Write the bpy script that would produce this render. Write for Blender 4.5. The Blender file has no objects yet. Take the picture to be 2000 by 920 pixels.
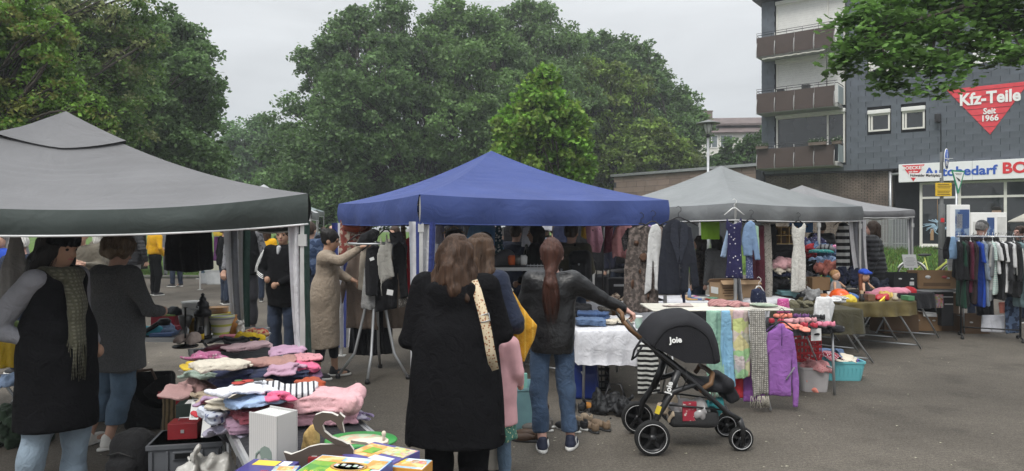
import bpy, bmesh, math, random
import numpy as np
from mathutils import Vector, Matrix
# ---- camera, sky, sun, exposure
SC = bpy.context.scene
COL = SC.collection
random.seed(7)
RNG = np.random.default_rng(7)
R = math.radians
CAMZ, FPX, CX, HY = 1.75,1350.0,1000.0,442.0
cam = bpy.data.cameras.new('camera')
cam.sensor_width = 36.0
cam.lens = 36.0 * FPX / 2000.0
cam.shift_y = -(460.0 - HY) / 2000.0
cam.clip_start, cam.clip_end = 0.05,2000
camo = bpy.data.objects.new('camera', cam)
COL.objects.link(camo)
camo.location = (0,0, CAMZ)
camo.rotation_euler = (R(90),0,0)
SC.camera = camo
SUN_EL, SUN_AZ = R(52), R(205)
world = bpy.data.worlds.new('World')
SC.world = world
world.use_nodes = True
wn, wl = world.node_tree.nodes, world.node_tree.links
wn.clear()
w_out = wn.new('ShaderNodeOutputWorld')
w_bg = wn.new('ShaderNodeBackground')
w_bg.inputs['Strength'].default_value = 0.1
w_sky = wn.new('ShaderNodeTexSky')
w_sky.sky_type = 'NISHITA'
w_sky.sun_disc = False
w_sky.sun_elevation = SUN_EL
w_sky.sun_rotation = SUN_AZ
w_tc = wn.new('ShaderNodeTexCoord')
w_sep = wn.new('ShaderNodeSeparateXYZ')
wl.new(w_tc.outputs['Generated'], w_sep.inputs[0])
w_ramp = wn.new('ShaderNodeMapRange')            # overcast sky: the zenith is about 2-3x as bright as the horizon
w_ramp.inputs['From Min'].default_value = 0.0
w_ramp.inputs['From Max'].default_value = 1.0
w_ramp.inputs['To Min'].default_value = 4.75
w_ramp.inputs['To Max'].default_value = 19.0
w_pw = wn.new('ShaderNodeMath'); w_pw.operation = 'POWER'; w_pw.inputs[1].default_value = 2.0; w_pw.use_clamp = True
wl.new(w_sep.outputs['Z'], w_pw.inputs[0]); wl.new(w_pw.outputs[0], w_ramp.inputs['Value'])
w_map = wn.new('ShaderNodeMapping')
w_map.inputs['Scale'].default_value = (1.6,1.6,7.0)
wl.new(w_tc.outputs['Generated'], w_map.inputs['Vector'])
w_noise = wn.new('ShaderNodeTexNoise')
w_noise.inputs['Scale'].default_value = 1.5
w_noise.inputs['Detail'].default_value = 6.0
w_noise.inputs['Roughness'].default_value = 0.55
w_noise.inputs['Distortion'].default_value = 0.6
wl.new(w_map.outputs[0], w_noise.inputs['Vector'])
w_cl = wn.new('ShaderNodeMapRange')
w_cl.inputs['From Min'].default_value = 0.3
w_cl.inputs['From Max'].default_value = 0.7
w_cl.inputs['To Min'].default_value = 0.84
w_cl.inputs['To Max'].default_value = 1.13
wl.new(w_noise.outputs['Fac'], w_cl.inputs['Value'])
w_mul = wn.new('ShaderNodeMath'); w_mul.operation = 'MULTIPLY'
wl.new(w_ramp.outputs[0], w_mul.inputs[0]); wl.new(w_cl.outputs[0], w_mul.inputs[1])
w_tint = wn.new('ShaderNodeVectorMath'); w_tint.operation = 'SCALE'
w_tint.inputs[0].default_value = (0.975,1.0,1.02)
wl.new(w_mul.outputs[0], w_tint.inputs['Scale'])
w_mix = wn.new('ShaderNodeMix'); w_mix.data_type = 'RGBA'
w_mix.inputs['Factor'].default_value = 0.95
wl.new(w_sky.outputs[0], w_mix.inputs['A']); wl.new(w_tint.outputs[0], w_mix.inputs['B'])
wl.new(w_mix.outputs['Result'], w_bg.inputs['Color'])
wl.new(w_bg.outputs[0], w_out.inputs['Surface'])
sun = bpy.data.lights.new('sun', 'SUN')
sun.energy, sun.angle, sun.color = 1.5, R(20),(1.0,0.965,0.91)
suno = bpy.data.objects.new('sun', sun)
COL.objects.link(suno)
suno.rotation_euler = (R(90) - SUN_EL, 0, R(180) - SUN_AZ)
suno.location = (0,0,30)
SC.view_settings.view_transform = 'Standard'
SC.view_settings.look = 'None'
SC.view_settings.gamma = 1.0
SC.view_settings.exposure = 0.52
SC.cycles.max_bounces = 6
SC.cycles.diffuse_bounces = 4
SC.cycles.glossy_bounces = 2
SC.cycles.transmission_bounces = 4
SC.cycles.transparent_max_bounces = 4
def PX(px, py, Y): return Vector(((px - CX) * Y / FPX, Y, CAMZ + (HY - py) * Y / FPX))
def GR(px, py, z=0.0):
 Y = FPX * (CAMZ - z) / (py - HY)
 return Vector(((px - CX) * Y / FPX, Y, z))
# ---- materials
MATS = {}
def srgb(c):
 if isinstance(c, str):
  c = [int(c[i:i + 2], 16) / 255 for i in (0,2,4)]
  return tuple(x / 12.92 if x <= 0.04045 else ((x + 0.055) / 1.055) ** 2.4 for x in c)
 return tuple(c)
def mat(name, col, rough=0.75, metal=0.0, var=0.18, scale=6.0, bump=0.0, bscale=60.0, spec=0.35, pat=None, col2=None, pscale=10.0,
  axis='X', thr=0.5, sheen=0.0, trans=0.0, rnd=0.0, attr=None, vec='Object', emit=0.0, coat=0.0, wrinkle=0.0):
 """procedural material: base colour with noise variation, optional pattern with a second colour, optional bump"""
 if name in MATS: return MATS[name]
 m = bpy.data.materials.new(name); m.use_nodes = True; MATS[name] = m
 n, l = m.node_tree.nodes, m.node_tree.links
 n.clear()
 out = n.new('ShaderNodeOutputMaterial'); b = n.new('ShaderNodeBsdfPrincipled')
 l.new(b.outputs[0], out.inputs[0])
 col = srgb(col)
 tc = n.new('ShaderNodeTexCoord')
 v = tc.outputs[vec]
 nz = n.new('ShaderNodeTexNoise'); nz.inputs['Scale'].default_value = scale; nz.inputs['Detail'].default_value = 5
 l.new(v, nz.inputs['Vector'])
 base = None
 if pat:
  c2 = srgb(col2)
  mx = n.new('ShaderNodeMix'); mx.data_type = 'RGBA'
  ca, cb_ = (c2, col) if pat == 'spots' else (col, c2)
  mx.inputs['A'].default_value = (*ca, 1); mx.inputs['B'].default_value = (*cb_, 1)
  if pat in ('stripe', 'rings'):
   w = n.new('ShaderNodeTexWave'); w.wave_type = 'BANDS'; w.bands_direction = axis
   w.inputs['Scale'].default_value = pscale; w.inputs['Distortion'].default_value = 0.0
   l.new(v, w.inputs['Vector']); f = w.outputs['Fac']
  elif pat == 'check':
   f = None
   for ax in ('X', 'Z') if axis != 'XY' else ('X', 'Y'):
    w = n.new('ShaderNodeTexWave'); w.wave_type = 'BANDS'; w.bands_direction = ax
    w.inputs['Scale'].default_value = pscale
    l.new(v, w.inputs['Vector'])
    if f is None: f = w.outputs['Fac']
    else:
     a = n.new('ShaderNodeMath'); a.operation = 'MULTIPLY'
     l.new(f, a.inputs[0]); l.new(w.outputs['Fac'], a.inputs[1])
     f = a.outputs[0]
  elif pat == 'spots':
   w = n.new('ShaderNodeTexVoronoi'); w.inputs['Scale'].default_value = pscale
   l.new(v, w.inputs['Vector']); f = w.outputs['Distance']
  elif pat == 'blotch':
   w = n.new('ShaderNodeTexNoise'); w.inputs['Scale'].default_value = pscale; w.inputs['Detail'].default_value = 3
   l.new(v, w.inputs['Vector']); f = w.outputs['Fac']
  if pat == 'patch':
   w = n.new('ShaderNodeTexVoronoi'); w.inputs['Scale'].default_value = pscale
   l.new(v, w.inputs['Vector'])
   hs = n.new('ShaderNodeHueSaturation'); hs.inputs['Saturation'].default_value = 0.85; hs.inputs['Value'].default_value = 0.8
   l.new(w.outputs['Color'], hs.inputs['Color'])
   l.new(hs.outputs[0], mx.inputs['B']); mx.inputs['Factor'].default_value = thr
  else:
   g = n.new('ShaderNodeMapRange'); g.inputs['From Min'].default_value = thr - 0.03; g.inputs['From Max'].default_value = thr + 0.03
   l.new(f, g.inputs['Value']); l.new(g.outputs[0], mx.inputs['Factor'])
  base = mx.outputs['Result']
 vr = n.new('ShaderNodeMapRange')
 vr.inputs['From Min'].default_value = 0.25; vr.inputs['From Max'].default_value = 0.75
 vr.inputs['To Min'].default_value = 1 - var; vr.inputs['To Max'].default_value = 1 + var
 l.new(nz.outputs['Fac'], vr.inputs['Value'])
 fac = vr.outputs[0]
 if rnd:
  oi = n.new('ShaderNodeObjectInfo')
  rr = n.new('ShaderNodeMapRange'); rr.inputs['To Min'].default_value = 1 - rnd; rr.inputs['To Max'].default_value = 1 + rnd
  l.new(oi.outputs['Random'], rr.inputs['Value'])
  mm = n.new('ShaderNodeMath'); mm.operation = 'MULTIPLY'
  l.new(fac, mm.inputs[0]); l.new(rr.outputs[0], mm.inputs[1]); fac = mm.outputs[0]
 sc = n.new('ShaderNodeVectorMath'); sc.operation = 'SCALE'
 if base is not None: l.new(base, sc.inputs[0])
 elif attr:
  at = n.new('ShaderNodeAttribute'); at.attribute_name = attr
  l.new(at.outputs['Color'], sc.inputs[0])
 else: sc.inputs[0].default_value = col
 l.new(fac, sc.inputs['Scale'])
 l.new(sc.outputs[0], b.inputs['Base Color'])
 b.inputs['Roughness'].default_value = rough
 b.inputs['Metallic'].default_value = metal
 b.inputs['Specular IOR Level'].default_value = spec
 if sheen:
  b.inputs['Sheen Weight'].default_value = sheen; b.inputs['Sheen Roughness'].default_value = 0.6
 if coat: b.inputs['Coat Weight'].default_value = coat
 if bump:
  bn = n.new('ShaderNodeTexNoise'); bn.inputs['Scale'].default_value = bscale; bn.inputs['Detail'].default_value = 4
  l.new(v, bn.inputs['Vector'])
  bp = n.new('ShaderNodeBump'); bp.inputs['Strength'].default_value = bump; bp.inputs['Distance'].default_value = 0.01
  l.new(bn.outputs['Fac'], bp.inputs['Height']); l.new(bp.outputs[0], b.inputs['Normal'])
  if wrinkle:
   wn_ = n.new('ShaderNodeTexNoise'); wn_.inputs['Scale'].default_value = wrinkle; wn_.inputs['Detail'].default_value = 3; wn_.inputs['Distortion'].default_value = 1.4
   l.new(v, wn_.inputs['Vector'])
   b2 = n.new('ShaderNodeBump'); b2.inputs['Strength'].default_value = 0.55; b2.inputs['Distance'].default_value = 0.03
   l.new(wn_.outputs['Fac'], b2.inputs['Height']); l.new(bp.outputs[0], b2.inputs['Normal']); l.new(b2.outputs[0], b.inputs['Normal'])
 if trans:
  tr = n.new('ShaderNodeBsdfTranslucent'); l.new(sc.outputs[0], tr.inputs['Color'])
  ms = n.new('ShaderNodeMixShader'); ms.inputs[0].default_value = trans
  l.new(b.outputs[0], ms.inputs[1]); l.new(tr.outputs[0], ms.inputs[2]); l.new(ms.outputs[0], out.inputs[0])
 return m
def cloth(name, col, **k):
 k.setdefault('rough', 0.9); k.setdefault('spec', 0.15); k.setdefault('bump', 0.35); k.setdefault('bscale', 90.0)
 k.setdefault('wrinkle', 11.0); k.setdefault('var', 0.12); k.setdefault('scale', 9.0); k.setdefault('sheen', 0.06)
 return mat(name, col, **k)
# ---- object helpers
def tag(o, label=None, cat=None, group=None, kind=None):
 if label: o['label'] = label
 if cat: o['category'] = cat
 if group: o['group'] = group
 if kind: o['kind'] = kind
 return o
def link(name, me, parent=None, loc=None, rz=0.0):
 o = bpy.data.objects.new(name, me); COL.objects.link(o)
 if parent is not None: o.parent = parent
 if loc is not None: o.location = loc
 if rz: o.rotation_euler = (0,0, rz)
 return o
def empty(name, label, cat, loc=(0,0,0), rz=0.0, group=None):
 o = link(name, None, None, loc, rz); o.empty_display_size = 0.2
 return tag(o, label, cat, group)
class MB:
 """collects geometry; build() links it as one mesh object"""
 def __init__(self): self.v, self.f, self.mi, self.mats = [], [], [], []; self.cur = 0; self.sm = []
 def use(self, m):
  if m not in self.mats: self.mats.append(m)
  self.cur = self.mats.index(m); return self
 def add(self, vs, fs, smooth=False):
  o = len(self.v); self.v += [tuple(p) for p in vs]
  for f in fs: self.f.append([i + o for i in f]); self.mi.append(self.cur); self.sm.append(smooth)
  return self
 def box(self, c, s, rz=0.0, M=None, taper=1.0):
  hx, hy, hz = s[0] / 2, s[1] / 2, s[2] / 2
  p = [Vector((x * (taper if z < 0 else 1), y * (taper if z < 0 else 1), z)) for z in (-hz, hz) for x, y in ((-hx, -hy),(hx, -hy),(hx, hy),(-hx, hy))]
  if M is None: M = Matrix.Rotation(rz, 3, 'Z')
  return self.add([M @ q + Vector(c) for q in p], [(3,2,1,0),(4,5,6,7),(0,1,5,4),(1,2,6,5),(2,3,7,6),(3,0,4,7)])
 def bar(self, a, b, w, h=None):
  a, b = Vector(a), Vector(b); d = b - a; L = d.length
  q = d.to_track_quat('Z', 'Y').to_matrix()
  return self.box((a + b) / 2,(w, h or w, L), M=q)
 def tube(self, pts, r, n=8, caps=True, closed=False):
  pts = [Vector(p) for p in pts]; m = len(pts)
  rs = r if isinstance(r, (list, tuple)) else [r] * m
  vs, fs, ref = [], [], None
  for i, p in enumerate(pts):
   t = (pts[(i + 1) % m] - pts[i - 1]) if closed else (pts[min(i + 1, m - 1)] - pts[max(i - 1,0)])
   t.normalize()
   if ref is None: ref = Vector((0,0,1)) if abs(t.z) < 0.9 else Vector((1,0,0))
   x = t.cross(ref); x.normalize(); y = x.cross(t); ref = y if not closed else ref
   for k in range(n):
    a = 2 * math.pi * k / n; vs.append(p + (x * math.cos(a) + y * math.sin(a)) * rs[i])
  for i in range(m if closed else m - 1):
   for k in range(n):
    a, b = i * n + k, i * n + (k + 1) % n; j = ((i + 1) % m) * n
    fs.append((a, b, j + (k + 1) % n, j + k))
  if caps and not closed: fs += [tuple(range(n))[::-1], tuple((m - 1) * n + k for k in range(n))]
  return self.add(vs, [f[::-1] for f in fs], True)
 def lathe(self, prof, c=(0,0,0), n=20, sx=1.0, sy=1.0):
  vs, fs = [], []
  for r, z in prof:
   for k in range(n):
    a = 2 * math.pi * k / n; vs.append((c[0] + r * sx * math.cos(a), c[1] + r * sy * math.sin(a), c[2] + z))
  for i in range(len(prof) - 1):
   for k in range(n): fs.append((i * n + k, i * n + (k + 1) % n, (i + 1) * n + (k + 1) % n, (i + 1) * n + k))
  if prof[0][0] > 1e-4: fs.append(tuple(range(n))[::-1])
  if prof[-1][0] > 1e-4: fs.append(tuple((len(prof) - 1) * n + k for k in range(n)))
  return self.add(vs, fs, True)
 def prism(self, poly, y0, y1):
  """outline in x,z pulled along y"""
  n = len(poly); vs = [(x, y0, z) for x, z in poly] + [(x, y1, z) for x, z in poly]
  return self.add(vs, [tuple(range(n)), tuple(range(n, 2 * n))[::-1]] + [((i + 1) % n, i, i + n, (i + 1) % n + n) for i in range(n)])
 def mesh(self, name, m=None, bevel=0.0):
  me = bpy.data.meshes.new(name); me.from_pydata(self.v, [], self.f)
  ms = self.mats or [m]
  for q in ms: me.materials.append(q)
  if self.mats: me.polygons.foreach_set('material_index', self.mi)
  me.polygons.foreach_set('use_smooth', self.sm)
  if bevel or True:
   bm = bmesh.new(); bm.from_mesh(me)
   bmesh.ops.recalc_face_normals(bm, faces=bm.faces)
   if bevel: bmesh.ops.bevel(bm, geom=[e for e in bm.edges if len(e.link_faces) == 2 and e.calc_face_angle(0) > 0.6], offset=bevel, segments=2, affect='EDGES', profile=0.6)
   bm.to_mesh(me); bm.free()
  return me
 def build(self, name, m=None, parent=None, loc=None, rz=0.0, bevel=0.0):
  return link(name, self.mesh(name, m, bevel), parent, loc, rz)
def np_mesh(name, V, F, m, smooth=True, attr=None):
 """V (n,3), F (k,3|4) arrays -> mesh, quickly"""
 V = np.asarray(V, np.float32); F = np.asarray(F, np.int32)
 me = bpy.data.meshes.new(name); k = F.shape[1]
 me.vertices.add(len(V)); me.vertices.foreach_set('co', V.ravel())
 me.loops.add(F.size); me.loops.foreach_set('vertex_index', F.ravel())
 me.polygons.add(len(F)); me.polygons.foreach_set('loop_start', np.arange(0, F.size, k, dtype=np.int32))
 me.polygons.foreach_set('loop_total', np.full(len(F), k, np.int32))
 me.polygons.foreach_set('use_smooth', np.full(len(F), smooth))
 if attr is not None:
  a = me.color_attributes.new('tone', 'FLOAT_COLOR', 'POINT')
  a.data.foreach_set('color', np.concatenate([attr, np.ones((len(attr),1))], 1).astype(np.float32).ravel())
 me.update(calc_edges=True); me.materials.append(m); me.validate()
 return me
def copy_tree(o, parent=None):
 c = o.copy(); COL.objects.link(c)
 if parent is not None: c.parent = parent
 for ch in [x for x in o.children]: copy_tree(ch, c)
 return c
def text(name, s, size, m, parent, loc, rot, depth=0.004, bold=0.0, align='CENTER', sx=1.0, sp=1.0):
 cu = bpy.data.curves.new(name, 'FONT'); cu.body = s; cu.size = size; cu.extrude = depth; cu.offset = bold
 cu.align_x = align; cu.align_y = 'CENTER'; cu.resolution_u = 3; cu.space_line = 0.95; cu.space_character = sp
 t = bpy.data.objects.new(name, cu); COL.objects.link(t)
 me = bpy.data.meshes.new_from_object(t.evaluated_get(bpy.context.evaluated_depsgraph_get()))
 bpy.data.objects.remove(t); bpy.data.curves.remove(cu)
 me.materials.clear(); me.materials.append(m)
 o = link(name, me, parent, loc); o.rotation_euler = rot; o.scale = (sx, 1,1)
 return o
# ---- implicit surfaces (smooth unions turned into quads)
def surf_nets(F, org, res):
 S = F < 0
 nx, ny, nz = F.shape
 c = [(i, j, k) for i in (0,1) for j in (0,1) for k in (0,1)]
 cnt = np.zeros((nx - 1, ny - 1, nz - 1), np.int8)
 for i, j, k in c: cnt += S[i:nx - 1 + i, j:ny - 1 + j, k:nz - 1 + k]
 act = (cnt > 0) & (cnt < 8)
 I = np.argwhere(act)
 if len(I) == 0: return np.zeros((0,3)), np.zeros((0,4), int)
 vid = np.full(cnt.shape, -1, np.int32); vid[act] = np.arange(len(I))
 acc = np.zeros((len(I),3)); num = np.zeros(len(I))
 for a in c:
  for ax in range(3):
   if a[ax]: continue
   b = list(a); b[ax] = 1
   fa = F[I[:, 0] + a[0], I[:, 1] + a[1], I[:, 2] + a[2]]; fb = F[I[:, 0] + b[0], I[:, 1] + b[1], I[:, 2] + b[2]]
   x = (fa < 0) != (fb < 0); t = np.where(x, fa / np.where(x, fa - fb, 1),0)
   p = np.tile(np.array(a, float),(len(I),1)); p[:, ax] = t
   acc[x] += p[x]; num[x] += 1
 V = (I + acc / num[:, None]) * res + org
 Q = []
 for ax in range(3):
  sl0 = [slice(1,-1)] * 3; sl0[ax] = slice(0,-1); sl1 = [slice(1,-1)] * 3; sl1[ax] = slice(1, None)
  A, B = S[tuple(sl0)], S[tuple(sl1)]
  E = np.argwhere(A != B)
  if not len(E): continue
  s = A[E[:, 0], E[:, 1], E[:, 2]]
  off = np.ones(3, int); off[ax] = 0; E = E + off
  u, w = (ax + 1) % 3,(ax + 2) % 3
  q = []
  for du, dw in ((-1,-1),(0,-1),(0,0),(-1,0)):
   e = E.copy(); e[:, u] += du; e[:, w] += dw
   q.append(vid[e[:, 0], e[:, 1], e[:, 2]])
  q = np.stack(q, 1); q[~s] = q[~s][:, ::-1]
  Q.append(q)
 return V, np.concatenate(Q)
def vec3(p): return np.array(p, float)
def cone(a, b, ra, rb, k=0.02, sy=1.0, op='u'):
 a, b = vec3(a), vec3(b)
 m = max(ra, rb) * max(1.0,1.0)
 def f(x, y, z):
  X, Y, Z = x - a[0], (y - a[1]) * sy, z - a[2]; d = (b - a) * np.array([1, sy, 1])
  t = np.clip((X * d[0] + Y * d[1] + Z * d[2]) / max(d @ d, 1e-9),0,1)
  return (np.sqrt((X - t * d[0]) ** 2 + (Y - t * d[1]) ** 2 + (Z - t * d[2]) ** 2) - (ra + (rb - ra) * t)) / max(sy, 1.0)
 return (f, np.minimum(a, b) - m, np.maximum(a, b) + m, k, op)
def ell(c, r, k=0.02, M=None, op='u'):
 c, r = vec3(c), vec3(r); m = max(r) if M is not None else r
 Mi = None if M is None else np.array(M).T
 def f(x, y, z):
  X, Y, Z = x - c[0], y - c[1], z - c[2]
  if Mi is not None: X, Y, Z = (Mi[i][0] * X + Mi[i][1] * Y + Mi[i][2] * Z for i in range(3))
  k0 = np.sqrt((X / r[0]) ** 2 + (Y / r[1]) ** 2 + (Z / r[2]) ** 2)
  k1 = np.sqrt((X / r[0] ** 2) ** 2 + (Y / r[1] ** 2) ** 2 + (Z / r[2] ** 2) ** 2) + 1e-9
  return k0 * (k0 - 1) / k1
 return (f, c - m, c + m, k, op)
def rbox(c, h, rad=0.01, k=0.01, M=None, op='u'):
 c, h = vec3(c), vec3(h); m = np.linalg.norm(h) if M is not None else h
 Mi = None if M is None else np.array(M).T
 def f(x, y, z):
  X, Y, Z = x - c[0], y - c[1], z - c[2]
  if Mi is not None: X, Y, Z = (Mi[i][0] * X + Mi[i][1] * Y + Mi[i][2] * Z for i in range(3))
  q = [np.abs(X) - h[0] + rad, np.abs(Y) - h[1] + rad, np.abs(Z) - h[2] + rad]
  return np.sqrt(sum(np.maximum(t, 0) ** 2 for t in q)) + np.minimum(np.maximum(q[0], np.maximum(q[1], q[2])),0) - rad
 return (f, c - m, c + m, k, op)
def below(zc):      # cut away everything under z = zc (a hem)
 return (lambda x, y, z: zc - z + 0 * x + 0 * y, None, None, 0, 'i')
def flat(poly, t, yfun=None, rad=0.008):
 """cloth hanging in the x,z plane: outline poly, half thickness t, centre line y = yfun(x, z)"""
 P = np.array(poly, float); n = len(P)
 def f(x, y, z):
  X, Z = np.broadcast_arrays(x[:, 0, :], z[:, 0, :]) if x.ndim == 3 else (x, z)
  d = np.full(X.shape, 1e9); s = np.ones(X.shape)
  j = n - 1
  for i in range(n):
   e = P[j] - P[i]; wx, wz = X - P[i][0], Z - P[i][1]
   tt = np.clip((wx * e[0] + wz * e[1]) / max(e @ e, 1e-12),0,1)
   d = np.minimum(d, (wx - e[0] * tt) ** 2 + (wz - e[1] * tt) ** 2)
   c1, c2, c3 = Z >= P[i][1], Z < P[j][1], e[0] * wz > e[1] * wx
   fl = (c1 & c2 & c3) | (~c1 & ~c2 & ~c3)
   s = np.where(fl, -s, s); j = i
  d2 = s * np.sqrt(d)
  yc = yfun(X, Z) if yfun else 0.0 * X
  tf = t * np.clip(0.35 + np.sqrt(np.clip(-d2 / 0.06,0,1)) * 0.65,0.2,1)
  ay = np.abs(y - yc[:, None, :]) - tf[:, None, :] + rad
  a = d2[:, None, :] + rad
  return np.sqrt(np.maximum(a, 0) ** 2 + np.maximum(ay, 0) ** 2) + np.minimum(np.maximum(a, ay),0) - rad
 lo = np.array([P[:, 0].min(),-t - 0.09, P[:, 1].min()]); hi = np.array([P[:, 0].max(), t + 0.09, P[:, 1].max()])
 return (f, lo, hi, 0.0, 'u')
def wob(seed, n=5):
 r = np.random.default_rng(seed)
 d = r.normal(size=(n, 3)); d /= np.linalg.norm(d, axis=1)[:, None]; ph = r.uniform(0,6.28, n); fr = r.uniform(0.7,1.6, n)
 def f(x, y, z, s=1.0, ax=(1,1,1)):
  o = 0.0
  for i in range(n): o = o + np.sin((d[i, 0] * x * ax[0] + d[i, 1] * y * ax[1] + d[i, 2] * z * ax[2]) * s * fr[i] + ph[i])
  return o / n ** 0.5
 return f
def folds(amp, s=22.0, ax=(1,1,0.35), seed=1, ridge=0.5):
 w1, w2 = wob(seed), wob(seed + 77)
 def f(x, y, z):
  a = w1(x, y, z, s, ax)
  q = w2(x + 0.02 * a, y, z + 0.02 * a, s * 0.8,(1,1,1))
  return amp * (0.6 * a + ridge * (1 - 2 * np.abs(np.sin(q * 1.3))) * 0.7)
 return f
def sdf_arrays(prims, res, disp=None):
 bb = [p for p in prims if p[1] is not None and p[4] == 'u']
 lo = np.min([p[1] for p in bb], 0) - 4 * res - (0.03 if disp else 0); hi = np.max([p[2] for p in bb], 0) + 4 * res + (0.03 if disp else 0)
 ax = [np.arange(lo[i], hi[i] + res, res) for i in range(3)]
 F = np.full([len(a) for a in ax], 0.3)
 for f, a, b, k, op in prims:
  if a is None: sl = tuple(slice(0, None) for _ in ax)
  else:
   pad = k + 3 * res + (0.03 if disp else 0.0)
   sl = tuple(slice(max(0, int((a[i] - pad - lo[i]) / res)), max(1, int((b[i] + pad - lo[i]) / res) + 2)) for i in range(3))
  x, y, z = ax[0][sl[0]][:, None, None], ax[1][sl[1]][None, :, None], ax[2][sl[2]][None, None, :]
  d = f(x, y, z); G = F[sl]
  if op == 'u':
   if k > 0:
    h = np.clip(0.5 + 0.5 * (G - d) / k, 0,1); F[sl] = G + (d - G) * h - k * h * (1 - h)
   else: F[sl] = np.minimum(G, d)
  elif op == 's': F[sl] = np.maximum(G, -d)
  else: F[sl] = np.maximum(G, d)
 if disp:
  x, y, z = ax[0][:, None, None], ax[1][None, :, None], ax[2][None, None, :]
  F = F + disp(x, y, z)
 F[[0,-1]] = 0.3; F[:, [0,-1]] = 0.3; F[:, :, [0,-1]] = 0.3
 return surf_nets(F, lo, res)
def sdf(name, prims, res, m, parent=None, disp=None, loc=None, rz=0.0):
 V, Q = sdf_arrays(prims, res, disp)
 return link(name, np_mesh(name, V, Q, m), parent, loc, rz)
def rotm(x=0, y=0, z=0):
 return np.array(Matrix.Rotation(z, 3, 'Z') @ Matrix.Rotation(y, 3, 'Y') @ Matrix.Rotation(x, 3, 'X'))
# ---- ground
m_asph = mat('asphalt', (0.100,0.088,0.073), rough=0.92, var=0.22, scale=0.9, bump=0.5, bscale=130, spec=0.25)
def dress_asphalt(m):
 n, l = m.node_tree.nodes, m.node_tree.links
 b = next(x for x in n if x.type == 'BSDF_PRINCIPLED')
 src = b.inputs['Base Color'].links[0].from_socket
 tc = next(x for x in n if x.type == 'TEX_COORD')
 for scl, lo, hi, a0, a1 in ((150,0.32,0.7,0.55,1.6),(45,0.3,0.7,0.74,1.28),(0.23,0.35,0.7,0.8,1.16),(1.9,0.55,0.66,1.0,0.82),(9,0.3,0.7,0.92,1.08)):
  z = n.new('ShaderNodeTexNoise'); z.inputs['Scale'].default_value = scl; z.inputs['Detail'].default_value = 3
  l.new(tc.outputs['Object'], z.inputs['Vector'])
  g = n.new('ShaderNodeMapRange'); g.inputs['From Min'].default_value = lo; g.inputs['From Max'].default_value = hi
  g.inputs['To Min'].default_value = a0; g.inputs['To Max'].default_value = a1
  l.new(z.outputs['Fac'], g.inputs['Value'])
  s = n.new('ShaderNodeVectorMath'); s.operation = 'SCALE'
  l.new(src, s.inputs[0]); l.new(g.outputs[0], s.inputs['Scale']); src = s.outputs[0]
 l.new(src, b.inputs['Base Color'])
dress_asphalt(m_asph)
m_grass = mat('grass', (0.075,0.13,0.025), rough=0.95, var=0.35, scale=1.2, bump=0.9, bscale=40, spec=0.1)
m_kerb = mat('kerb_stone', (0.2,0.19,0.175), var=0.2, scale=5, bump=0.3)
q = MB(); q.add([(-400,-60,0),(400,-60,0),(400,500,0),(-400,500,0)], [(0,1,2,3)])
tag(q.build('ground', m_asph), kind='structure')
BANG = R(-38); F0 = Vector((12.27,34.0,0)); BU = Vector((math.cos(BANG), math.sin(BANG),0)); BI = Vector((-math.sin(BANG), math.cos(BANG),0))
def bpt(s, y, z): return F0 + BU * s + BI * y + Vector((0,0, z))
def bfs(px, py, off=0.0):
 o = F0 + BI * off; k = (px - CX) / FPX
 s = (k * o.y - o.x) / (BU.x - k * BU.y); Y = o.y + BU.y * s
 return s, CAMZ + (HY - py) * Y / FPX
lawn = MB()
lawn.add([(-60,24.5,0.04),(-9.8,23.2,0.04),(-8.6,24.6,0.04),(2,27,0.05),(8,40,0.25),(8,90,1.0),(-60,90,1.0)], [(0,1,2,3,4,5,6)])
tag(lawn.build('lawn', m_grass), kind='structure')
bank = MB()
pr = [(-9.5,0.0),(-8.0,0.3),(-5.5,0.6),(-3.2,0.78),(-0.05,0.80)]
vs = [bpt(s, y, z + (0.004 if i else 0.0)) for s in (-3.0,0,3,6,9,12,18) for i, (y, z) in enumerate(pr)]
fs = [(a * 5 + b, a * 5 + 5 + b, a * 5 + 6 + b, a * 5 + 1 + b) for a in range(6) for b in range(4)]
bank.add(vs, fs, True)
tag(bank.build('grass_bank', m_grass), kind='structure')
def grass_blades(name, pts, h, seed):
 r = np.random.default_rng(seed); n = len(pts); P = np.array(pts)
 a = r.uniform(0,6.28, n); hh = h * r.uniform(0.5,1.3, n); w = 0.018
 dx, dy = np.cos(a) * w, np.sin(a) * w; lx, ly = r.normal(0,0.35, n) * hh, r.normal(0,0.35, n) * hh
 V = np.stack([P + np.stack([-dx, -dy, 0 * a], 1), P + np.stack([dx, dy, 0 * a], 1), P + np.stack([lx, ly, hh], 1)], 1).reshape(-1,3)
 t = np.repeat(np.stack([0.07 + r.uniform(-.03,.05, n),0.14 + r.uniform(-.05,.06, n),0.025 + 0 * a], 1),3,0)
 me = np_mesh(name, V, np.arange(3 * n).reshape(-1,3), mat('grass_blade', (0.08,0.14,0.03), attr='tone', rough=0.7, var=0.1, trans=0.3), False, t)
 return tag(link(name, me), kind='stuff')
gp = []
for i in range(9000):
 s, t = random.uniform(2,11), random.random(); y = -9.4 + 9 * t
 gp.append(bpt(s, y, np.interp(y, [p[0] for p in pr], [p[1] for p in pr])))
grass_blades('bank_grass', gp, 0.16,3)
gp = []
for i in range(7000):
 x, y = random.uniform(-14,-5),24.2 + abs(random.gauss(0,5)); gp.append((x, y, 0.04 + max(0, y - 27) * 0.012))
grass_blades('lawn_grass', gp, 0.09,4)
kb = MB()
for i in range(12):
 x = -9.9 - i * 1.01; kb.box((x - 0.5,23.3 + (i + .5) * 0.026,0.05),(1.0,0.1,0.1), rz=-0.026)
tag(kb.build('kerb', m_kerb, bevel=0.01), kind='structure')
bits = MB()                                                # fallen petals and paper scraps on the tarmac
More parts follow.
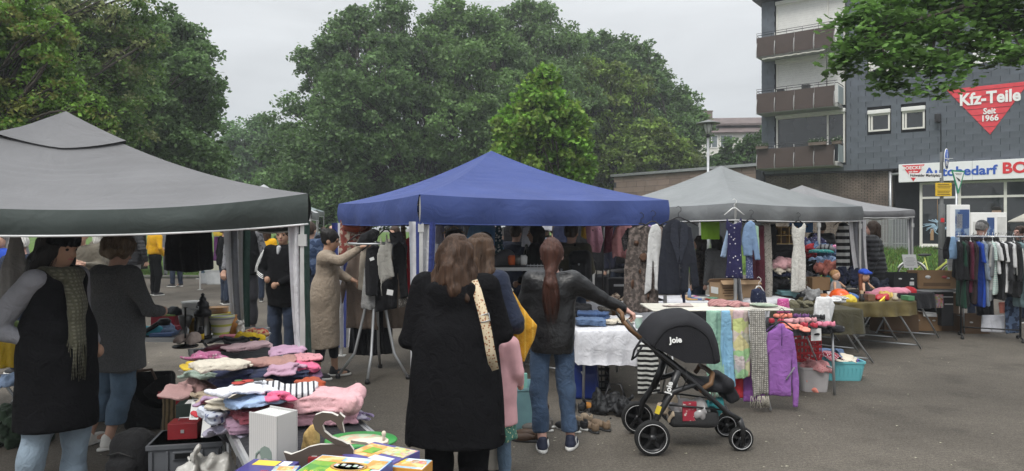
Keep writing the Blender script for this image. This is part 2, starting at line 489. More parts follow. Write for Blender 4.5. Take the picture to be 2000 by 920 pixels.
for i in range(260):
 px, py = random.uniform(150,1980), random.uniform(545,915); g = GR(px, py); a = random.uniform(0,6.28); s = random.uniform(.006,.018)
 bits.add([g + Vector((math.cos(a + k * 1.57) * s, math.sin(a + k * 1.57) * s * .5,0.004 + 0.003 * (k % 2))) for k in range(4)], [(0,1,2,3)])
tag(bits.build('fallen_petals', mat('petal', (0.42,0.4,0.3), var=0.3, scale=2)), kind='stuff')
# ---- trees
def leaf_mat(): return mat('leaf', (0.06,0.1,0.03), attr='tone', rough=0.55, var=0.1, scale=3, trans=0.38, spec=0.3)
LEAF_FLAT = np.array([(0,0,0),(0.5,0.34,0.05),(1,0,-0.06),(0.5,-0.34,0.05)])
_ml = [(0,0),(.30,.12),(.22,.42),(.46,.30),(.62,.52),(.66,.22),(1.0,0)]
LEAF_MAPLE = np.array([(x, y, -0.08 * abs(y)) for x, y in _ml] + [(x, -y, -0.08 * abs(y)) for x, y in _ml[-2:0:-1]])
def leaves(name, C, size, tone, seed, parent, shape=LEAF_FLAT, up=0.6, droop=0.35, tvar=0.25):
 """C: (n,3) leaf positions; tone: (n,3) colours"""
 r = np.random.default_rng(seed); n = len(C); k = len(shape)
 nm = r.normal(size=(n, 3)) * 0.55; nm[:, 2] += up; nm /= np.linalg.norm(nm, axis=1)[:, None]
 d = r.normal(size=(n, 3)); d[:, 2] -= droop; d -= nm * (d * nm).sum(1)[:, None]; d /= np.linalg.norm(d, axis=1)[:, None]
 b = np.cross(nm, d); sz = size * r.uniform(0.65,1.3, n)
 V = C[:, None] + (d[:, None] * shape[None, :, 0, None] + b[:, None] * shape[None, :, 1, None] + nm[:, None] * shape[None, :, 2, None]) * sz[:, None, None]
 t = tone * (1 + r.normal(0, tvar, n))[:, None].clip(0.4,1.8)
 if k == 4: F = np.arange(4 * n).reshape(-1,4)
 else:
  tri = [(0, i, i + 1) for i in range(1, k - 1)]
  F = (np.arange(n)[:, None, None] * k + np.array(tri)[None]).reshape(-1,3)
 return link(name, np_mesh(name, V.reshape(-1,3), F, leaf_mat(), False, np.repeat(t, k, 0)), parent)
def limb(mb, a, b, ra, rb, bend=0.15, seed=0, n=6):
 r = random.Random(seed); a, b = Vector(a), Vector(b); L = (b - a).length
 pts, o = [], Vector((r.uniform(-1,1), r.uniform(-1,1), r.uniform(0,0.6))) * L * bend
 for i in range(n):
  t = i / (n - 1); pts.append(a.lerp(b, t) + o * math.sin(t * math.pi) + Vector((r.uniform(-1,1), r.uniform(-1,1),0)) * L * .012 * (0 < i < n - 1))
 mb.tube(pts, [ra + (rb - ra) * i / (n - 1) for i in range(n)], 7)
 return pts
m_bark = mat('bark', (0.05,0.042,0.034), rough=0.95, var=0.4, scale=8, bump=0.8, bscale=25)
def tree(label, cat, base, lobes, nleaf, size, tone, seed, group=None, trunk=0.2, flat_=0.75, cl=0.42, tone2=None, p2=0.0, shape=LEAF_FLAT, name='tree', sparse=0.55, droop=0.35, spikes=0.34):
 """lobes: (x, y, z, r) of the boughs; leaves sit in small clumps on the outside of each bough"""
 rt = empty(name, label, cat, base, 0, group); r = np.random.default_rng(seed); ls = []
 for x, y, z, rad in lobes:          # ragged outline: smaller sprays round every bough
  ls.append((x, y, z, rad * .9))
  for k in range(3):
   a, e = r.uniform(0,6.28), r.uniform(-.2,1.3); q = rad * r.uniform(.28,.48); ls.append((x + math.cos(a) * math.cos(e) * rad, y + math.sin(a) * math.cos(e) * rad, z + math.sin(e) * rad * 1.0, q))
 lobes = ls; B = np.array(base, float)
 wts = np.array([l[3] ** 2 for l in lobes]); wts /= wts.sum()
 Cs, Ts = [], []
 mb = MB(); top = max(l[2] for l in lobes)
 t0 = Vector((0,0,-0.1)); fork = Vector((0,0, min(max(1.2, min(l[2] - l[3] * .6 for l in lobes) - B[2]),(top - B[2]) * .6)))
 mb.tube([t0, Vector((0.03,0, fork.z * .5)), fork], [trunk * 1.25, trunk, trunk * .85], 9)
 for i, (x, y, z, rad) in enumerate(lobes):
  c = np.array((x, y, z)); pts = limb(mb, fork, Vector(c - B), trunk * .3,0.02, seed=seed * 100 + i)
  n = max(6, int(nleaf * wts[i])); nc = max(5, int((rad / cl) ** 2 * 5.0))
  u = r.normal(size=(nc, 3)); u /= np.linalg.norm(u, axis=1)[:, None]
  u[:, 2] = np.where(u[:, 2] < -0.2, u[:, 2] * 0.6, u[:, 2])
  rr = rad * r.uniform(sparse, 1.0, nc); rr = np.where(r.random(nc) < spikes, rad * r.uniform(1.0,1.36, nc), rr)
  cc = c + u * rr[:, None] * np.array((1,1, flat_ + 0.2))
  for j in range(0, nc, 4): limb(mb, pts[3], Vector(cc[j] - B), trunk * .12,0.012, seed=j + i * 7, n=4)
  k = r.integers(0, nc, n)
  ctone = np.array(tone)[None] * (1 + r.normal(0,0.16, nc))[:, None].clip(.6,1.5)
  if tone2 is not None: ctone = np.where((r.random(nc) < p2)[:, None], np.array(tone2)[None] * (1 + r.normal(0,0.15, nc))[:, None], ctone)
  cr = cl * r.uniform(.45,1.25, nc)[k]
  q = r.normal(size=(n, 3)); q /= np.linalg.norm(q, axis=1)[:, None]; q[:, 2] = np.where(q[:, 2] < -.15,-q[:, 2] * .8, q[:, 2])
  o = q * (cr * r.uniform(.45,1.0, n) ** .6)[:, None] * np.array((1,1, flat_)) + r.normal(size=(n, 3)) * cl * .12
  o[:, 2] -= (o[:, 0] ** 2 + o[:, 1] ** 2) * 0.45 / cl
  Cs.append(cc[k] + o - B); Ts.append(ctone[k])
 mb.build('trunk', m_bark, rt)
 leaves('crown', np.concatenate(Cs), size, np.concatenate(Ts), seed, rt, shape, droop=droop)
 return rt
def lob(Y, *L):
 """boughs seen at depth about Y: (px, py, rpx[, dY])"""
 o = []
 for l in L:
  y = Y + (l[3] if len(l) > 3 else 0); p = PX(l[0], l[1], y); o.append((p.x, p.y, p.z, l[2] * Y / FPX))
 return o
DK, MID, LT, YEL = (0.118,0.20,0.07),(0.14,0.235,0.075),(0.075,0.15,0.025),(0.11,0.13,0.03)
TB = 'trees behind the market stalls'
tree('tall dark tree with two thin spires, leftmost of the clump behind the blue gazebo', 'tree', (-5.6,40,0.3),
  lob(40,(620,255,75),(650,150,60,1),(600,330,70,-1),(690,80,50),(700,40,26),(665,60,24),(760,70,50),(745,25,22),(775,45,22),(720,180,80,-2),(790,160,60),(560,300,45),(570,380,60),(650,370,75,-2),(740,330,85,-2),(800,260,70,1),(700,260,85,-3),(640,110,35),(585,215,25),(800,110,35),(770,400,55),(600,125,18)),
  90000,0.22, DK, 11, TB, 0.3, cl=0.62)
tree('broad dense green tree rising above the peak of the blue gazebo', 'tree', (-2.2,43,0.3),
  lob(43,(870,90,60),(900,40,40),(880,35,25),(940,80,45),(850,180,75,-2),(930,180,80,-2),(880,280,85,-3),(960,270,70,-2),(820,340,70),(900,370,80,-1),(845,55,22),(970,120,50),(985,380,60),(830,120,30)),
  75000,0.23, MID, 12, TB, 0.3, cl=0.62)
tree('tall feathery topped tree behind the bright young maple', 'tree', (2.2,46,0.4),
  lob(46,(1010,60,45),(1040,35,30),(1060,60,40),(1000,120,60),(1070,120,60),(1030,190,75,-2),(1100,190,65,-2),(1000,270,70,-2),(1090,270,80),(985,40,22),(1110,110,35),(1010,350,60)),
  55000,0.22,(0.145,0.235,0.085),13, TB, 0.26, cl=0.6, spikes=0.45)
tree('wide spreading tree with a slope of dark pointed shoots beside the street lamp', 'tree', (10.8,52,0.4),
  lob(52,(1140,130,50),(1200,110,38),(1230,130,40),(1180,190,75),(1265,160,40),(1290,190,40),(1320,220,42),(1345,245,32),(1250,230,70,-1),(1200,290,85,-3),(1290,290,65,-2),(1130,270,70),(1340,290,35),(1160,370,70),(1250,350,70),(1360,232,18),(1225,90,18),(1320,340,45)),
  80000,0.27, DK, 14, TB, 0.3, cl=0.55, tone2=MID, p2=.3, spikes=0.45)
tree('yellowish drooping lime tree in front of the dark wide one, right of the young maple', 'tree', (8.7,46,0.2),
  lob(46,(1150,160,40),(1110,200,50),(1190,200,60),(1160,260,65),(1230,260,55),(1210,320,60,-1),(1270,300,50),(1310,310,42),(1150,330,55),(1260,350,45),(1330,340,35),(1180,380,50)),
  50000,0.25,(0.20,0.30,0.06),15, TB, 0.25, cl=0.5, tone2=(0.13,0.175,0.045), p2=.4, droop=0.9, flat_=0.6)
tree('young bright green maple just behind the blue gazebo roof', 'tree', (1.55,23,0.05),
  lob(23,(1065,170,28),(1050,215,42),(1090,220,42),(1020,265,50),(1070,280,62),(1120,275,38),(1000,320,40),(1060,350,62),(1125,330,38),(1010,370,45),(1110,380,45),(1040,190,24),(1068,148,14)),
  26000,0.15,(0.17,0.33,0.045),16, TB, 0.1, cl=0.34, shape=LEAF_MAPLE, tone2=(0.2,0.3,0.055), p2=.25)
tree('small round pale tree in the gap between the left trees and the centre clump', 'tree', (-22,58,0.6),
  lob(58,(470,270,34),(510,270,34),(490,310,50),(455,320,40),(530,320,45),(480,370,50),(540,370,50),(445,370,40),(520,255,20)),
  24000,0.27,(0.12,0.21,0.08),17, TB, 0.25, cl=0.7)
tree('low dark undergrowth tree beneath the centre clump beside the blue gazebo', 'tree', (-8.8,37,0.2),
  lob(37,(560,400,50),(620,410,45),(690,410,55),(650,440,40),(590,440,40),(760,420,45),(500,410,45),(450,400,40)),
  22000,0.22, DK, 18, TB, 0.16, cl=0.62)
tree('tall dark tree at the right edge of the left tree mass', 'tree', (-14.6,27,0.1),
  lob(27,(330,110,60),(300,70,55),(360,130,50),(375,190,55),(330,200,80,-1),(390,250,45),(340,290,80,-1),(395,310,45),(290,250,80,-1),(400,380,42),(340,380,75,-1),(280,350,70),(270,130,70),(400,110,16),(405,160,20),(412,330,22),(250,200,60)),
  70000,0.17, DK, 21, TB, 0.28, cl=0.46)
tree('leafy robinia with hanging pale blossom leaning over from the left', 'tree', (-16.5,21,0.1),
  lob(21,(180,40,70),(240,60,55),(120,90,80),(200,130,75),(260,130,45),(60,30,90),(270,25,40),(150,200,70),(230,200,55),(40,130,90),(90,230,80),(180,260,60),(245,250,40),(-60,100,120),(-60,260,110),(310,75,18)),
  70000,0.12,(0.115,0.205,0.045),22, TB, 0.26, cl=0.42, tone2=(0.24,0.28,0.11), p2=.3, droop=0.9, flat_=0.55, sparse=0.4)
tree('yellow green robinia nearest the camera above the left gazebo', 'tree', (-11.0,13.5,0.05),
  lob(13.5,(30,100,70),(70,70,50),(20,200,80),(90,150,45),(60,250,70),(130,205,40),(170,225,38),(105,225,45),(-60,150,100),(-70,300,110),(30,30,60),(200,240,20)),
  40000,0.085,(0.14,0.26,0.04),23, TB, 0.2, cl=0.27, tone2=(0.18,0.2,0.05), p2=.3, droop=0.9, flat_=0.45, sparse=0.35)
tree('small green tree before the far roof, left of the tiled building', 'tree', (16.5,50,0.5),
  lob(50,(1462,290,16),(1478,275,16),(1440,305,30),(1470,310,30),(1425,330,24),(1460,340,30),(1400,330,20),(1375,335,25)),7000,0.3,(0.08,0.15,0.045),24, TB, 0.14, cl=0.45)
mr = empty('tree', 'big maple bough hanging over the shop front at the top right', 'tree', (9.6,8.6,0))
mt = MB(); mt.tube([(0,0,-.1),(0.05,0,2),(-0.1,0.1,4.2),(-.3,.2,6.5)], [.24,.2,.17,.1], 10)
rr_ = np.random.default_rng(5); CC, TT = [], []
mains = [PX(*q) - Vector((9.6,8.6,0)) for q in ((1720,60,9.6),(1830,60,9.5),(1950,40,9.5),(2080,20,9.3))]
for i, q in enumerate(mains): limb(mt, (-.25,.2,5.6), q, .06,.025,.12, i)
for i, (px, py, rpx, Y) in enumerate([(1690,30,50,9.6),(1670,85,38,9.3),(1720,100,60,9.5),(1760,50,70,9.8),(1790,120,55,9.2),(1830,60,70,9.6),(1850,130,45,9.0),(1815,172,28,8.9),(1900,90,55,9.4),(1950,60,60,9.6),
         (1960,110,35,9.2),(1740,140,22,9.2),(1735,165,12,9.2),(1660,120,22,9.3),(1900,20,60,9.9),(1980,20,60,9.3),(1990,105,28,8.8),(1820,10,60,10),(1740,5,50,9.9),(1650,40,20,9.5),(1645,125,16,9.3),(2060,60,80,9.2),(2150,40,90,9),(1870,-60,90,9.8),(2000,-80,110,9.4)]):
 c = PX(px, py, Y) - Vector((9.6,8.6,0)); rad = rpx * Y / FPX
 mn = min(mains, key=lambda q: (q - c).length); st = mn
 pts = limb(mt, st, c, 0.022,0.005,0.10,40 + i)
 nc = max(5, int((rad / .15) ** 2 * 2.1)); u = rr_.normal(size=(nc, 3)); u /= np.linalg.norm(u, axis=1)[:, None]
 cc = np.array(c) + u * (rad * rr_.uniform(.2,1.1, nc))[:, None] * np.array((1,1.2,.8))
 for j in range(0, nc, 3): limb(mt, pts[4], Vector(cc[j]),0.006,0.0025, seed=j, n=4)
 k = np.repeat(np.arange(nc),26); o = rr_.normal(size=(len(k),3)) * np.array((.12,.12,.05))
 CC.append(cc[k] + o); TT.append(np.tile(np.array((0.125,0.235,0.055)),(len(k),1)) * (1 + rr_.normal(0,.22, nc)).clip(.6,1.7)[k][:, None])
mt.build('trunk', m_bark, mr)
leaves('crown', np.concatenate(CC),0.10, np.concatenate(TT),9, mr, LEAF_MAPLE, up=1.5, droop=.25)
# ---- the tiled shop building
m_slate = mat('slate_panel', (0.11,0.126,0.148), rough=0.6, var=0.2, scale=2.5, rnd=0.1, bump=0.15, bscale=20, spec=0.4)
m_wall = mat('dark_wall', (0.03,0.032,0.036), rough=0.9)
m_brick = mat('brick', (0.17,0.135,0.11), rough=0.9, var=0.45, scale=1.7, bump=0.4, bscale=40)
m_mortar = mat('mortar', (0.03,0.028,0.026), rough=0.95)
m_white = mat('white_paint', (0.78,0.78,0.76), rough=0.5, var=0.05)
m_offw = mat('window_frame', (0.66,0.65,0.60), rough=0.5, var=0.06)
m_shut = mat('shutter', (0.70,0.70,0.67), rough=0.55, var=0.06)
m_glass = mat('window_glass', (0.02,0.024,0.028), rough=0.06, var=0.2, scale=0.7, spec=0.8)
m_brown = mat('balcony_panel', (0.062,0.043,0.036), rough=0.55, var=0.12, scale=3)
m_steel = mat('galvanised', (0.42,0.43,0.44), rough=0.45, metal=0.7, var=0.15)
m_dark = mat('dark_metal', (0.03,0.03,0.032), rough=0.45, metal=0.4)
m_conc = mat('concrete', (0.3,0.3,0.29), rough=0.85, var=0.15, scale=3)
m_frost = mat('frosted_glass', (0.36,0.41,0.42), rough=0.35, var=0.06)
m_red = mat('red_paint', (0.62,0.035,0.045), rough=0.5, var=0.08)
m_blue = mat('blue_paint', (0.02,0.09,0.42), rough=0.45, var=0.05)
shop = empty('shop_building', 'grey slate clad building with brown balconies above a car parts shop', 'building', F0, BANG)
ZS, ZT, SE = 4.3,12.75,19.0
w = MB(); w.box((SE / 2,5.0 + .14,(ZS + ZT) / 2),(SE, 10, ZT - ZS)); w.build('wall', m_wall, shop)
w = MB(); w.box((SE / 2,4.85, ZT + .07),(SE + .5,10.9,.16)); w.build('roof_edge', m_dark, shop)
w = MB(); w.box((2.85,5.3, ZS / 2),(5.7,10, ZS - .02)); w.build('ground_floor_wall', m_mortar, shop)
bk = MB(); rb = random.Random(3)
z = 0.7; row = 0
while z < ZS - .1:
 s = 0.0 - (row % 2) * .12
 while s < 5.7:
  a, b = max(s, 0.0), min(s + .228,5.7)
  if b - a > .03: bk.box(((a + b) / 2,.3 - rb.uniform(.012,.03), z + .034),(b - a - .012,.06,.062))
  s += .24
 z += .075; row += 1
tag(bk.build('bricks', m_brick, shop), kind='stuff')
def rect(px0, py0, px1, py1, off=0.0):
 s0, za = bfs(px0, py0, off); s1, zb = bfs(px1, py1, off); return s0, s1, min(za, zb), max(za, zb)
def window(s0, s1, z0, z1, parts=(1.0,), shutter=0.0, box=True, name='window'):
 f = MB(); t = .07
 f.box(((s0 + s1) / 2,.07, z0 + t / 2),(s1 - s0,.14, t)); f.box(((s0 + s1) / 2,.07, z1 - t / 2),(s1 - s0,.14, t))
 x = s0; xs = [s0]
 for p in parts: x += (s1 - s0) * p; xs.append(x)
 for i, x in enumerate(xs):
  xx = min(max(x, s0 + t / 2), s1 - t / 2); f.box((xx, .068,(z0 + z1) / 2),(t, .13, z1 - z0 - 2 * t))
 fr = f.build(name, m_offw, shop)
 for i in range(len(parts)):
  a, b = xs[i] + (t if i == 0 else t / 2), xs[i + 1] - (t if i == len(parts) - 1 else t / 2)
  zt = z1 - t
  p = MB(); p.box(((a + b) / 2,.1,(z0 + z1) / 2),(b - a, .012, z1 - z0 - 2 * t)); p.build('pane', m_glass, fr)
  sh = shutter[i] if isinstance(shutter, (list, tuple)) else shutter
  if sh:
   q = MB(); zb = zt - (zt - z0 - t) * sh; k = int((zt - zb) / .055)
   for j in range(k):
    zc = zt - (j + .5) * .055; q.box(((a + b) / 2,.05 + .004 * (j % 2), zc),(b - a - .01,.016,.05))
   q.build('shutter', m_shut, fr)
 if box:
  q = MB(); q.box(((s0 + s1) / 2,.01, z1 + .09),(s1 - s0 + .06,.22,.18)); q.build('shutter_box', m_shut, fr, bevel=.03)
 return fr
openings = []
bal_z = []
for k, (pa, pb, wt, sh) in enumerate([(73,112,8,(.98,.98)),(182,222,128,(.98,.98)),(290,330,232,(0,0))]):
 _, zr = bfs(1480, pa, -1.1); _, zb = bfs(1480, pb, -1.1); bal_z.append((zb, zr))
 s0, _ = bfs(1516,200); s1 = bfs(1650,200)[0]; zt = zb + 2.5 if k else 12.45; zf = zb + .18
 window(s0, s1, zf + .02, zt, (.76,.24), sh); openings.append((s0 - .06, s1 + .06, zf, zt + .2))
for (a, b, c, d, sh) in [(1696,222,1738,262,0),(1762,216,1806,258,0)]:
 o = rect(a, b, c, d); o = (o[0], o[1], bfs(a, d)[1] + .1, bfs(a, b)[1] - .05)
 window(*o, (.16,.84), sh); openings.append((o[0] - .04, o[1] + .04, o[2] - .02, o[3] + .2))
for (a, c) in [(1696,1738),(1762,1806)]:
 s0, s1 = bfs(a, 200)[0], bfs(c, 200)[0]; zc = bfs(a, 262)[1] + 2.72
 window(s0, s1, zc, zc + 1.0,(.16,.84),.9); openings.append((s0 - .04, s1 + .04, zc - .02, zc + 1.2))
SW, SH_ = .62,.255
pm = MB(); pm.box((0,0,0),(SW - .016,.022, SH_ + .012), M=Matrix.Rotation(R(8),3, 'X')); pme = pm.mesh('slate_panel', m_slate)
rest = MB(); cells = []; row = 0; z = ZS
while z < ZT - .05:
 h = min(SH_, ZT - z); s = -(row % 2) * SW * .5
 while s < SE:
  a, b = max(s, 0), min(s + SW, SE)
  segs = [(a, b)]
  for o in openings:
   if z + h > o[2] + .01 and z < o[3] - .01:
    n2 = []
    for p, q in segs:
     if q <= o[0] or p >= o[1]: n2.append((p, q))
     else:
      if p < o[0]: n2.append((p, o[0]))
      if q > o[1]: n2.append((o[1], q))
    segs = n2
  for p, q in segs:
   if q - p > .04: cells.append((p, q, z, h, abs(q - p - SW) < .01 and abs(h - SH_) < .01))
  s += SW
 z += SH_; row += 1
full = [c for c in cells if c[4] and c[0] < 10.8]; full.sort(key=lambda c: -c[0] - .2 * (c[2] < 9)); full = full[:296]; fs_ = set(full)
for c in cells:
 if c in fs_:
  o = link('slate_panel', pme, shop, ((c[0] + c[1]) / 2, random.uniform(0,.006), c[2] + SH_ / 2)); o.rotation_euler = (random.gauss(0,.006), random.gauss(0,.004),0)
 else: rest.box(((c[0] + c[1]) / 2, random.uniform(0,.006), c[2] + c[3] / 2),(c[1] - c[0] - .016,.022, c[3] + .008), M=Matrix.Rotation(R(8),3, 'X'))
tag(rest.build('slate_panels', m_slate, shop), kind='stuff')
w = MB(); w.box((SE / 2,.08, ZS - .03),(SE, .2,.06)); w.build('drip_edge', m_dark, shop)
m_wavy = mat('balcony_strut', (0.5,0.5,0.5), rough=0.4, metal=.6)
for k, (zb, zr) in enumerate(bal_z):
 s0, s1, y0 = .14,3.62,-1.1
 b = MB(); b.box(((s0 + s1 + .1) / 2,-.55, zb + .05),(s1 - s0 + .1,1.1,.16)); bo = b.build('balcony', m_conc, shop, bevel=.01)
 n = 4
 for i in range(n):
  a, c = s0 + (s1 - s0) * i / n, s0 + (s1 - s0) * (i + 1) / n
  p = MB(); p.box(((a + c) / 2, y0 - .03,(zb + zr) / 2 - .02),(c - a - .014,.03, zr - zb - .06)); p.build('panel', m_brown, bo)
  st = MB(); st.tube([(c - .02, y0 - .07 - .05 * math.sin(t * 6.0), zb - .05 + (zr - zb + .13) * t) for t in [j / 9 for j in range(10)]], .014,6); st.build('strut', m_wavy, bo)
 st = MB(); st.tube([(s0 + .02, y0 - .07 - .05 * math.sin(t * 6.0), zb - .05 + (zr - zb + .13) * t) for t in [j / 9 for j in range(10)]], .014,6); st.build('strut', m_wavy, bo)
 p = MB(); p.box((s0 - .01,-.57,(zb + zr) / 2 - .02),(.03,1.02, zr - zb - .06)); p.build('end_panel', m_brown, bo)
 p = MB(); p.box((s1 + .12,-.57,(zb + zr) / 2 + .06),(.02,.96, zr - zb - .2)); p.build('end_panel', m_frost, bo)
 r = MB(); r.tube([(s0,0, zr + .06),(s0, y0 - .03, zr + .06),(s1 + .1, y0 - .03, zr + .06),(s1 + .1,0, zr + .06)], .018,6); r.tube([(s0, y0 - .03, zr + .16),(s1 + .1, y0 - .03, zr + .16)], .012,6)
 for i in range(6): r.tube([(s0 + (s1 - s0) * i / 5, y0 - .03, zr - .05),(s0 + (s1 - s0) * i / 5, y0 - .03, zr + .17)], .009,5)
 r.build('railing', m_dark, bo)
 if k == 0:
  a = MB()
  for i in range(14): a.box((s0 + .35 + i * .2,-1.0, zb - .09 + .02 * (i % 2)),(.19,.3,.05), M=Matrix.Rotation(R(18),3, 'X'))
  a.build('rolled_awning', m_offw, bo)
 if k == 1:
  a = MB(); a.tube([(s1 - .35,-1.08, zr - .1),(s1 - .35,-1.08, zr + 1.65)], .02,6); a.build('pole', m_dark, bo)
  a = MB(); a.box((1.15,-.75, zr + .02),(.3,.3,.2)); a.box((2.3,-.8, zr + .06),(.35,.25,.25)); a.build('chair_back', m_dark, bo, bevel=.03)
for i, (px, w_) in enumerate([(1490,.55),(1598,.75),(1636,.4)]):
 zb, zr = bal_z[2]; s = bfs(px, 285,-1.15)[0]
 fb = empty('flower_box', ['flower box at the left end of the lowest balcony rail', 'long flower box in the middle of the lowest balcony rail', 'short flower box at the glass end of the lowest balcony'][i], 'flower box', bpt(s, -1.27, zr - .06), BANG, 'flower boxes on the lowest balcony')
 b = MB(); b.box((0,0,.07),(w_, .18,.14)); b.build('box', mat('planter', (.13,.1,.08)), fb, bevel=.01)
 r = np.random.default_rng(i); C = np.stack([r.uniform(-w_ / 2, w_ / 2,260), r.normal(0,.07,260),.15 + np.abs(r.normal(0,.07,260))], 1)
 leaves('plants', C, .07, np.where((r.random(260) < .2)[:, None], np.array([[.5,.48,.45]]), np.array([[.05,.1,.03]])), i, fb)
sL, zt_ = bfs(1757,322); sgl, zbt = bfs(1757,357); s_r = SE - .5
sg = MB(); sg.box(((sL + s_r) / 2,-.14,(zt_ + zbt) / 2),(s_r - sL, .22, zt_ - zbt)); sgo = sg.build('fascia_sign', mat('sign_white', (.74,.75,.75), rough=.35, var=.03), shop, bevel=.015)
zc_ = (zt_ + zbt) / 2; hS = zt_ - zbt; SX = (R(90),0,0)
sx = lambda px, py=340: bfs(px, py, -.26)
a, b = sx(1762)[0], sx(1806)[0]; tz = zt_ - .05
tr = MB(); tr.prism([(a, tz),(b, tz),((a + b) / 2, zbt + .03)], -.262,-.255); tr.build('logo_triangle', m_red, sgo)
text('lettering', 'BOECKER', .19, m_white, sgo, ((a + b) / 2,-.264, tz - .13), SX, .003,.006)
text('lettering', 'seit über', .1, m_white, sgo, ((a + b) / 2,-.264, tz - .29), SX, .003,.004)
text('lettering', '50', .13, m_white, sgo, ((a + b) / 2,-.264, tz - .42), SX, .003,.005)
a, b = sx(1804)[0], sx(1948)[0]
t = text('lettering', 'Autobedarf', .52, m_blue, sgo, ((a + b) / 2,-.26, zc_ - .02), SX, .006,.014); t.scale.x = (b - a) / max(t.dimensions.x, .01)
a = sx(1957)[0]; t = text('lettering', 'BOECKER', .6, m_red, sgo, (a, -.26, zc_ + .02), SX, .006,.022, 'LEFT')
for px in (1900,):
 j = MB(); j.box((bfs(px, 340)[0], -.252, zc_),(.015,.004, hS)); j.build('joint', m_steel, sgo)
zf_, zg = .95, zbt - .06
gx = [bfs(px, 420)[0] for px in (1795,1876,1966)]; gx += [gx[2] + 2.1, gx[2] + 4.2, gx[2] + 6.3]
b = MB(); b.box(((5.7 + SE) / 2,5.4, ZS / 2),(SE - 5.7,9, ZS - .04)); b.build('shop_interior', m_wall, shop)
for i in range(5):
 f = MB(); a, c = gx[i], gx[i + 1]
 zt2 = zg - .62
 for zz in (zf_, zt2, zg): f.box(((a + c) / 2,.22, zz),(c - a, .09,.09))
 for x in ([a + .05, c - .05] if i == 0 else [c - .05]): f.box((x, .215,(zf_ + zg) / 2),(.1,.1, zg - zf_ - .09))
 fr = f.build('shop_window', m_offw, shop)
 p = MB(); p.box(((a + c) / 2,.26,(zf_ + zg) / 2),(c - a, .01, zg - zf_)); p.build('pane', m_glass, fr)
 if i in (1,2):    # window graphics: two mechanics in dark clothes
  for (u, vv, q) in ([(.32,.42,1.0),(.78,.52,1.0)] if i == 1 else [(.35,.16,1.15)]):
   cx_, cz = a + (c - a) * u, zf_ + (zt2 - zf_) * vv + .28
   g = MB().use(mat('print_black', (.012,.012,.014), rough=.4)); g.lathe([(0,0),(.5,.01),(.42,.35),(.16,.52),(0,.56)], (cx_, .248, cz - .75),16, q, .004)
   g.use(mat('print_skin', (.30,.2,.15), rough=.4, var=.3, scale=9)); g.lathe([(0,-.2),(.1,-.16),(.155,0),(.16,.1),(.1,.2),(0,.23)], (cx_, .246, cz),14, q, .004)
   g.use(mat('print_hair', (.02,.017,.015), rough=.5)); g.lathe([(0,0),(.17,0),(.15,.1),(.08,.16),(0,.17)], (cx_ - .01,.244, cz + .12),14, q, .004)
   g.build('window_graphic', None, fr)
 if i == 0:
  g = MB().use(mat('print_blue', (.35,.5,.62), var=.3)); rz_ = random.Random(8); cx_, cz = (a + c) / 2 - .1, zf_ + .75
  for k in range(26):
   an = rz_.uniform(0,6.28); L = rz_.uniform(.2,.62); m1 = Vector((math.cos(an) * L * .5,0, math.sin(an) * L * .35)); e = Vector((math.cos(an + .5) * L, 0, math.sin(an + .5) * L * .6))
   g.tube([(cx_, .24, cz),(cx_ + m1.x, .235, cz + m1.z),(cx_ + e.x, .24, cz + e.z)], .018,5)
  g.use(mat('cardboard', (.32,.2,.11), var=.15)); g.tube([(cx_, .24, cz),(cx_, .24, zg - .2)], .015,5); g.box((cx_ - .2,.235, cz - .3),(.12,.02,.5))
  g.build('window_display', None, fr)
b = MB(); b.box(((gx[0] + SE) / 2,.14, zf_ - .2),(SE - gx[0], .3,.32)); b.build('window_sill', m_offw, shop, bevel=.02)
b = MB(); b.box(((5.7 + SE) / 2,.35,.4),(SE - 5.7,.4,.8)); b.build('plinth', m_conc, shop)
b = MB(); b.tube([(bfs(1738,370)[0], .12, ZS - .1),(bfs(1738,370)[0], .12,.8)], .07,10); b.tube([(bfs(1738,370)[0], .12, ZS - .25),(sL + .3,.12, ZS - .22)], .06,8); b.build('drainpipe', m_steel, shop)
b = MB(); b.tube([(.1,-.1, ZS + .1),(.1,.15, ZS - .3),(.1,.2,.8)], .06,8); b.build('drainpipe', m_dark, shop)
a_, za = bfs(1848,178); c_, zc2 = bfs(2012,155); v_, zv = bfs(1934,263)
zA = (za + zc2) / 2
adv = MB(); rows = []
zz = zA; cxv = v_
while zz > zv + .02:           # painted on the panels: one strip per course, sitting on the slate
 kz = ZS + math.floor((zz - 1e-4 - ZS) / SH_) * SH_; lo = max(kz, zv)
 wa, wb = (zz - zv) / (zA - zv),(lo - zv) / (zA - zv)
 L = lambda w: v_ + (a_ - v_) * w; Rr = lambda w: v_ + (c_ - v_) * w
 t = .012
 yo = lambda z_: -.026 - .018 * (1 - (z_ - kz) / SH_)
 adv.add([(L(wb), yo(lo), lo + t / 2),(Rr(wb), yo(lo), lo + t / 2),(Rr(wa), yo(zz), zz - t / 2),(L(wa), yo(zz), zz - t / 2)], [(0,1,2,3)])
 zz = lo
advo = adv.build('painted_triangle', mat('advert_red', (.60,.05,.065), rough=.6, var=.15, scale=3), shop)
def adtext(s, pxa, pxb, py, size, bold):
 p, q = bfs(pxa, py, -.07)[0], bfs(pxb, py, -.07)[0]; z = bfs((pxa + pxb) / 2, py, -.07)[1]
 t = text('lettering', s, size, m_white, advo, ((p + q) / 2,-.055, z), SX, .006, bold); t.scale.x = (q - p) / max(t.dimensions.x, .01)
adtext('Kfz-Teile', 1874,1993,191,.68,.022); adtext('Seit', 1920,1945,217,.34,.01); adtext('1966', 1917,1949,231,.34,.01)
t = text('lettering', 'BOECKER', 1.75, m_white, shop, (bfs(1895,120)[0], -.05, bfs(1925,96)[1]), SX, .006,.04, 'LEFT')
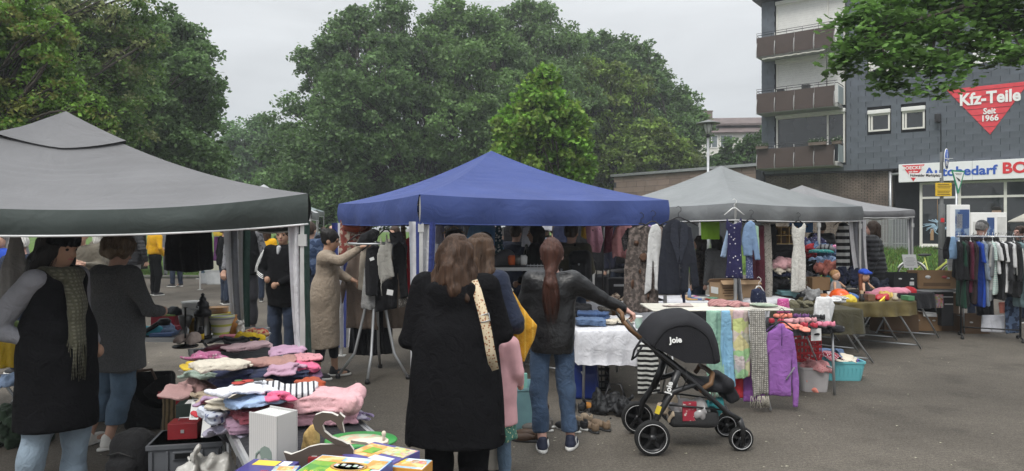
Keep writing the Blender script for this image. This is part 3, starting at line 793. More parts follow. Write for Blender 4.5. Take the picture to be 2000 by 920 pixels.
b = MB(); b.box((bfs(1833,232)[0], -.2, bfs(1833,232)[1]),(.22,.3,.34)); b.tube([(bfs(1838,260)[0], -.06, bfs(1838,225)[1]),(bfs(1838,260)[0], -.06, bfs(1838,300)[1])], .02,6); b.build('floodlight', m_dark, shop, bevel=.02)
ax0, ay0 = PX(1199,345,42).x, 42
an = empty('low_building', 'low flat roofed building clad in brown panels beyond the grey gazebos', 'building', (ax0, ay0,0), math.atan2(34.2 - ay0,12.4 - ax0))
LA = math.hypot(34.2 - ay0,12.4 - ax0); hA = CAMZ + (HY - 346) * 42 / FPX
b = MB(); b.box((LA / 2,3, hA / 2),(LA, 6, hA)); b.build('wall', m_wall, an)
b = MB(); b.box((LA / 2,2.95, hA + .08),(LA + .2,6.3,.14)); b.build('roof_edge', m_steel, an)
m_bp = mat('brown_cladding', (.2,.15,.125), rnd=.15, var=.15, scale=2)
pm = MB(); pm.box((0,0,0),(.78,.03,.31)); pme = pm.mesh('cladding_panel', m_bp)
for i in range(int(LA / .8)):
 for j in range(8): link('cladding_panel', pme, an, (.42 + i * .8 + (j % 2) * .2 * (i < int(LA / .8) - 1),-.02, hA - .17 - j * .325))
hy = 72
hb = empty('house', 'far white house with a long brown tiled roof behind the street lamp', 'house', PX(1330,442, hy) * 1.0 - Vector((0,0, CAMZ)), R(-6))
zr_, ze = CAMZ + (HY - 222) * hy / FPX, CAMZ + (HY - 261) * hy / FPX
b = MB(); b.box((7,4, ze / 2),(18,8, ze)); b.build('wall', mat('render_white', (.66,.65,.6), var=.1), hb)
m_tile = mat('roof_tile', (.13,.10,.095), var=.25, scale=1.5)
b = MB()
for j in range(15):
 u = j / 15; b.box((7,-.3 + 4.2 * u, ze + (zr_ - ze) * (u + .033)),(18.6,.34,.1), M=Matrix.Rotation(math.atan2(zr_ - ze, 4.2),3, 'X'))
b.box((7,4.2,(ze + zr_) / 2 - .1),(18.4,7.6,.2)); b.add([(-2.2,0, ze),(16.2,0, ze),(16.2,4, zr_),(-2.2,4, zr_),(-2.2,8, ze),(16.2,8, ze)], [(0,1,2,3),(3,2,5,4),(0,3,4),(1,5,2)])
b.build('roof', m_tile, hb)
for x in (2.6,3.5):
 b = MB(); b.box((x, 3.9, zr_ + .3),(.7,.6,.9)); b.box((x, 3.9, zr_ + .8),(.8,.7,.12)); b.build('chimney', m_brick, hb)
for x in (1.2,3.1,4.6,6.9):
 z0 = ze - 1.55
 f = MB(); f.box((x, -.03, z0 + .68),(1.25,.1,1.36)); fo = f.build('window', m_white, hb)
 for s in (-.3,.3):
  p = MB(); p.box((x + s, -.09, z0 + .68),(.5,.03,1.16)); p.build('pane', mat('far_glass', (.16,.19,.2), rough=.2), fo)
b = MB(); b.box((3.6,-1.1,2.6),(3.2,2.1,5.2)); b.build('extension', mat('render_cream', (.72,.70,.62), var=.1), hb)
b = MB(); b.box((4.2,-2.17,4.1),(.7,.06,.9)); b.build('window', m_offw, hb)
b = MB(); b.box((6.6,-1, ze - 2.2),(2.4,2,.18), M=Matrix.Rotation(R(28),3, 'X')); b.build('porch_roof', m_tile, hb)
# ---- fence, lamp, signs, notice boards
s0, s1 = bfs(1658,455,-2.4)[0], bfs(1776,455,-2.4)[0]
fn = empty('fence', 'tall grey steel bar fence on the grass before the brick wall', 'fence', bpt(s0,-2.4,.8), BANG)
hF = CAMZ + (HY - 421) * (34 - .616 * s1) / FPX - .8 + .1
nb = 42; bm_ = MB(); bm_.box((0,0, hF / 2),(.028,.028, hF)); bme = bm_.mesh('bar', m_steel)
for i in range(nb): o = link('bar', bme, fn, ((s1 - s0) * i / (nb - 1),0,.02 * math.sin(i * .7)))
b = MB(); b.box(((s1 - s0) / 2,.03,.25),(s1 - s0,.04,.04)); b.box(((s1 - s0) / 2,.03, hF - .25),(s1 - s0,.04,.04)); b.build('rail', m_steel, fn)
for i in range(3):
 b = MB(); b.box(((s1 - s0) * i / 2,.06, hF / 2),(.08,.06, hF + .06)); b.build('post', m_steel, fn)
lp = PX(1383,442,27); lp.z = .25
la = empty('street_lamp', 'grey street lamp with a flat disc hood before the far tiled roof', 'street lamp', lp)
zl = CAMZ + (HY - 262) * 27 / FPX - .25
b = MB(); b.tube([(0,0,0),(0,0,1.2),(0,0,1.25),(0,0, zl)], [.09,.085,.06,.05], 10); b.build('pole', m_steel, la)
b = MB(); b.lathe([(.06,0),(.1,.04),(.19,.36),(.17,.38)], (0,0, zl),16); b.build('lantern', mat('lamp_glass', (.5,.52,.5), rough=.25), la)
for k in range(6):
 a = k * 1.047; b = MB(); b.tube([(.1 * math.cos(a),.1 * math.sin(a), zl + .03),(.2 * math.cos(a),.2 * math.sin(a), zl + .4)], .012,5); b.build('cage_bar', m_dark, la)
b = MB(); b.lathe([(0,.56),(.1,.53),(.46,.43),(.47,.40),(.44,.395),(0,.42)], (0,0, zl),24); b.build('hood', mat('lamp_hood', (.16,.17,.17), rough=.5), la)
b = MB(); b.lathe([(.09,0),(.05,.12),(0,.12)], (0,0, zl - .12),12); b.build('collar', m_dark, la)
Ys = 20.0; sp = PX(1839,442, Ys); sp.z = 0.15
so = empty('sign_post', 'dark signpost with a round blue footpath sign and two yellow plates', 'signpost', sp)
zz = lambda py: CAMZ + (HY - py) * Ys / FPX - .15
xx = lambda px: (px - 1839) * Ys / FPX
b = MB(); b.tube([(0,0,0),(0,0, zz(400)),(0,0, zz(398)),(0,0, zz(297))], [.085,.085,.05,.045], 12); b.build('post', mat('post_grey', (.11,.115,.115), rough=.6), so)
d = MB(); d.lathe([(0,0),(.3,0),(.3,.012),(0,.012)], (0,0,0),28)
dk = d.build('footpath_sign', m_white, so, (xx(1845),-.08, zz(311))); dk.rotation_euler = (R(90),0, R(48))
d = MB(); d.lathe([(0,.013),(.28,.013),(.28,.016),(0,.016)], (0,0,0),28); d.build('face', m_blue, dk)
d = MB(); d.box((0,0,.018),(.56,.022,.004)); d.lathe([(0,.016),(.026,.016),(.026,.02),(0,.02)], (0,.2,0),10)
d.prism([(-.045,.16),(.045,.16),(.03,.03),(-.03,.03)], .0,.01)
pg = [(-.04,.17),(.04,.17),(.05,.09),(.03,.03),(-.03,.03),(-.05,.09)]; d.add([(x, y, .02) for x, y in pg], [tuple(range(6))])
d.tube([(-.11 + .07 * math.cos(k * .7),-.14 + .07 * math.sin(k * .7),.019) for k in range(9)], .008,4, closed=True); d.tube([(.11 + .07 * math.cos(k * .7),-.14 + .07 * math.sin(k * .7),.019) for k in range(9)], .008,4, closed=True)
d.tube([(-.11,-.14,.02),(-.04,-.06,.02),(.07,-.06,.02),(.11,-.14,.02)], .008,4); d.build('symbol', m_white, dk)
for py in (364,377):
 b = MB(); b.box((xx(1838.5),-.1, zz(py)),(.47,.02,.19)); yo_ = b.build('yellow_plate', mat('sign_yellow', (.62,.40,.02), rough=.5, var=.06), so, bevel=.008)
 for k in range(3):
  b = MB(); b.box((xx(1838.5) + random.uniform(-.02,.02),-.112, zz(py) + .05 - k * .05),(random.uniform(.28,.4),.003,.016)); b.build('print_line', m_dark, yo_)
b = MB(); b.box((xx(1803),-.09, zz(343)),(.93,.02,.125)); st = b.build('street_sign', m_white, so)
t = text('lettering', 'Holweider Marktplatz', .115, mat('sign_black', (.015,.015,.015)), st, (xx(1803),-.105, zz(343)), SX, .002,.002); t.scale.x = .88 / t.dimensions.x
b = MB(); b.box((xx(1837),-.09, zz(430)),(.1,.01,.12)); b.build('sticker', m_red, so)
gp_ = PX(1868,442,21.0); gp_.z = .2
go = empty('nature_sign', 'green edged triangular nature sign with a bird on a grey pole', 'sign', gp_)
zz = lambda py: CAMZ + (HY - py) * 21 / FPX - .2
b = MB(); b.tube([(0,0,0),(0,0, zz(345))], .035,8); b.build('pole', m_steel, go)
W_, Ht, Hb = .35, zz(333), zz(378)
tg = go; b = MB(); b.prism([(-W_ + .03, Ht),(W_ - .03, Ht),(.02, Hb),(-.02, Hb)], -.06,-.045); gt = b.build('green_triangle', mat('sign_green', (.02,.22,.11), rough=.45), go); gt.rotation_euler = (0,0, R(25))
b = MB(); b.prism([(-W_ + .1, Ht - .05),(W_ - .1, Ht - .05),(0, Hb + .12)], -.064,-.06); b.build('white_face', m_white, gt)
b = MB(); b.prism([(-.13, Ht - .2),(-.02, Ht - .27),(.12, Ht - .36),(.04, Ht - .26),(.02, Ht - .34),(-.03, Ht - .3)], -.068,-.064); b.build('bird', m_dark, gt)
b = MB(); b.box((0,-.066, Ht - .1),(.32,.003,.012)); b.box((0,-.066, Ht - .13),(.26,.003,.01)); b.build('print_line', m_dark, gt)
def board(px0, px1, py0, Y, label, sheets, rz, body=m_white):
 c = PX((px0 + px1) / 2,442, Y); w = (px1 - px0) * Y / FPX; zt = CAMZ + (HY - py0) * Y / FPX
 o = empty('notice_board', label, 'notice board', (c.x, Y, .2), rz, 'notice boards before the shop window'); zt -= .2
 b = MB(); b.box((0,0,(zt + .5) / 2),(w, .14, zt - .5)); b.build('case', body, o, bevel=.015)
 for sx_ in (-1,1):
  b = MB(); b.box((sx_ * (w / 2 - .06),.0,.3),(.08,.08,.6)); b.build('leg', m_steel, o)
 for (u0, u1, v0, v1, m) in sheets:
  b = MB(); b.box((-w / 2 + w * (u0 + u1) / 2,-.076, zt - (zt - .5) * (v0 + v1) / 2),(w * (u1 - u0),.008,(zt - .5) * (v1 - v0))); b.build('notice', m, o)
 return o
m_map = mat('map_print', (.03,.07,.2), pat='blotch', col2=(.2,.27,.38), pscale=4, thr=.55)
m_note = mat('notice_paper', (.6,.6,.57), pat='stripe', col2=(.42,.42,.41), axis='Z', pscale=9, thr=.75)
board(1850,1893,400,19.5, 'upright display case with a blue map poster behind the man in a cap', [(.25,.95,.08,.75, m_map),(.3,.6,.16,.4, m_note),(.38,.58,.45,.7, m_note)], R(8))
board(1893,1963,415,19.8, 'low white notice board with two paper sheets beside the blue map case', [(.06,.24,.18,.6, m_note),(.45,.65,.1,.6, m_map),(.74,.97,.09,.6, m_note)], R(0))
# ---- gazebos
m_alu = mat('gazebo_pole', (.55,.55,.54), rough=.4, metal=.5)
m_trim = mat('white_trim', (.72,.72,.72), rough=.7)
def fabric(name, col): return mat(name, col, rough=.72, spec=.3, var=.10, scale=2.2, bump=.15, bscale=30, wrinkle=3.2)
def gazebo(label, corners, zt, zv, zp, mr_, mv, stripes, sag=.1, dip=.1, trim=m_trim, cap=0.0, curtains=(), seed=1, name='gazebo', splay=None):
 """corners counter-clockwise from above; zt valance top, zv valance bottom, zp peak; stripes: (m1, m2) of the tied curtains"""
 Cn = [Vector((x, y, 0)) for x, y in corners]; mid = sum(Cn, Vector()) / 4
 root = empty(name, label, 'gazebo', mid, 0, 'pop-up gazebos over the stalls')
 Cn = [c - mid for c in Cn]; wb = wob(seed); N, Mv = (36,64) if seed < 8 else (24,16)
 peak = Vector((0,0, zp))
 for i in range(4):
  a, b = Cn[i], Cn[(i + 1) % 4]; V, Fq = [], []
  nrm = Vector(((b - a).y, -(b - a).x, 0)).normalized()
  for j in range(Mv + 1):
   v = j / Mv
   for k in range(N + 1):
    u = k / N; e = a.lerp(b, u); e.z = zt - sag * 4 * u * (1 - u)
    p = e.lerp(peak, v)
    p.z -= dip * 4 * v * (1 - v) * (.75 + .25 * (1 - 2 * abs(u - .5))) 
    wr = .014 * wb(p.x, p.y, p.z, 5.0,(1,1,2)) + .006 * wb(p.x, p.y, 0,16.0) * (1 - v)
    if seed < 8: wr += .0045 * math.sin(v * 95 + 5 * wb(u * 2.2, v, seed, 4)) * max(0, wb(u * 3, v * 3, seed + 2,3))
    p.z += wr * min(1,6 * min(u, 1 - u)) * min(1,5 * v) * min(1,5 * (1 - v)); V.append(p)
  for j in range(Mv):
   for k in range(N): q = j * (N + 1) + k; Fq.append((q, q + 1, q + N + 2, q + N + 1))
  link('roof_panel', np_mesh('roof_panel', V, Fq, mr_), root)
  V, Fq = [], []; K = 6; N2 = 40
  for j in range(K + 1):
   for k in range(N2 + 1):
    u = k / N2; e = a.lerp(b, u); t = j / K; s_ = sag * 4 * u * (1 - u)
    z = (zt - s_) + ((zv - s_ * .55) - (zt - s_)) * t
    off = (.006 + .022 * math.sin(u * 25 + seed) * t * min(1,8 * min(u, 1 - u))) + .012 * wb(u * 3, z, seed, 7) * t + .02 * math.sin(t * 3.14)
    V.append(Vector((e.x, e.y, z)) + nrm * off)
  for j in range(K):
   for k in range(N2): q = j * (N2 + 1) + k; Fq.append((q, q + N2 + 1, q + N2 + 2, q + 1))
  vo = link('valance', np_mesh('valance', V, Fq, mv), root)
  tr = MB(); tr.tube([Vector(V[K * (N2 + 1) + k]) for k in range(N2 + 1)], .007,5); tr.build('hem', trim, vo)
  t2 = MB(); n = 4
  ia, ib = a * .985, b * .985
  for s_ in range(n):
   p0, p1 = ia.lerp(ib, s_ / n), ia.lerp(ib, (s_ + 1) / n)
   sg0, sg1 = sag * 4 * (s_ / n) * (1 - s_ / n), sag * 4 * ((s_ + 1) / n) * (1 - (s_ + 1) / n); za, zb_ = (zt - .07, zt - .19 - sg1 * .4) if s_ % 2 == 0 else (zt - .19 - sg0 * .4, zt - .07); za -= sg0 * (s_ % 2 == 0) ; zb_ -= sg1 * (s_ % 2)
   t2.bar((p0.x, p0.y, za),(p1.x, p1.y, zb_),.02,.02); t2.bar((p0.x * .985, p0.y * .985, zt - .1 - sg0 * 1.0 if s_ % 2 else zt - .19 - sg0 * .3),(p1.x * .985, p1.y * .985, zt - .19 - sg1 * .3 if s_ % 2 else zt - .1 - sg1),.02,.02)
  t2.build('truss', m_alu, root)
  c = Cn[i]; p = MB(); cc = c * .985
  p.box((cc.x, cc.y, (zt - .02) / 2),(.035,.035, zt - .02)); p.box((cc.x, cc.y, .006),(.11,.11,.012)); p.box((cc.x, cc.y, zt - .32),(.055,.055,.08)); p.build('pole', m_alu, root)
  r_ = MB(); r_.tube([(cc.x * (1 - v), cc.y * (1 - v), zt + (zp - zt) * v - .06 - dip * 4 * v * (1 - v) * 1.02 - .03 * 4 * v * (1 - v)) for v in [q_ / 8 for q_ in range(9)]], .012,5); r_.build('rafter', m_alu, root)
 p = MB(); p.tube([(0,0, zp - .45),(0,0, zp - .02)], .02,8); p.build('centre_pole', m_alu, root)
 if cap:
  V, Fq = [], []; f = cap; zc_ = lambda v: zp + .035 - (zp - zt) * v * 1.02 * (1 - .15 * v)
  for i in range(4):
   a, b = Cn[i], Cn[(i + 1) % 4]; o = len(V)
   for j in range(7):
    v = j / 6
    for k in range(11): u = k / 10; e = a.lerp(b, u) * (f * v); V.append((e.x, e.y, zp + .03 - (zp - zt) * f * v - dip * 4 * f * v * (1 - f * v) * (.75 + .25 * (1 - 2 * abs(u - .5))) - .02 * 4 * u * (1 - u) * v + .006 * wb(e.x, e.y, 0,14) * v - sag * 4 * u * (1 - u) * f * v))
   for j in range(6):
    for k in range(10): q = o + j * 11 + k; Fq.append((q, q + 11, q + 12, q + 1))
  link('vent_cap', np_mesh('vent_cap', V, Fq, mr_), root)
 for (ci, dr, wd, zbot, sh) in curtains:       # striped side walls gathered at a corner; dr = how far the foot swings out
  c = Cn[ci] * .97; ncol = len(sh)
  cu = empty('side_curtain', None, None); cu.parent = root; del_ = cu
  A = Vector((dr[0], dr[1], 0)); nn = 5
  for k, ms in enumerate(sh):
   V, Fq = [], []
   for j in range(15):
    t = j / 14
    for e in range(nn + 1):
     u = (k + e / nn) / ncol - .5
     q = c + Vector((dr[2], dr[3], 0)) * t * t + A.normalized() * u * wd * (1 - .45 * t)
     fo = .03 * math.sin(u * 14 + t * 2) * (1 - .3 * t)
     V.append((q.x - A.normalized().y * fo, q.y + A.normalized().x * fo - .01, zv + .02 + (zbot - zv) * t))
   for j in range(14):
    for e in range(nn): q = j * (nn + 1) + e; Fq.append((q, q + 1, q + nn + 2, q + nn + 1))
   link('stripe', np_mesh('stripe', V, Fq, ms), cu)
 return root
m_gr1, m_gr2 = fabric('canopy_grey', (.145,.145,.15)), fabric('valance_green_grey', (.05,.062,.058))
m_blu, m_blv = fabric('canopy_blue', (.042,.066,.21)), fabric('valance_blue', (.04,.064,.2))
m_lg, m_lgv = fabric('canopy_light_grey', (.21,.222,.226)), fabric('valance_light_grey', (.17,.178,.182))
m_cw = cloth('curtain_white', (.62,.62,.64), trans=.15); m_cg = cloth('curtain_green', (.02,.045,.036)); m_cb = cloth('curtain_blue', (.035,.05,.19)); m_cgr = cloth('curtain_grey', (.16,.165,.18))
m_capg = fabric('canopy_cap', (.115,.115,.12))
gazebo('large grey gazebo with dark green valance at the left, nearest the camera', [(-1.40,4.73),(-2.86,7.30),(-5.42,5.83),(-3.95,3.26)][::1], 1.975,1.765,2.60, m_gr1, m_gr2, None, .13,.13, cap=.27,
    curtains=[(0,(1,.1,.10,0),.14,.05, [m_cw, m_cg]),(1,(1,.1,.07,0),.27,.3, [m_cw, m_cgr, m_cw, m_cg])], seed=2)
th = R(28); A_ = Vector((-.88,6.6)); ac, ab = Vector((math.cos(th), math.sin(th))), Vector((-math.sin(th), math.cos(th)))
gzb = gazebo('royal blue gazebo with a sharp peak in the middle of the market', [tuple(A_), tuple(A_ + ac * 3.05), tuple(A_ + ac * 3.05 + ab * 3.1), tuple(A_ + ab * 3.1)], 2.055,1.775,2.70, m_blu, m_blv, None, .03,.11, trim=m_blv,
    curtains=[(0,(1,.15,-.05,0),.26,.1, [m_cw, m_cb, m_cw, m_cb]),(3,(1,0,0,0),.3,.1, [m_cb, m_cw, m_cb, m_cw])], seed=5)
th = R(33); A_ = Vector((3.04,9.4)); ac, ab = Vector((math.cos(th), math.sin(th))), Vector((-math.sin(th), math.cos(th)))
gazebo('light grey gazebo with a polka dot dress hanging on its front edge', [tuple(A_), tuple(A_ + ac * 3.05), tuple(A_ + ac * 3.05 + ab * 3.05), tuple(A_ + ab * 3.05)], 2.07,1.835,2.76, m_lg, m_lgv, None, .03,.1,
    curtains=[(0,(1,0,.14,0),.1,.35, [m_cgr, m_cw]),(1,(1,0,.22,0),.3,.3, [m_cw, m_cgr, m_cgr, m_cw])], seed=7)
th = R(30); A_ = Vector((5.6,12.6)); ac, ab = Vector((math.cos(th), math.sin(th))), Vector((-math.sin(th), math.cos(th)))
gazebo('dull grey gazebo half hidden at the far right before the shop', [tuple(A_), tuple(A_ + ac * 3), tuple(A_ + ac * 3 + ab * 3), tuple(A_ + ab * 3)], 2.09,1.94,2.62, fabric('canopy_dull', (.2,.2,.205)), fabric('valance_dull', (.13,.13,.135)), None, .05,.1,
    curtains=[(1,(1,0,.05,0),.14,.2, [m_cw, m_cgr, m_cw, m_cgr])], seed=9)
gazebo('white gazebo roof peeping out between the blue and the light grey gazebo', [(-.3,13.3),(2.5,14.3),(1.5,17.1),(-1.3,16.1)], 2.15,1.9,2.83, fabric('canopy_white', (.5,.5,.5)), fabric('valance_white', (.45,.45,.45)), None, .04,.08, seed=11)
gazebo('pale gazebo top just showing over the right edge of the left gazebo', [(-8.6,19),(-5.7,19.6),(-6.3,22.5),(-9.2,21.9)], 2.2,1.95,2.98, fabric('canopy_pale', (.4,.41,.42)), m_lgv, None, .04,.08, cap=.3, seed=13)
gazebo('small teal grey gazebo far back under the trees between the left and blue gazebos', [(-9.6,29),(-8.3,29.4),(-8.7,32),(-10.5,31.6)], 2.45,2.2,2.8, fabric('canopy_teal', (.22,.27,.27)), m_lgv, None, .04,.05, seed=15)
b = MB(); b.prism([(-.02,-.03),(.0,-.02),(.02,-.035),(.012,.0),(.025,.02),(.0,.03),(-.012,.015),(-.024,.02),(-.01,0)], -.004,0); q = b.build('emblem', m_dark, gzb, PX(861,408,6.68) - gzb.location); q.rotation_euler = (0,0, R(28))
# ---- people
def skin(n, c): return mat('skin_' + n, c, rough=.55, var=.08, scale=14, spec=.35)
SK1, SK2, SK3 = skin('light', (.50,.30,.22)), skin('tan', (.36,.21,.14)), skin('pink', (.55,.32,.26))
def hairm(n, c):
 m = mat('hair_' + n, c, rough=.5, var=.5, scale=1.0, spec=.22, bump=.5, bscale=1.6)
 nt = m.node_tree; tc = next(x for x in nt.nodes if x.type == 'TEX_COORD')
 mp = nt.nodes.new('ShaderNodeMapping'); mp.inputs['Scale'].default_value = (75,75,7)
 for x in [x for x in nt.nodes if x.type == 'TEX_NOISE']: nt.links.new(mp.outputs[0], x.inputs['Vector'])
 nt.links.new(tc.outputs['Object'], mp.inputs['Vector']); return m
H_BR, H_BK, H_RB, H_GB, H_WH, H_DB, H_GY = hairm('brown', (.05,.027,.016)), hairm('black', (.012,.010,.009)), hairm('red_brown', (.055,.022,.015)), hairm('ash_blonde', (.16,.115,.075)), hairm('white', (.6,.58,.54)), hairm('dark_brown', (.04,.024,.016)), hairm('grey', (.22,.21,.2))
m_eye = mat('eye', (.015,.011,.009), rough=.15); m_lip = mat('lips', (.34,.13,.11), rough=.5)
m_sole = mat('shoe_sole', (.6,.59,.56), rough=.7); m_soled = mat('dark_sole', (.03,.03,.03), rough=.7)
def hand_prims(w, d, side, curl, palm):
 """w wrist, d forearm direction, palm: direction the palm faces; curl 0 straight .. 1 closed"""
 w, d = vec3(w), vec3(d) / np.linalg.norm(d); n = vec3(palm); n = n - d * (n @ d); n /= np.linalg.norm(n); s = np.cross(d, n) * side
 P = [cone(w - d * .05, w + d * .015,.027,.026,.012)]
 for t in (-.022,0.0,.022): P.append(cone(w + d * .02 + s * t * .7, w + d * .085 + s * t, .017,.0135,.012))
 for i, (o, L) in enumerate(((-.032,.066),(-.011,.078),(.011,.074),(.031,.058))):
  b = w + d * (.088 - .004 * abs(i - 1.5)) + s * o; a1, a2 = curl * 1.0, curl * 2.1
  m = b + (d * math.cos(a1) + n * math.sin(a1)) * L * .5; e = m + (d * math.cos(a2) + n * math.sin(a2)) * L * .5
  P += [cone(b, m, .0098,.009,.004), cone(m, e, .009,.0075,.003)]
 tb = w + d * .03 - s * .03; tm = tb + d * .03 - s * .022 + n * .012; te = tm + d * .028 + n * .018 * (1 + curl) - s * .002
 return P + [cone(tb, tm, .013,.011,.01), cone(tm, te, .0105,.0085,.004)]
def strands(par, st, m, M4, seed):
 """thin loose locks over the moulded hair"""
 r = np.random.default_rng(seed); n = {'long': 620, 'pony': 420, 'big': 500, 'bun': 260}[st]; S = 12; V = []; Fq = []
 for i in range(n):
  ph = r.uniform(0.75,5.53) + math.pi / 2; a, b, c = r.uniform(0,6.28,3); w = r.uniform(.0012,.003); P = []
  ox, wav, ln = r.normal(0,.012), r.uniform(.006,.016), r.uniform(.75,1.1)
  for k in range(S):
   t = k / (S - 1); th = .2 + t * 1.55
   p = np.array((.09 * math.sin(th) * math.cos(ph),-.014 + .108 * math.sin(th) * math.sin(ph),1.618 + .108 * math.cos(th)))
   if st == 'long':
    dr = max(0, t - .5) * 2; p = np.array((p[0] * (1 + .25 * dr), min(p[1] - .045 * dr, .03) if dr else p[1], p[2] - .27 * dr ** 1.2 * ln + (.06 * dr)))
    p += np.array((math.sin(a + t * 9), math.sin(b + t * 11),0)) * wav * (t + .1)
   elif st == 'pony':
    if i % 2:
     u = t * ln; p = np.array((math.cos(ph) * .034 * (1 + math.sin(u * 3) * .9) + .01 * u, -.135 - .03 * math.sin(u * 3) + math.sin(ph) * .034,1.47 - .35 * u)) + np.array((math.sin(a + t * 6), math.sin(b + t * 7),0)) * .006 * t
    else:
     q = np.array((0,-.12,1.475)); p = p * (1 - t ** 1.5) + q * t ** 1.5 if p[1] < .04 or True else p; d = p - np.array((0,-.014,1.6)); L = np.linalg.norm(d / np.array((.09,.108,.108))); p = p if L > 1 else np.array((0,-.014,1.6)) + d / max(L, .3)
   elif st == 'big': p = np.array((0,-.02,1.63)) + (p - np.array((0,-.014,1.618))) * (1.22 + .12 * math.sin(a + t * 8)) + np.array((math.sin(a + t * 14), math.sin(b + t * 13), math.sin(c + t * 12))) * .012
   else: p = p + np.array((math.sin(a + t * 5),0, math.sin(b + t * 5))) * .004
   P.append(p)
  P = np.array(P); side = np.array((-math.sin(ph), math.cos(ph),0)) * w; o = len(V)
  for k in range(S): V += [P[k] - side * (1 - .8 * k / S), P[k] + side * (1 - .8 * k / S)]
  for k in range(S - 1): Fq.append((o + 2 * k, o + 2 * k + 1, o + 2 * k + 3, o + 2 * k + 2))
 q = link('loose_hair', np_mesh('loose_hair', V, Fq, m), par); q.matrix_local = M4; return tag(q, kind='stuff')
ARMS = dict(down=((.245,-.03,1.12),(.265,.05,.87)), front=((.25,.0,1.13),(.13,.24,1.10)), pocket=((.29,-.07,1.13),(.2,.1,.95)), low=((.235,-.01,1.12),(.2,.2,.96)), up=((.22,.2,1.28),(.17,.42,1.42)))
def person(label, pos, face=0, h=1.7, wd=1.0, top=None, hem=.84, flare=None, sleeves='same', under=None, bottom=None, bhem=.08, legw=1.0, shoes=None, sole=None, skinm=SK1, hair=('short', H_BR), hat=None,
     L='down', Rt='down', yaw=0, tilt=0, lean=0, feet=None, hood=None, collar=True, res=.018, lo=.012, face_on=False, hands='', curl=.6, fold=.011, headk=1.0, topname='jacket', skirt=None, palm=None, group=None, puff=0.0):
 P0 = Vector((pos[0], pos[1], pos[2] if len(pos) > 2 else 0.0)); seed = int(abs(pos[0] * 131 + pos[1] * 17)) + 3
 ml = Matrix.Rotation(-R(lean),3, 'X'); piv = Vector((0,0,.95))
 U = lambda p: np.array(ml @ (Vector(p) - piv) + piv) if p[2] > .9 else vec3(p)
 Mt = np.array(ml)
 MH = Matrix.Rotation(R(yaw),3, 'Z') @ Matrix.Rotation(-R(tilt) - R(lean) * .6,3, 'X'); hp = Vector((0,0,1.47)); hpu = Vector(U(hp))
 Hh = lambda p: np.array(MH @ ((Vector(p) - hp) * headk) + hpu); Mh = np.array(MH); K = headk
 arm = {}
 for nm, sd, a in (('L', -1, L),('R', 1, Rt)):
  if isinstance(a, str): e, w = ARMS[a]; e, w = (e[0] * sd, e[1], e[2]),(w[0] * sd, w[1], w[2])
  else: e, w = a
  arm[nm] = (U((.17 * sd * wd ** .5,-.005,1.395)), U(e) if isinstance(a, str) else vec3(e), U(w) if isinstance(a, str) else vec3(w), sd)
 fl, fr = feet or ((-.11,.02),(.11,-.04))
 leg = [((-.09,0,.9),(-.10 + fl[0] * .1, fl[1] * .5 + .03,.49),(fl[0], fl[1], .09)),((.09,0,.9),(.10 + fr[0] * .1, fr[1] * .5 + .03,.49),(fr[0], fr[1], .09))]
 B = [ell(U((0,0,1.2)),(.135,.085,.26),.04, Mt), ell(U((0,0,1.33)),(.16,.09,.13),.04, Mt), ell((0,0,.95),(.15,.1,.13),.05), cone(U((0,-.012,1.40)), Hh((0,-.005,1.53)),.056,.05,.03),
   ell(Hh((0,-.005,1.605)), np.array((.075,.093,.095)) * K, .02, Mh), ell(Hh((0,.03,1.545)), np.array((.056,.06,.066)) * K, .03, Mh), ell(Hh((0,.055,1.505)), np.array((.028,.026,.022)) * K, .02, Mh)]
 B += [cone(Hh((0,.085,1.603)), Hh((0,.107,1.565)),.010,.0145,.012), ell(Hh((.076,-.005,1.578)), np.array((.012,.024,.033)) * K, .006, Mh), ell(Hh((-.076,-.005,1.578)), np.array((.012,.024,.033)) * K, .006, Mh)]
 if face_on: B += [ell(Hh((.03,.1,1.597)), np.array((.018,.02,.011)) * K, .008, Mh, 's'), ell(Hh((-.03,.1,1.597)), np.array((.018,.02,.011)) * K, .008, Mh, 's'), cone(Hh((-.04,.082,1.62)), Hh((.04,.082,1.62)),.011,.011,.012), cone(Hh((-.018,.086,1.537)), Hh((.018,.086,1.537)),.009,.009,.008)]
 for nm in arm:
  s_, e, w, sd = arm[nm]; d = (w - e) / np.linalg.norm(w - e)
  B += [cone(s_, e, .048,.039,.03), cone(e, w, .039,.026,.02)]
  if nm not in hands: B += [ell(w + d * .06,(.035,.035,.045),.02)]
 for a, b, c in leg: B += [cone(a, b, .078,.055,.03), cone(b, c, .053,.036,.02), ell((c[0], c[1] + .05,.04),(.036,.1,.03),.02)]
 V, Q = sdf_arrays(B, lo)
 for nm in hands:
  s_, e, w, sd = arm[nm]; V2, Q2 = sdf_arrays(hand_prims(w, w - e, sd, curl, (palm or {}).get(nm, (0,0,-1))),.0055)
  Q = np.concatenate([Q, Q2 + len(V)]); V = np.concatenate([V, V2])
 o = link('person', np_mesh('person', V, Q, skinm), None, P0, R(face)); k = h / 1.7; o.scale = (k, k, k)
 tag(o, label, 'person', group)
 cl = []
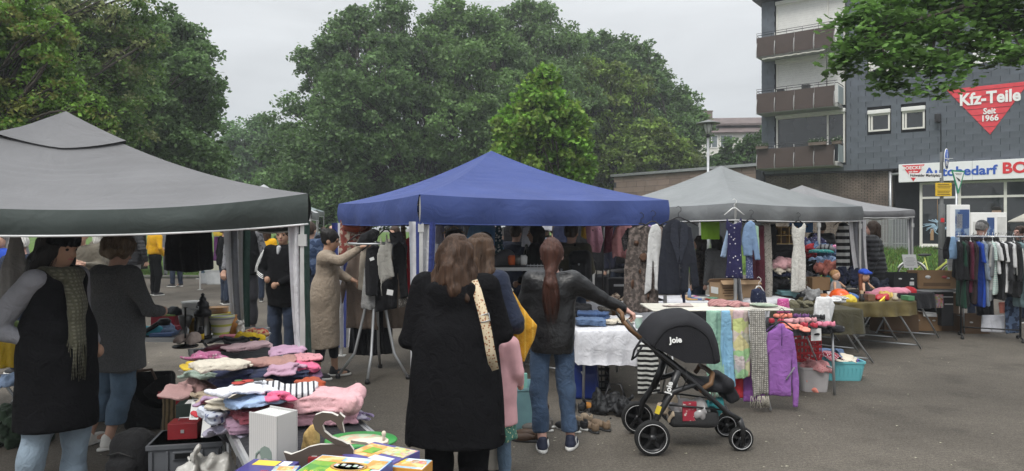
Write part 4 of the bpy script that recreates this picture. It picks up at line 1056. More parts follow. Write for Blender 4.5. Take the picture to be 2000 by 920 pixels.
 if top:
  fo = folds(fold, 15,(1,1,.5), seed)
  if puff:
   f0 = fo; fo = lambda x, y, z: f0(x, y, z) * .6 - puff * np.abs(np.sin((z + .01 * np.sin(x * 9)) * 3.1416 / .075))
  T = [cone(U((-.135 * wd, -.005,1.385)), U((.135 * wd, -.005,1.385)),.074,.074,.05), ell(U((0,0,1.27)),(.185 * wd, .128 * wd, .2),.06, Mt), ell(U((0,.01,1.06)),(.178 * wd, .135 * wd, .2),.07, Mt)]
  fl_ = flare or .175 * wd
  T.append(cone((0,.0,1.05),(0,.0, hem - fl_ * .8), max(.17 * wd, .2 * legw * (hem < .7)), max(fl_, .215 * legw * (hem < .7)),.06,1.12)); T += ([ell((0,-.005,.92),(.185 * wd, .155 * wd, .16),.06)] if hem < .88 else []); T.append(below(hem))
  if collar: T += [cone(U((.06 * math.cos(a),-.01 + .06 * math.sin(a),1.44 + .01 * math.sin(a))), U((.06 * math.cos(a + .9),-.01 + .06 * math.sin(a + .9),1.44 + .01 * math.sin(a + .9))),.02,.02,.015) for a in np.arange(0,6.28,.9)]
  if hood: T += [cone(U((.10 * math.cos(a),-.03 + .075 * math.sin(a) * 1.2,1.43 - .035 * (math.sin(a) < 0) - .03 * abs(math.cos(a)))), U((.10 * math.cos(a + .6),-.03 + .09 * math.sin(a + .6),1.43 - .035 * (math.sin(a + .6) < 0) - .03 * abs(math.cos(a + .6)))),.034,.034,.02) for a in np.arange(2.8,6.6,.6)] + [ell(U((0,-.135,1.345)),(.125,.055,.085),.03), cone(U((-.1,-.12,1.39)), U((.1,-.12,1.39)),.04,.04,.02)]
  SL = []
  for nm in arm:
   s_, e, w, sd = arm[nm]; d = (w - e) / np.linalg.norm(w - e); wi = w - d * .03
   SL += [cone(s_, e, .071 * wd ** .5,.058,.05), cone(e, wi, .056,.044,.02)]
  if sleeves == 'same': T += SL
  elif sleeves == 'cap':
   for nm in arm: s_, e, w, sd = arm[nm]; T += [cone(s_, s_ + (e - s_) * .5,.07,.066,.04)]
  coat = sdf(topname, T, res, top, o, fo); cl.append(coat)
  if sleeves not in ('same', 'cap', None): sdf('sleeves', SL, res, sleeves, o, folds(.006,24,(1,1,1), seed + 1))
 if under: sdf('shirt', [ell(U((0,.02,1.2)),(.17 * wd, .125 * wd, .25),.03, Mt), below(under[1])], res, under[0], o, folds(.005,20,(1,1,.5), seed + 4))
 if skirt: sdf('skirt', [cone((0,0,1.0),(0,0, skirt[1] - .15),.15, skirt[2], .04,1.2), below(skirt[1])], res, skirt[0], o, folds(.012,26,(1,1,.15), seed + 5))
 if bottom:
  T = [ell((0,-.005,.94),(.165,.12,.12),.05)]
  for a, b, c in leg: T += [cone(a, b, .096 * legw, .074 * legw, .03), cone(b, (c[0], c[1], .02),.073 * legw, .06 * legw, .03)]
  T.append(below(bhem))
  sdf('trousers', T, res, bottom, o, folds(.010,22,(1,1,1.1), seed + 2))
 if shoes:
  for sg, (a, b, c) in zip((1,-1), leg):
   M = rotm(0,0, sg * .18); q = lambda x, y, z: np.array((c[0], c[1], 0)) + M @ vec3((x, y, z))
   s_ = sdf('shoe', [ell(q(0,.06,.035),(.043,.115,.045),.02, M), cone(q(0,-.02,.05), q(0,-.015,.095),.04,.038,.03), below(.012)], max(.009, lo * .8), shoes, o)
   sdf('sole', [ell(q(0,.05,.015),(.049,.142,.05),.0, M), below(.001),(lambda x, y, z: z - .028 + 0 * x + 0 * y, None, None, 0, 'i')], max(.007, lo * .7), sole or m_sole, s_)
 def headpiece(name, prims, m, res_=None, disp=None):
  q = sdf(name, prims, res_ or max(lo, .011), m, o, disp); q.matrix_local = Matrix.Translation(hpu) @ MH.to_4x4() @ Matrix.Scale(K, 4) @ Matrix.Translation(-hp); return q
 st, hm = hair if hair else (None, None)
 strand = lambda x, y, z: .0035 * np.sin(np.arctan2(x, -(y + .0)) * 34 + 9 * z + 3 * np.sin(z * 14)) + .002 * np.sin(np.arctan2(x, -y) * 80 + 30 * z)
 facecut = ell((0,.135,1.55),(.1,.1,.108),.015, None, 's')
 if st:
  capz = 1.625
  Hs = [ell((0,-.014,1.618),(.087,.104,.105),.02)]
  if st == 'short': Hs += [cone((0,-.07,1.58),(0,-.07,1.53),.05,.04,.03), facecut, ((lambda x, y, z: 1.535 - z + 0 * x + 0 * y + (y > -.02) * .05), None, None, 0, 'i')]
  if st == 'bob': Hs += [cone((sx_ * .07,-.02,1.6),(sx_ * .08,-.0,1.46),.04,.035,.03) for sx_ in (-1,1)] + [cone((0,-.06,1.6),(0,-.06,1.46),.07,.065,.03), facecut]
  if st == 'long':
   Hs += [cone((sx_ * .06,-.03,1.62),(sx_ * .095,-.03,1.45),.055,.045,.04) for sx_ in (-1,1)] + [cone((sx_ * .095,-.04,1.47),(sx_ * .11,-.085,1.36),.045,.035,.03) for sx_ in (-1,1)]
   Hs += [cone((0,-.06,1.6),(0,-.1,1.45),.085,.08,.03), cone((0,-.1,1.48),(0.01,-.15,1.37),.08,.05,.03), cone((.06,-.1,1.45),(.09,-.15,1.32),.04,.015,.03), cone((-.06,-.1,1.45),(-.06,-.16,1.33),.04,.016,.03), facecut]
  if st == 'pony':
   Hs += [cone((0,-.05,1.6),(0,-.07,1.50),.08,.055,.03), facecut, ((lambda x, y, z: 1.455 - z + .5 * np.clip(y + .04,0,1) + 0 * x), None, None, 0, 'i'), cone((0,-.1,1.49),(0,-.125,1.465),.034,.032,.015), cone((0,-.125,1.465),(.006,-.155,1.38),.034,.046,.015), cone((.006,-.155,1.38),(.02,-.155,1.17),.046,.014,.02)]
  if st == 'bun': Hs += [facecut, ell((.01,-.09,1.66),(.055,.05,.05),.015), cone((.06,-.04,1.66),(-.05,-.06,1.68),.03,.035,.02),((lambda x, y, z: 1.535 - z + .3 * np.clip(y + .02,0,1) + 0 * x), None, None, 0, 'i')]
  if st == 'big': Hs += [facecut, ell((0,-.02,1.64),(.12,.125,.105),.03), ell((.07,-.03,1.62),(.06,.07,.07),.03), ell((-.075,-.03,1.63),(.06,.07,.07),.03), ell((.02,-.08,1.57),(.09,.06,.06),.03)]
  cur = {'big': .012, 'long': .007}.get(st, .003); w_ = wob(seed + 9)
  if lo <= .012 and st in ('long', 'pony', 'big', 'bun'): strands(o, st, hm, Matrix.Translation(hpu) @ MH.to_4x4() @ Matrix.Scale(K, 4) @ Matrix.Translation(-hp), seed)
  headpiece('hair', Hs, hm, None, lambda x, y, z: strand(x, y, z) + cur * w_(x, y, z, 55))
 if hat:
  kind, hmt = hat
  if kind == 'cap':
   q = headpiece('cap', [ell((0,-.008,1.645),(.088,.107,.088),.01), ell((0,.115,1.645),(.07,.085,.012),.012),((lambda x, y, z: 1.638 - z + 0 * x + .25 * np.clip(y - .06,0,1) + 0 * y), None, None, 0, 'i')], hmt)
  if kind == 'beanie': headpiece('hat', [ell((0,-.012,1.64),(.1,.116,.11),.01), cone((-.07,0,1.625),(.07,0,1.625),.03,.03,.03), below(1.615)], hmt, None, folds(.004,40))
 if face_on:
  for sx_ in (-1,1):
   e = MB(); e.lathe([(0,-.011),(.008,-.0075),(.011,0),(.008,.0075),(0,.011)], (0,0,0),10); q = e.build('eye', m_eye, o); q.location = Hh((sx_ * .031,.0775,1.598))
   e = MB(); e.tube([Hh((sx_ * .016,.094,1.616)), Hh((sx_ * .034,.09,1.622)), Hh((sx_ * .05,.078,1.615))], [.0022,.003,.0018], 6); e.build('eyebrow', hm or H_DB, o)
  e = MB(); e.tube([Hh((x, .0965 - abs(x) * .4,1.5375 + abs(x) * .08)) for x in (-.024,-.012,0,.012,.024)], [.002,.0055,.006,.0055,.002], 7); e.build('lips', m_lip, o)
 return o
c_blk = cloth('black_wool', (.007,.007,.008), var=.25, sheen=.0, spec=.08); c_ch = cloth('charcoal_marl', (.085,.086,.088), var=.4, scale=110, bump=.6); c_gy = cloth('grey_knit', (.23,.23,.25), var=.1)
c_jn = cloth('blue_jeans', (.052,.085,.145), var=.35, scale=5); c_jl = cloth('pale_jeans', (.26,.33,.40), var=.25, scale=6); c_jm = cloth('mid_jeans', (.10,.15,.21), var=.3, scale=6); c_jd = cloth('dark_jeans', (.025,.035,.06), var=.3)
c_nv = cloth('navy_cloth', (.018,.024,.045)); c_be = cloth('beige_knit', (.29,.235,.18), var=.15, scale=60); c_pk = cloth('pink_raincoat', (.64,.36,.38), bump=.1, rough=.6, wrinkle=0)
c_tan = cloth('tan_jacket', (.13,.115,.09)); c_yel = cloth('yellow_jacket', (.72,.38,.01)); c_ol = cloth('olive_parka', (.075,.068,.045), var=.25); c_gb = cloth('grey_blue', (.10,.13,.17)); c_ds = cloth('dark_stripe', (.02,.02,.024))
c_lea = mat('black_leather', (.010,.010,.011), rough=.36, spec=.4, var=.3, scale=12, bump=.5, bscale=45, wrinkle=4)
c_puf = mat('black_puffer', (.012,.012,.015), rough=.5, spec=.4, var=.2, bump=.3, bscale=60)
c_nvp = cloth('blue_marbled_coat', (.02,.035,.075), pat='blotch', col2=(.07,.10,.17), pscale=14)
s_wh = mat('white_sneaker', (.62,.60,.56), rough=.6, var=.12); s_bk = mat('black_sneaker', (.02,.02,.022), rough=.6); s_nv = mat('navy_sneaker', (.02,.025,.05), rough=.6)
def at(px, Y): return ((px - CX) * Y / FPX, Y)
p_vest = person('woman in a long black sleeveless fleece vest and pale jeans, hand in her pocket', at(112,4.42),-97,1.73, wd=1.06, top=c_blk, hem=.47, flare=.235, sleeves=c_gy, bottom=c_jl, bhem=.05, legw=1.15, shoes=s_wh, hair=('long', H_BK), hat=('beanie', c_blk), Rt=((.22,-.25,1.09),(.165,.0,1.03)), L='pocket', yaw=-6, tilt=14, face_on=True, res=.014, lo=.011, hands='', topname='vest', feet=((-.1,.02),(.12,-.13)), skinm=SK2)
sc = MB()
c_scf = cloth('olive_scarf', (.07,.068,.045), pat='check', col2=(.12,.115,.085), pscale=14, thr=.4, var=.3, scale=50)
sdf('scarf', [cone((.1 * math.cos(a),-.0 + .1 * math.sin(a),1.43 - .02 * math.sin(a)),(.1 * math.cos(a + .6),.1 * math.sin(a + .6),1.43 - .02 * math.sin(a + .6)),.042,.042,.02) for a in np.arange(0,6.28,.6)] + [cone((.04,.12,1.42),(.06,.185,1.22),.05,.06,.03,1.6), cone((.06,.185,1.22),(.07,.20,1.02),.06,.062,.03,1.8)], .012, c_scf, p_vest, folds(.007,30,(1,1,.3),4))
fr_ = MB(); rf = random.Random(2)
for i in range(46):
 x, y = .07 + rf.uniform(-.055,.055),.20 + rf.uniform(-.03,.03); fr_.tube([(x, y, 1.03),(x + rf.uniform(-.008,.008), y + rf.uniform(-.01,.01),.93),(x + rf.uniform(-.015,.015), y + rf.uniform(-.015,.015),.80 + rf.uniform(-.03,.03))], .003,4)
fr_.build('fringe', c_scf, p_vest)
p_grey = person('woman in a charcoal marl hooded coat and cropped jeans seen from behind', at(226,5.5),-22,1.66, wd=1.16, top=c_ch, hem=.64, flare=.235, hood=True, bottom=c_jm, bhem=.20, legw=1.12, shoes=s_wh, hair=('big', H_GB), L='front', Rt=((.34,.02,1.12),(.2,.26,1.08)), tilt=16, res=.015, lo=.012, feet=((-.24,-.05),(.02,-.08)))
person('white haired man in a navy jacket stooping, seen from behind at the far left', at(52,8.2),62,1.66, top=c_nv, hair=('short', H_WH), lean=14, bottom=c_jd, shoes=s_bk, res=.02, skinm=SK3)
person('woman in a bright blue coat at the left edge of the photo', at(4,10),190,1.66, top=cloth('bright_blue_coat', (.03,.08,.45)), hem=.7, bottom=c_jd, shoes=s_bk, hair=('bob', H_GY), res=.022, lo=.014)
person('man in a tan jacket facing the camera behind the two women, hands together', at(158,9.3),205,1.74, top=c_tan, hem=.8, bottom=c_jd, shoes=s_bk, hair=('short', H_GY), L=((-.24,.05,1.17),(-.05,.26,1.23)), Rt=((.24,.05,1.17),(.05,.27,1.2)), hands='LR', curl=.8, face_on=True, res=.02, tilt=10, palm={'L': (1,0,0), 'R': (-1,0,0)})
person('man in a quilted black puffer jacket and light trousers, fist at his side', at(258,15),-20,1.83, wd=1.15, top=c_puf, hem=.87, puff=.016, bottom=cloth('light_grey_trousers', (.32,.32,.33)), shoes=s_bk, hair=('short', H_GY), hands='R', curl=1.0, res=.022, palm={'R': (-1,0,0)}, Rt=((.3,-.03,1.16),(.32,.05,.93)))
person('person in a bright yellow jacket and black trousers behind the hanging black skirt', at(303,17.5),-30,1.8, top=c_yel, hem=.98, bottom=c_blk, shoes=s_bk, hair=('short', H_DB), L='front', Rt='pocket', res=.022, lo=.016)
person('passer-by in grey trousers far behind the yellow jacket', at(316,24),30,1.75, top=c_gy, bottom=cloth('grey_trousers', (.2,.2,.21)), shoes=s_bk, hair=('short', H_DB), res=.026, lo=.02)
p_adi = person('man in a black cap and black jacket with three white sleeve stripes', at(553,9.0),168,1.74, wd=1.12, top=c_blk, hem=.70, bottom=c_jd, legw=1.12, shoes=s_bk, hair=('short', H_DB), hat=('cap', c_blk), Rt=((.31,-.02,1.13),(.1,.22,1.06)), L=((-.31,-.02,1.13),(-.08,.24,1.0)), yaw=12, face_on=True, res=.016, lo=.011, hands='', skinm=SK2, collar=True)
for i in range(3):
 s_ = MB(); dy = -.022 + i * .022
 s_.tube([(.235 + .004, dy * .9 + .035,1.41),(.30,.05 + dy, 1.30),(.345,.04 + dy, 1.2),(.355,.048 + dy * .8,1.13)], .0055,4); s_.build('sleeve_stripe', m_white, p_adi)
 s_ = MB(); s_.tube([(.34,.05,1.125 + dy),(.27,.125,1.112 + dy),(.2,.198,1.098 + dy),(.13,.245,1.08 + dy)], .0055,4); s_.build('sleeve_stripe', m_white, p_adi)
sdf('shirt', [cone((-.0,.10,1.44),(0,.125,1.37),.03,.015,.01)], .01, cloth('white_check', (.5,.5,.5), pat='check', col2=(.15,.17,.2), pscale=40), p_adi)
p_fl = person('tall man in a grey marled fleece and black waistcoat, head hidden behind the gazebo valance', at(478,11.6),190,1.99, wd=1.05, top=c_blk, hem=.8, sleeves=cloth('grey_marl', (.17,.17,.18), pat='blotch', col2=(.05,.05,.055), pscale=26, thr=.55), bottom=c_ds, shoes=s_bk, hair=('short', H_DB), hands='R', res=.022, lo=.014)
person('person in a blue marbled padded coat between the gazebo leg and the woman in beige', at(606,10.6),-10,1.8, top=c_nvp, hem=.95, bottom=c_jd, shoes=s_bk, hair=('short', H_DB), res=.022, lo=.016, puff=.01)
p_be = person('woman in a long beige knitted cardigan reaching up to the clothes rack', at(634,7.98),-84,1.70, wd=.95, top=c_be, hem=.36, flare=.2, bottom=c_ds, bhem=.21, legw=.85, shoes=s_bk, hair=('bun', H_BK), Rt=((.20,.20,1.36),(.13,.42,1.50)), L=((-.2,.1,1.2),(-.12,.3,1.12)), hands='LR', curl=.9, yaw=-4, tilt=12, face_on=True, res=.015, lo=.011, lean=4, topname='cardigan', feet=((-.1,.1),(.1,-.08)), skinm=SK2)
for px, Y, h, hm, tm, lb in ((632,21,1.72, H_BR, c_nv, 'brown haired visitor far back between the left and blue gazebos'),(648,19,1.77, H_WH, c_gy, 'bald headed visitor far back beside the blue gazebo pole'),(612,24,1.8, H_DB, c_gb, 'distant visitor in grey blue beside the left gazebo corner'),(668,26,1.8, H_GY, c_tan, 'distant visitor glimpsed by the far teal gazebo')):
 person(lb, at(px, Y),150 + px % 50, h, top=tm, bottom=c_jd, shoes=s_bk, hair=('short', hm) if hm != H_WH else None, res=.026, lo=.018)
p_hood = person('woman with wavy brown hair in a long black hooded coat, back to the camera', at(890,4.27),-4,1.68, wd=1.30, top=c_blk, hem=.44, flare=.335, hood=True, bottom=c_blk, legw=1.35, shoes=s_bk, hair=('long', H_BR), L=((-.30,-.02,1.06),(-.17,.2,1.03)), Rt=((.30,.02,1.1),(.16,.25,1.1)), res=.014, lo=.012, topname='coat', tilt=6)
st_ = MB(); m_strap = mat('patterned_strap', (.62,.52,.36), pat='spots', col2=(.3,.12,.05), pscale=60, thr=.35)
pts = [(.12,-.085,1.44),(.15,-.125,1.38),(.185,-.158,1.27),(.215,-.17,1.15),(.235,-.165,1.03),(.255,-.12,.9)]
V = []; Fq = []
for i, p in enumerate(pts):
 V += [(p[0] - .027, p[1] - .012, p[2] - .008),(p[0] + .027, p[1] - .004, p[2] + .008)]
 if i: Fq.append((2 * i - 2,2 * i - 1,2 * i + 1,2 * i))
st_.add(V, Fq, True); so_ = st_.build('bag_strap', m_strap, p_hood)
sm_ = so_.modifiers.new('solid', 'SOLIDIFY'); sm_.thickness = .006
b = MB(); b.tube([(.17,-.166,1.235),(.225,-.172,1.25),(.235,-.18,1.21),(.18,-.175,1.195)], .005,6, closed=True); b.build('buckle', m_steel, so_)
p_sec = person('woman in dark navy with a mustard bag, half hidden behind the black coat', at(938,4.85),-35,1.68, wd=1.05, top=c_nv, hem=.8, bottom=cloth('cream_trousers', (.5,.46,.4)), shoes=s_bk, hair=('long', hairm('light_brown', (.06,.034,.02))), Rt=((.29,.02,1.12),(.2,.2,1.0)), L='front', res=.016, lo=.012, tilt=8)
c_must = cloth('mustard_bag', (.52,.26,.02), pat='rings', col2=(.6,.36,.06), axis='X', pscale=6, thr=.9)
yb = sdf('tote_bag', [flat([(-.03,.25),(-.005,.24),(.06,.13),(.165,.0),(.145,-.1),(.07,-.26),(.03,-.22),(-.01,-.04),(-.04,.11)], .045, lambda x, z: .01 * np.sin(x * 30) + .015 * np.sin(x * 17 + z * 9))], .011, c_must, None, folds(.006,25,(1,1,.3),8), PX(1003,636,4.80), R(6))
tag(yb, 'mustard yellow cloth bag hanging from the shoulder of the half hidden woman', 'bag')
b = MB(); b.tube([(-.012,0,.24),(-.06,-.03,.30),(-.12,-.05,.34),(-.17,.0,.33)], .014,6); b.build('strap', cloth('cream_strap', (.6,.55,.42)), yb)
p_girl = person('small girl in a pink raincoat over a floral dress and jeans', at(966,4.70),-18,1.17, wd=1.12, top=c_pk, hem=.60, flare=.245, hood=True, bottom=c_jm, bhem=.0, legw=.95, shoes=s_wh, hair=('pony', H_BR), headk=1.25, res=.018, lo=.014, skirt=(cloth('floral_dress', (.06,.17,.13), pat='spots', col2=(.5,.5,.3), pscale=38, thr=.3),.46,.24), L='down', Rt='low', topname='raincoat')
b = MB(); b.box((.12,-.262,.70),(.1,.006,.035), rz=R(18)); b.build('reflector', mat('reflector', (.5,.5,.5), rough=.3), p_girl)
p_lea = person('woman in a black leather jacket and blue jeans holding the pushchair handle', at(1078,5.46),-8,1.62, wd=1.0, top=c_lea, hem=.80, flare=.185, bottom=c_jn, bhem=.15, legw=1.0, shoes=s_nv, hair=('pony', H_RB), headk=1.1, Rt=((.40,.10,1.24),(.60,.20,1.13)), L=((-.24,.05,1.12),(-.12,.24,1.05)), hands='R', curl=.95, res=.013, lo=.011, fold=.012, feet=((-.07,-.10),(.155,.0)), palm={'R': (0,0,-1)}, skinm=SK3)
for (sx_, sy_) in ((-.07,-.1),(.155,.0)):
 b = MB()
 for k in range(3): b.tube([(sx_ + .047 - .0, sy_ + .02 + k * .028,.03),(sx_ + .038, sy_ + .035 + k * .028,.075)], .005,4)
 b.build('shoe_stripe', m_white, p_lea)
person('dark haired person in black looking right, under the blue gazebo', at(948,8.9),-75,1.66, top=c_blk, bottom=c_blk, shoes=s_bk, hair=('bob', H_BK), res=.02, skinm=SK2, face_on=True)
person('person in a navy padded jacket seen from behind, in the middle of the blue gazebo', at(1008,10.6),-25,1.76, top=c_nv, hem=.62, flare=.2, hood=True, bottom=c_jd, shoes=s_bk, hair=('short', H_BR), res=.02)
pw = person('dark haired woman in black with a checked scarf, in profile facing left', at(1046,9.6),82,1.76, top=c_blk, hem=.6, flare=.2, bottom=c_blk, shoes=s_bk, hair=('bob', H_BK), L='low', Rt='low', face_on=True, res=.02, skinm=SK2)
sdf('scarf', [cone((-.03,.12,1.42),(-.06,.16,1.12),.035,.04,.01,1.5)], .012, cloth('check_scarf', (.03,.03,.03), pat='check', col2=(.5,.5,.48), pscale=22, thr=.4), pw)
person('man in a grey blue jacket, back turned, behind the checked scarf', at(1084,12),-10,1.8, top=c_gb, hem=.8, bottom=c_jd, shoes=s_bk, hair=('short', H_DB), res=.022, lo=.016)
p_ol = person('person in an olive hooded parka with a black backpack', at(1116,9.0),-22,1.78, wd=1.12, top=c_ol, hem=.9, hood=True, bottom=c_jd, shoes=s_bk, hair=('short', H_DB), Rt='front', L='front', res=.018, fold=.011)
bp_ = sdf('backpack', [rbox((0,0,0),(.14,.085,.2),.07,.02), rbox((0,-.08,-.06),(.1,.04,.1),.03,.02), cone((-.09,.06,.16),(-.1,.12,.22),.02,.02,.02)], .014, cloth('black_nylon', (.014,.014,.016), rough=.6), None, folds(.006,22), PX(1133,520,8.74), R(-22))
tag(bp_, 'black backpack on the back of the olive parka', 'backpack')
b = MB(); b.tube([(.02,-.12,.02),(.02,-.125,.04)], .012,8); b.build('badge', m_steel, bp_)
b = MB(); b.tube([(-.09,.06,.18),(-.11,.14,.26),(-.1,.2,.27)], .018,6); b.build('strap', c_blk, bp_)
person('grey haired visitor in navy deep behind the blue gazebo', at(985,14),20,1.72, top=c_nv, bottom=c_jd, shoes=s_bk, hair=('short', H_GY), res=.024, lo=.016)
person('stooping person in a grey pinstriped top behind the long white table', at(1408,11.0),20,1.62, top=cloth('grey_pinstripe', (.12,.125,.13), pat='stripe', col2=(.2,.2,.2), axis='X', pscale=22), hem=.7, flare=.2, bottom=c_jd, shoes=s_bk, hair=('bob', H_BK), lean=10, tilt=10, res=.02)
person('dark haired person in a patterned dark top beside the hanging blazer', at(1366,11.3),60,1.58, top=cloth('dark_print', (.03,.026,.024), pat='blotch', col2=(.09,.07,.06), pscale=30), bottom=c_jd, shoes=s_bk, hair=('bob', H_DB), res=.022)
person('person in a black puffer jacket seen from behind the heap of toys', at(1604,15.2),0,1.84, wd=1.15, top=c_puf, hem=.85, puff=.016, bottom=c_jd, shoes=s_bk, hair=('short', H_DB), res=.022)
pu = person('woman in a black quilted coat in profile behind the striped gazebo leg', at(1704,12.2),62,1.83, wd=1.2, top=c_puf, hem=.72, puff=.016, sleeves='same', bottom=c_jd, shoes=s_bk, hair=('bob', H_DB), Rt=((.28,-.02,1.13),(.26,.08,.92)), hands='R', face_on=True, res=.02, skinm=SK3)
p_cap = person('man in a flat cap and black t-shirt looking down behind the right clothes rail', at(1914,12.1),-25,1.84, wd=1.2, top=cloth('black_tee', (.02,.017,.017)), hem=.85, sleeves='cap', bottom=c_jd, shoes=s_bk, hair=('short', H_GY), hat=('cap', cloth('grey_tweed', (.10,.10,.10), pat='check', col2=(.05,.05,.05), pscale=50)), yaw=-38, tilt=24, face_on=True, res=.018, L='front', Rt='front', skinm=SK3)
person('person in dark clothes under the pale parasol at the right edge', at(1992,12.6),100,1.74, top=c_ds, bottom=c_jd, shoes=s_bk, hair=('short', H_DB), res=.02, face_on=True, skinm=SK3)
# ---- goods: builders
def hanger(parent, w, z=0.0, m=None, y=0.0):
 b = MB(); b.tube([(-w / 2, y, z - .09),(-.02, y, z + .0),(.02, y, z),(w / 2, y, z - .09)], .008,6)
 b.tube([(0, y, z),(0, y, z + .05),(.028, y, z + .07),(.03, y, z + .1),(0, y, z + .125),(-.022, y, z + .108)], .0035,5)
 return b.build('hanger', m or m_dark, parent)
def hang(name, label, cat, px, Y, m, t=.02, amp=.012, k=34, res=.011, group=None, hg=None, hm=None, seed=0, dz=0.0, bev=.008):
 """hanging cloth with the outline px (photo pixels) hung at depth Y"""
 P = [PX(a, b, Y) for a, b in px]; x0 = (min(p.x for p in P) + max(p.x for p in P)) / 2; z1 = max(p.z for p in P); H = max(.05, z1 - min(p.z for p in P))
 poly = [(p.x - x0, p.z - z1) for p in P]; r = random.Random(len(label) * 7 + seed + int(px[0][0])); a1, a2, a3 = (r.uniform(0,6) for _ in range(3))
 yf = lambda x, z: amp * (.35 + .65 * np.clip(-z / H, 0,1)) * (np.sin(x * k + a1 + 1.5 * np.sin(z * 3 + a3)) + .6 * np.sin(x * k * 2.1 + a2 + z * 4)) + amp * .5 * np.sin(z * 9 + x * 6 + a3)
 o = sdf(name, [flat(poly, t, yf, min(bev, t * .8))], res, m, None, None, (x0, Y, z1)); tag(o, label, cat, group)
 if hg: hanger(o, hg, .02 + dz, hm)
 return o
def sheet(name, label, cat, px, Y, m, lean=-6):
 P = [PX(a, b, Y) for a, b in px]; x0 = sum(p.x for p in P) / len(P); z0 = min(p.z for p in P)
 b = MB(); b.prism([(p.x - x0, p.z - z0) for p in P], -.0015,.0015); o = b.build(name, m, None, (x0, Y, z0)); o.rotation_euler = (R(lean),0,0); return tag(o, label, cat)
def folded(name, label, cat, c, w, d, h, n, m, rz=0.0, seed=1, group=None, wav=.012, res=.010, roll=False):
 wb, wr = wob(seed),(lambda f1, f2: (lambda x, y, z: f1(x, y, z) + f2(x, y, z)))(folds(.011,26,(1.7,.6,.6), seed + 3,.9), folds(.0045,66,(1.3,.8,.6), seed + 6,1.1)); r = random.Random(seed); off = [r.uniform(-.014,.014) for _ in range(n + 2)]; of2 = [r.uniform(-.014,.014) for _ in range(n + 2)]
 o1, o2 = np.array(off), np.array(of2)
 def f(x, y, z):
  zz = z - h / 2 - wav * wb(x, y, 0,16) * .8 + 0 * x
  q = np.clip(((zz + h / 2) / h * n),0, n - .001); li = q.astype(int) if hasattr(q, 'astype') else int(q)
  X = np.abs(x - o1[li]) - w / 2 + .022; Y = np.abs(y - o2[li]) - d / 2 + .022; Z = np.abs(zz) - h / 2 + .016
  dd = np.sqrt(np.maximum(X, 0) ** 2 + np.maximum(Y, 0) ** 2 + np.maximum(Z, 0) ** 2) + np.minimum(np.maximum(np.maximum(X, Y), Z),0) - .018
  fr = q - li
  return dd + .010 * np.exp(-((np.minimum(fr, 1 - fr)) / .16) ** 2) * (np.maximum(X, Y) > -.02)
 pr = [(f, np.array((-w / 2 - .03,-d / 2 - .03,-.02)), np.array((w / 2 + .03, d / 2 + .03, h + .03)),0, 'u')]
 if roll: pr.append(cone((w / 2 - .02,-d / 2, h * .6),(w / 2 - .02, d / 2, h * .6), h * .55, h * .55,.02))
 return tag(sdf(name, pr, res, m, None, wr, c, rz), label, cat, group)
def heap(name, label, cat, c, w, d, h, m, rz=0.0, seed=1, group=None, amp=.022, res=.010):
 o = sdf(name, [ell((0,0, h * .1),(w / 2, d / 2, h * .7),.02), ell((w * .2,-d * .12, h * .3),(w * .25, d * .3, h * .6),.05), ell((-w * .22, d * .1, h * .3),(w * .24, d * .3, h * .55),.05), below(0.0)], res, m, None, (lambda f1, f2: (lambda x, y, z: f1(x, y, z) + f2(x, y, z)))(folds(amp * 1.2,26,(1.8,.6,.8), seed, 1.1), folds(amp * .45,62,(1.4,.8,.7), seed + 5,1.2)), c, rz)
 return tag(o, label, cat, group)
def lay(name, label, cat, c, w, d, h, m, rz=0.0, seed=1, group=None, res=.009):
 """a thin garment dropped flat: outline with sleeves or legs, a second turned-over layer, creases"""
 r = random.Random(seed * 13 + 5); k = seed % 4; a, b = w / 2, d / 2
 shp = ([(-.3,1),(-.1,.92),(.12,.92),(.3,1),(.62,.86),(1,.42),(.8,.16),(.52,.42),(.56,-1),(-.5,-.96),(-.52,.4),(-.8,.2),(-1,.5),(-.62,.88)],
     [(-.9,.9),(.85,1),(1,.2),(.92,-.9),(.3,-1),(.2,-.3),(.05,-.3),(-.1,-.96),(-.85,-.9),(-1,.1)],
     [(-1,.7),(-.4,1),(.5,.85),(1,.95),(.9,.1),(1,-.7),(.4,-.95),(-.3,-.8),(-.95,-1),(-.85,-.1)],
     [(-.4,1),(.3,.95),(.75,.8),(.95,-.5),(.7,-.75),(.5,.1),(.45,-.9),(-.4,-1),(-.5,.2),(-.9,-.3),(-1,-.1),(-.7,.8)])[k]
 P = [(x * a * r.uniform(.9,1.1), z * b * r.uniform(.9,1.1)) for x, z in shp]
 P2 = [(x * .62 + a * r.uniform(-.25,.25), z * .6 + b * r.uniform(-.3,.3)) for x, z in P]
 w1, w2 = wob(seed + 2), wob(seed + 40); A = max(.010, h * .24)
 def yf(o):
  return lambda X, Z: -(A * w1(X, 0, Z, 13,(1.3,1,.7)) + A * .7 * (1 - 2 * np.abs(np.sin(w2(X, 0, Z, 16,(1.6,1,.5)) * 1.6))) + o)
 o = sdf(name, [flat(P, .014, yf(h * .35),.009), flat(P2,.016, yf(h * .35 + .022),.009)], res, m, None, None, c)
 o.rotation_euler = (R(-90),0, rz); return tag(o, label, cat, group)
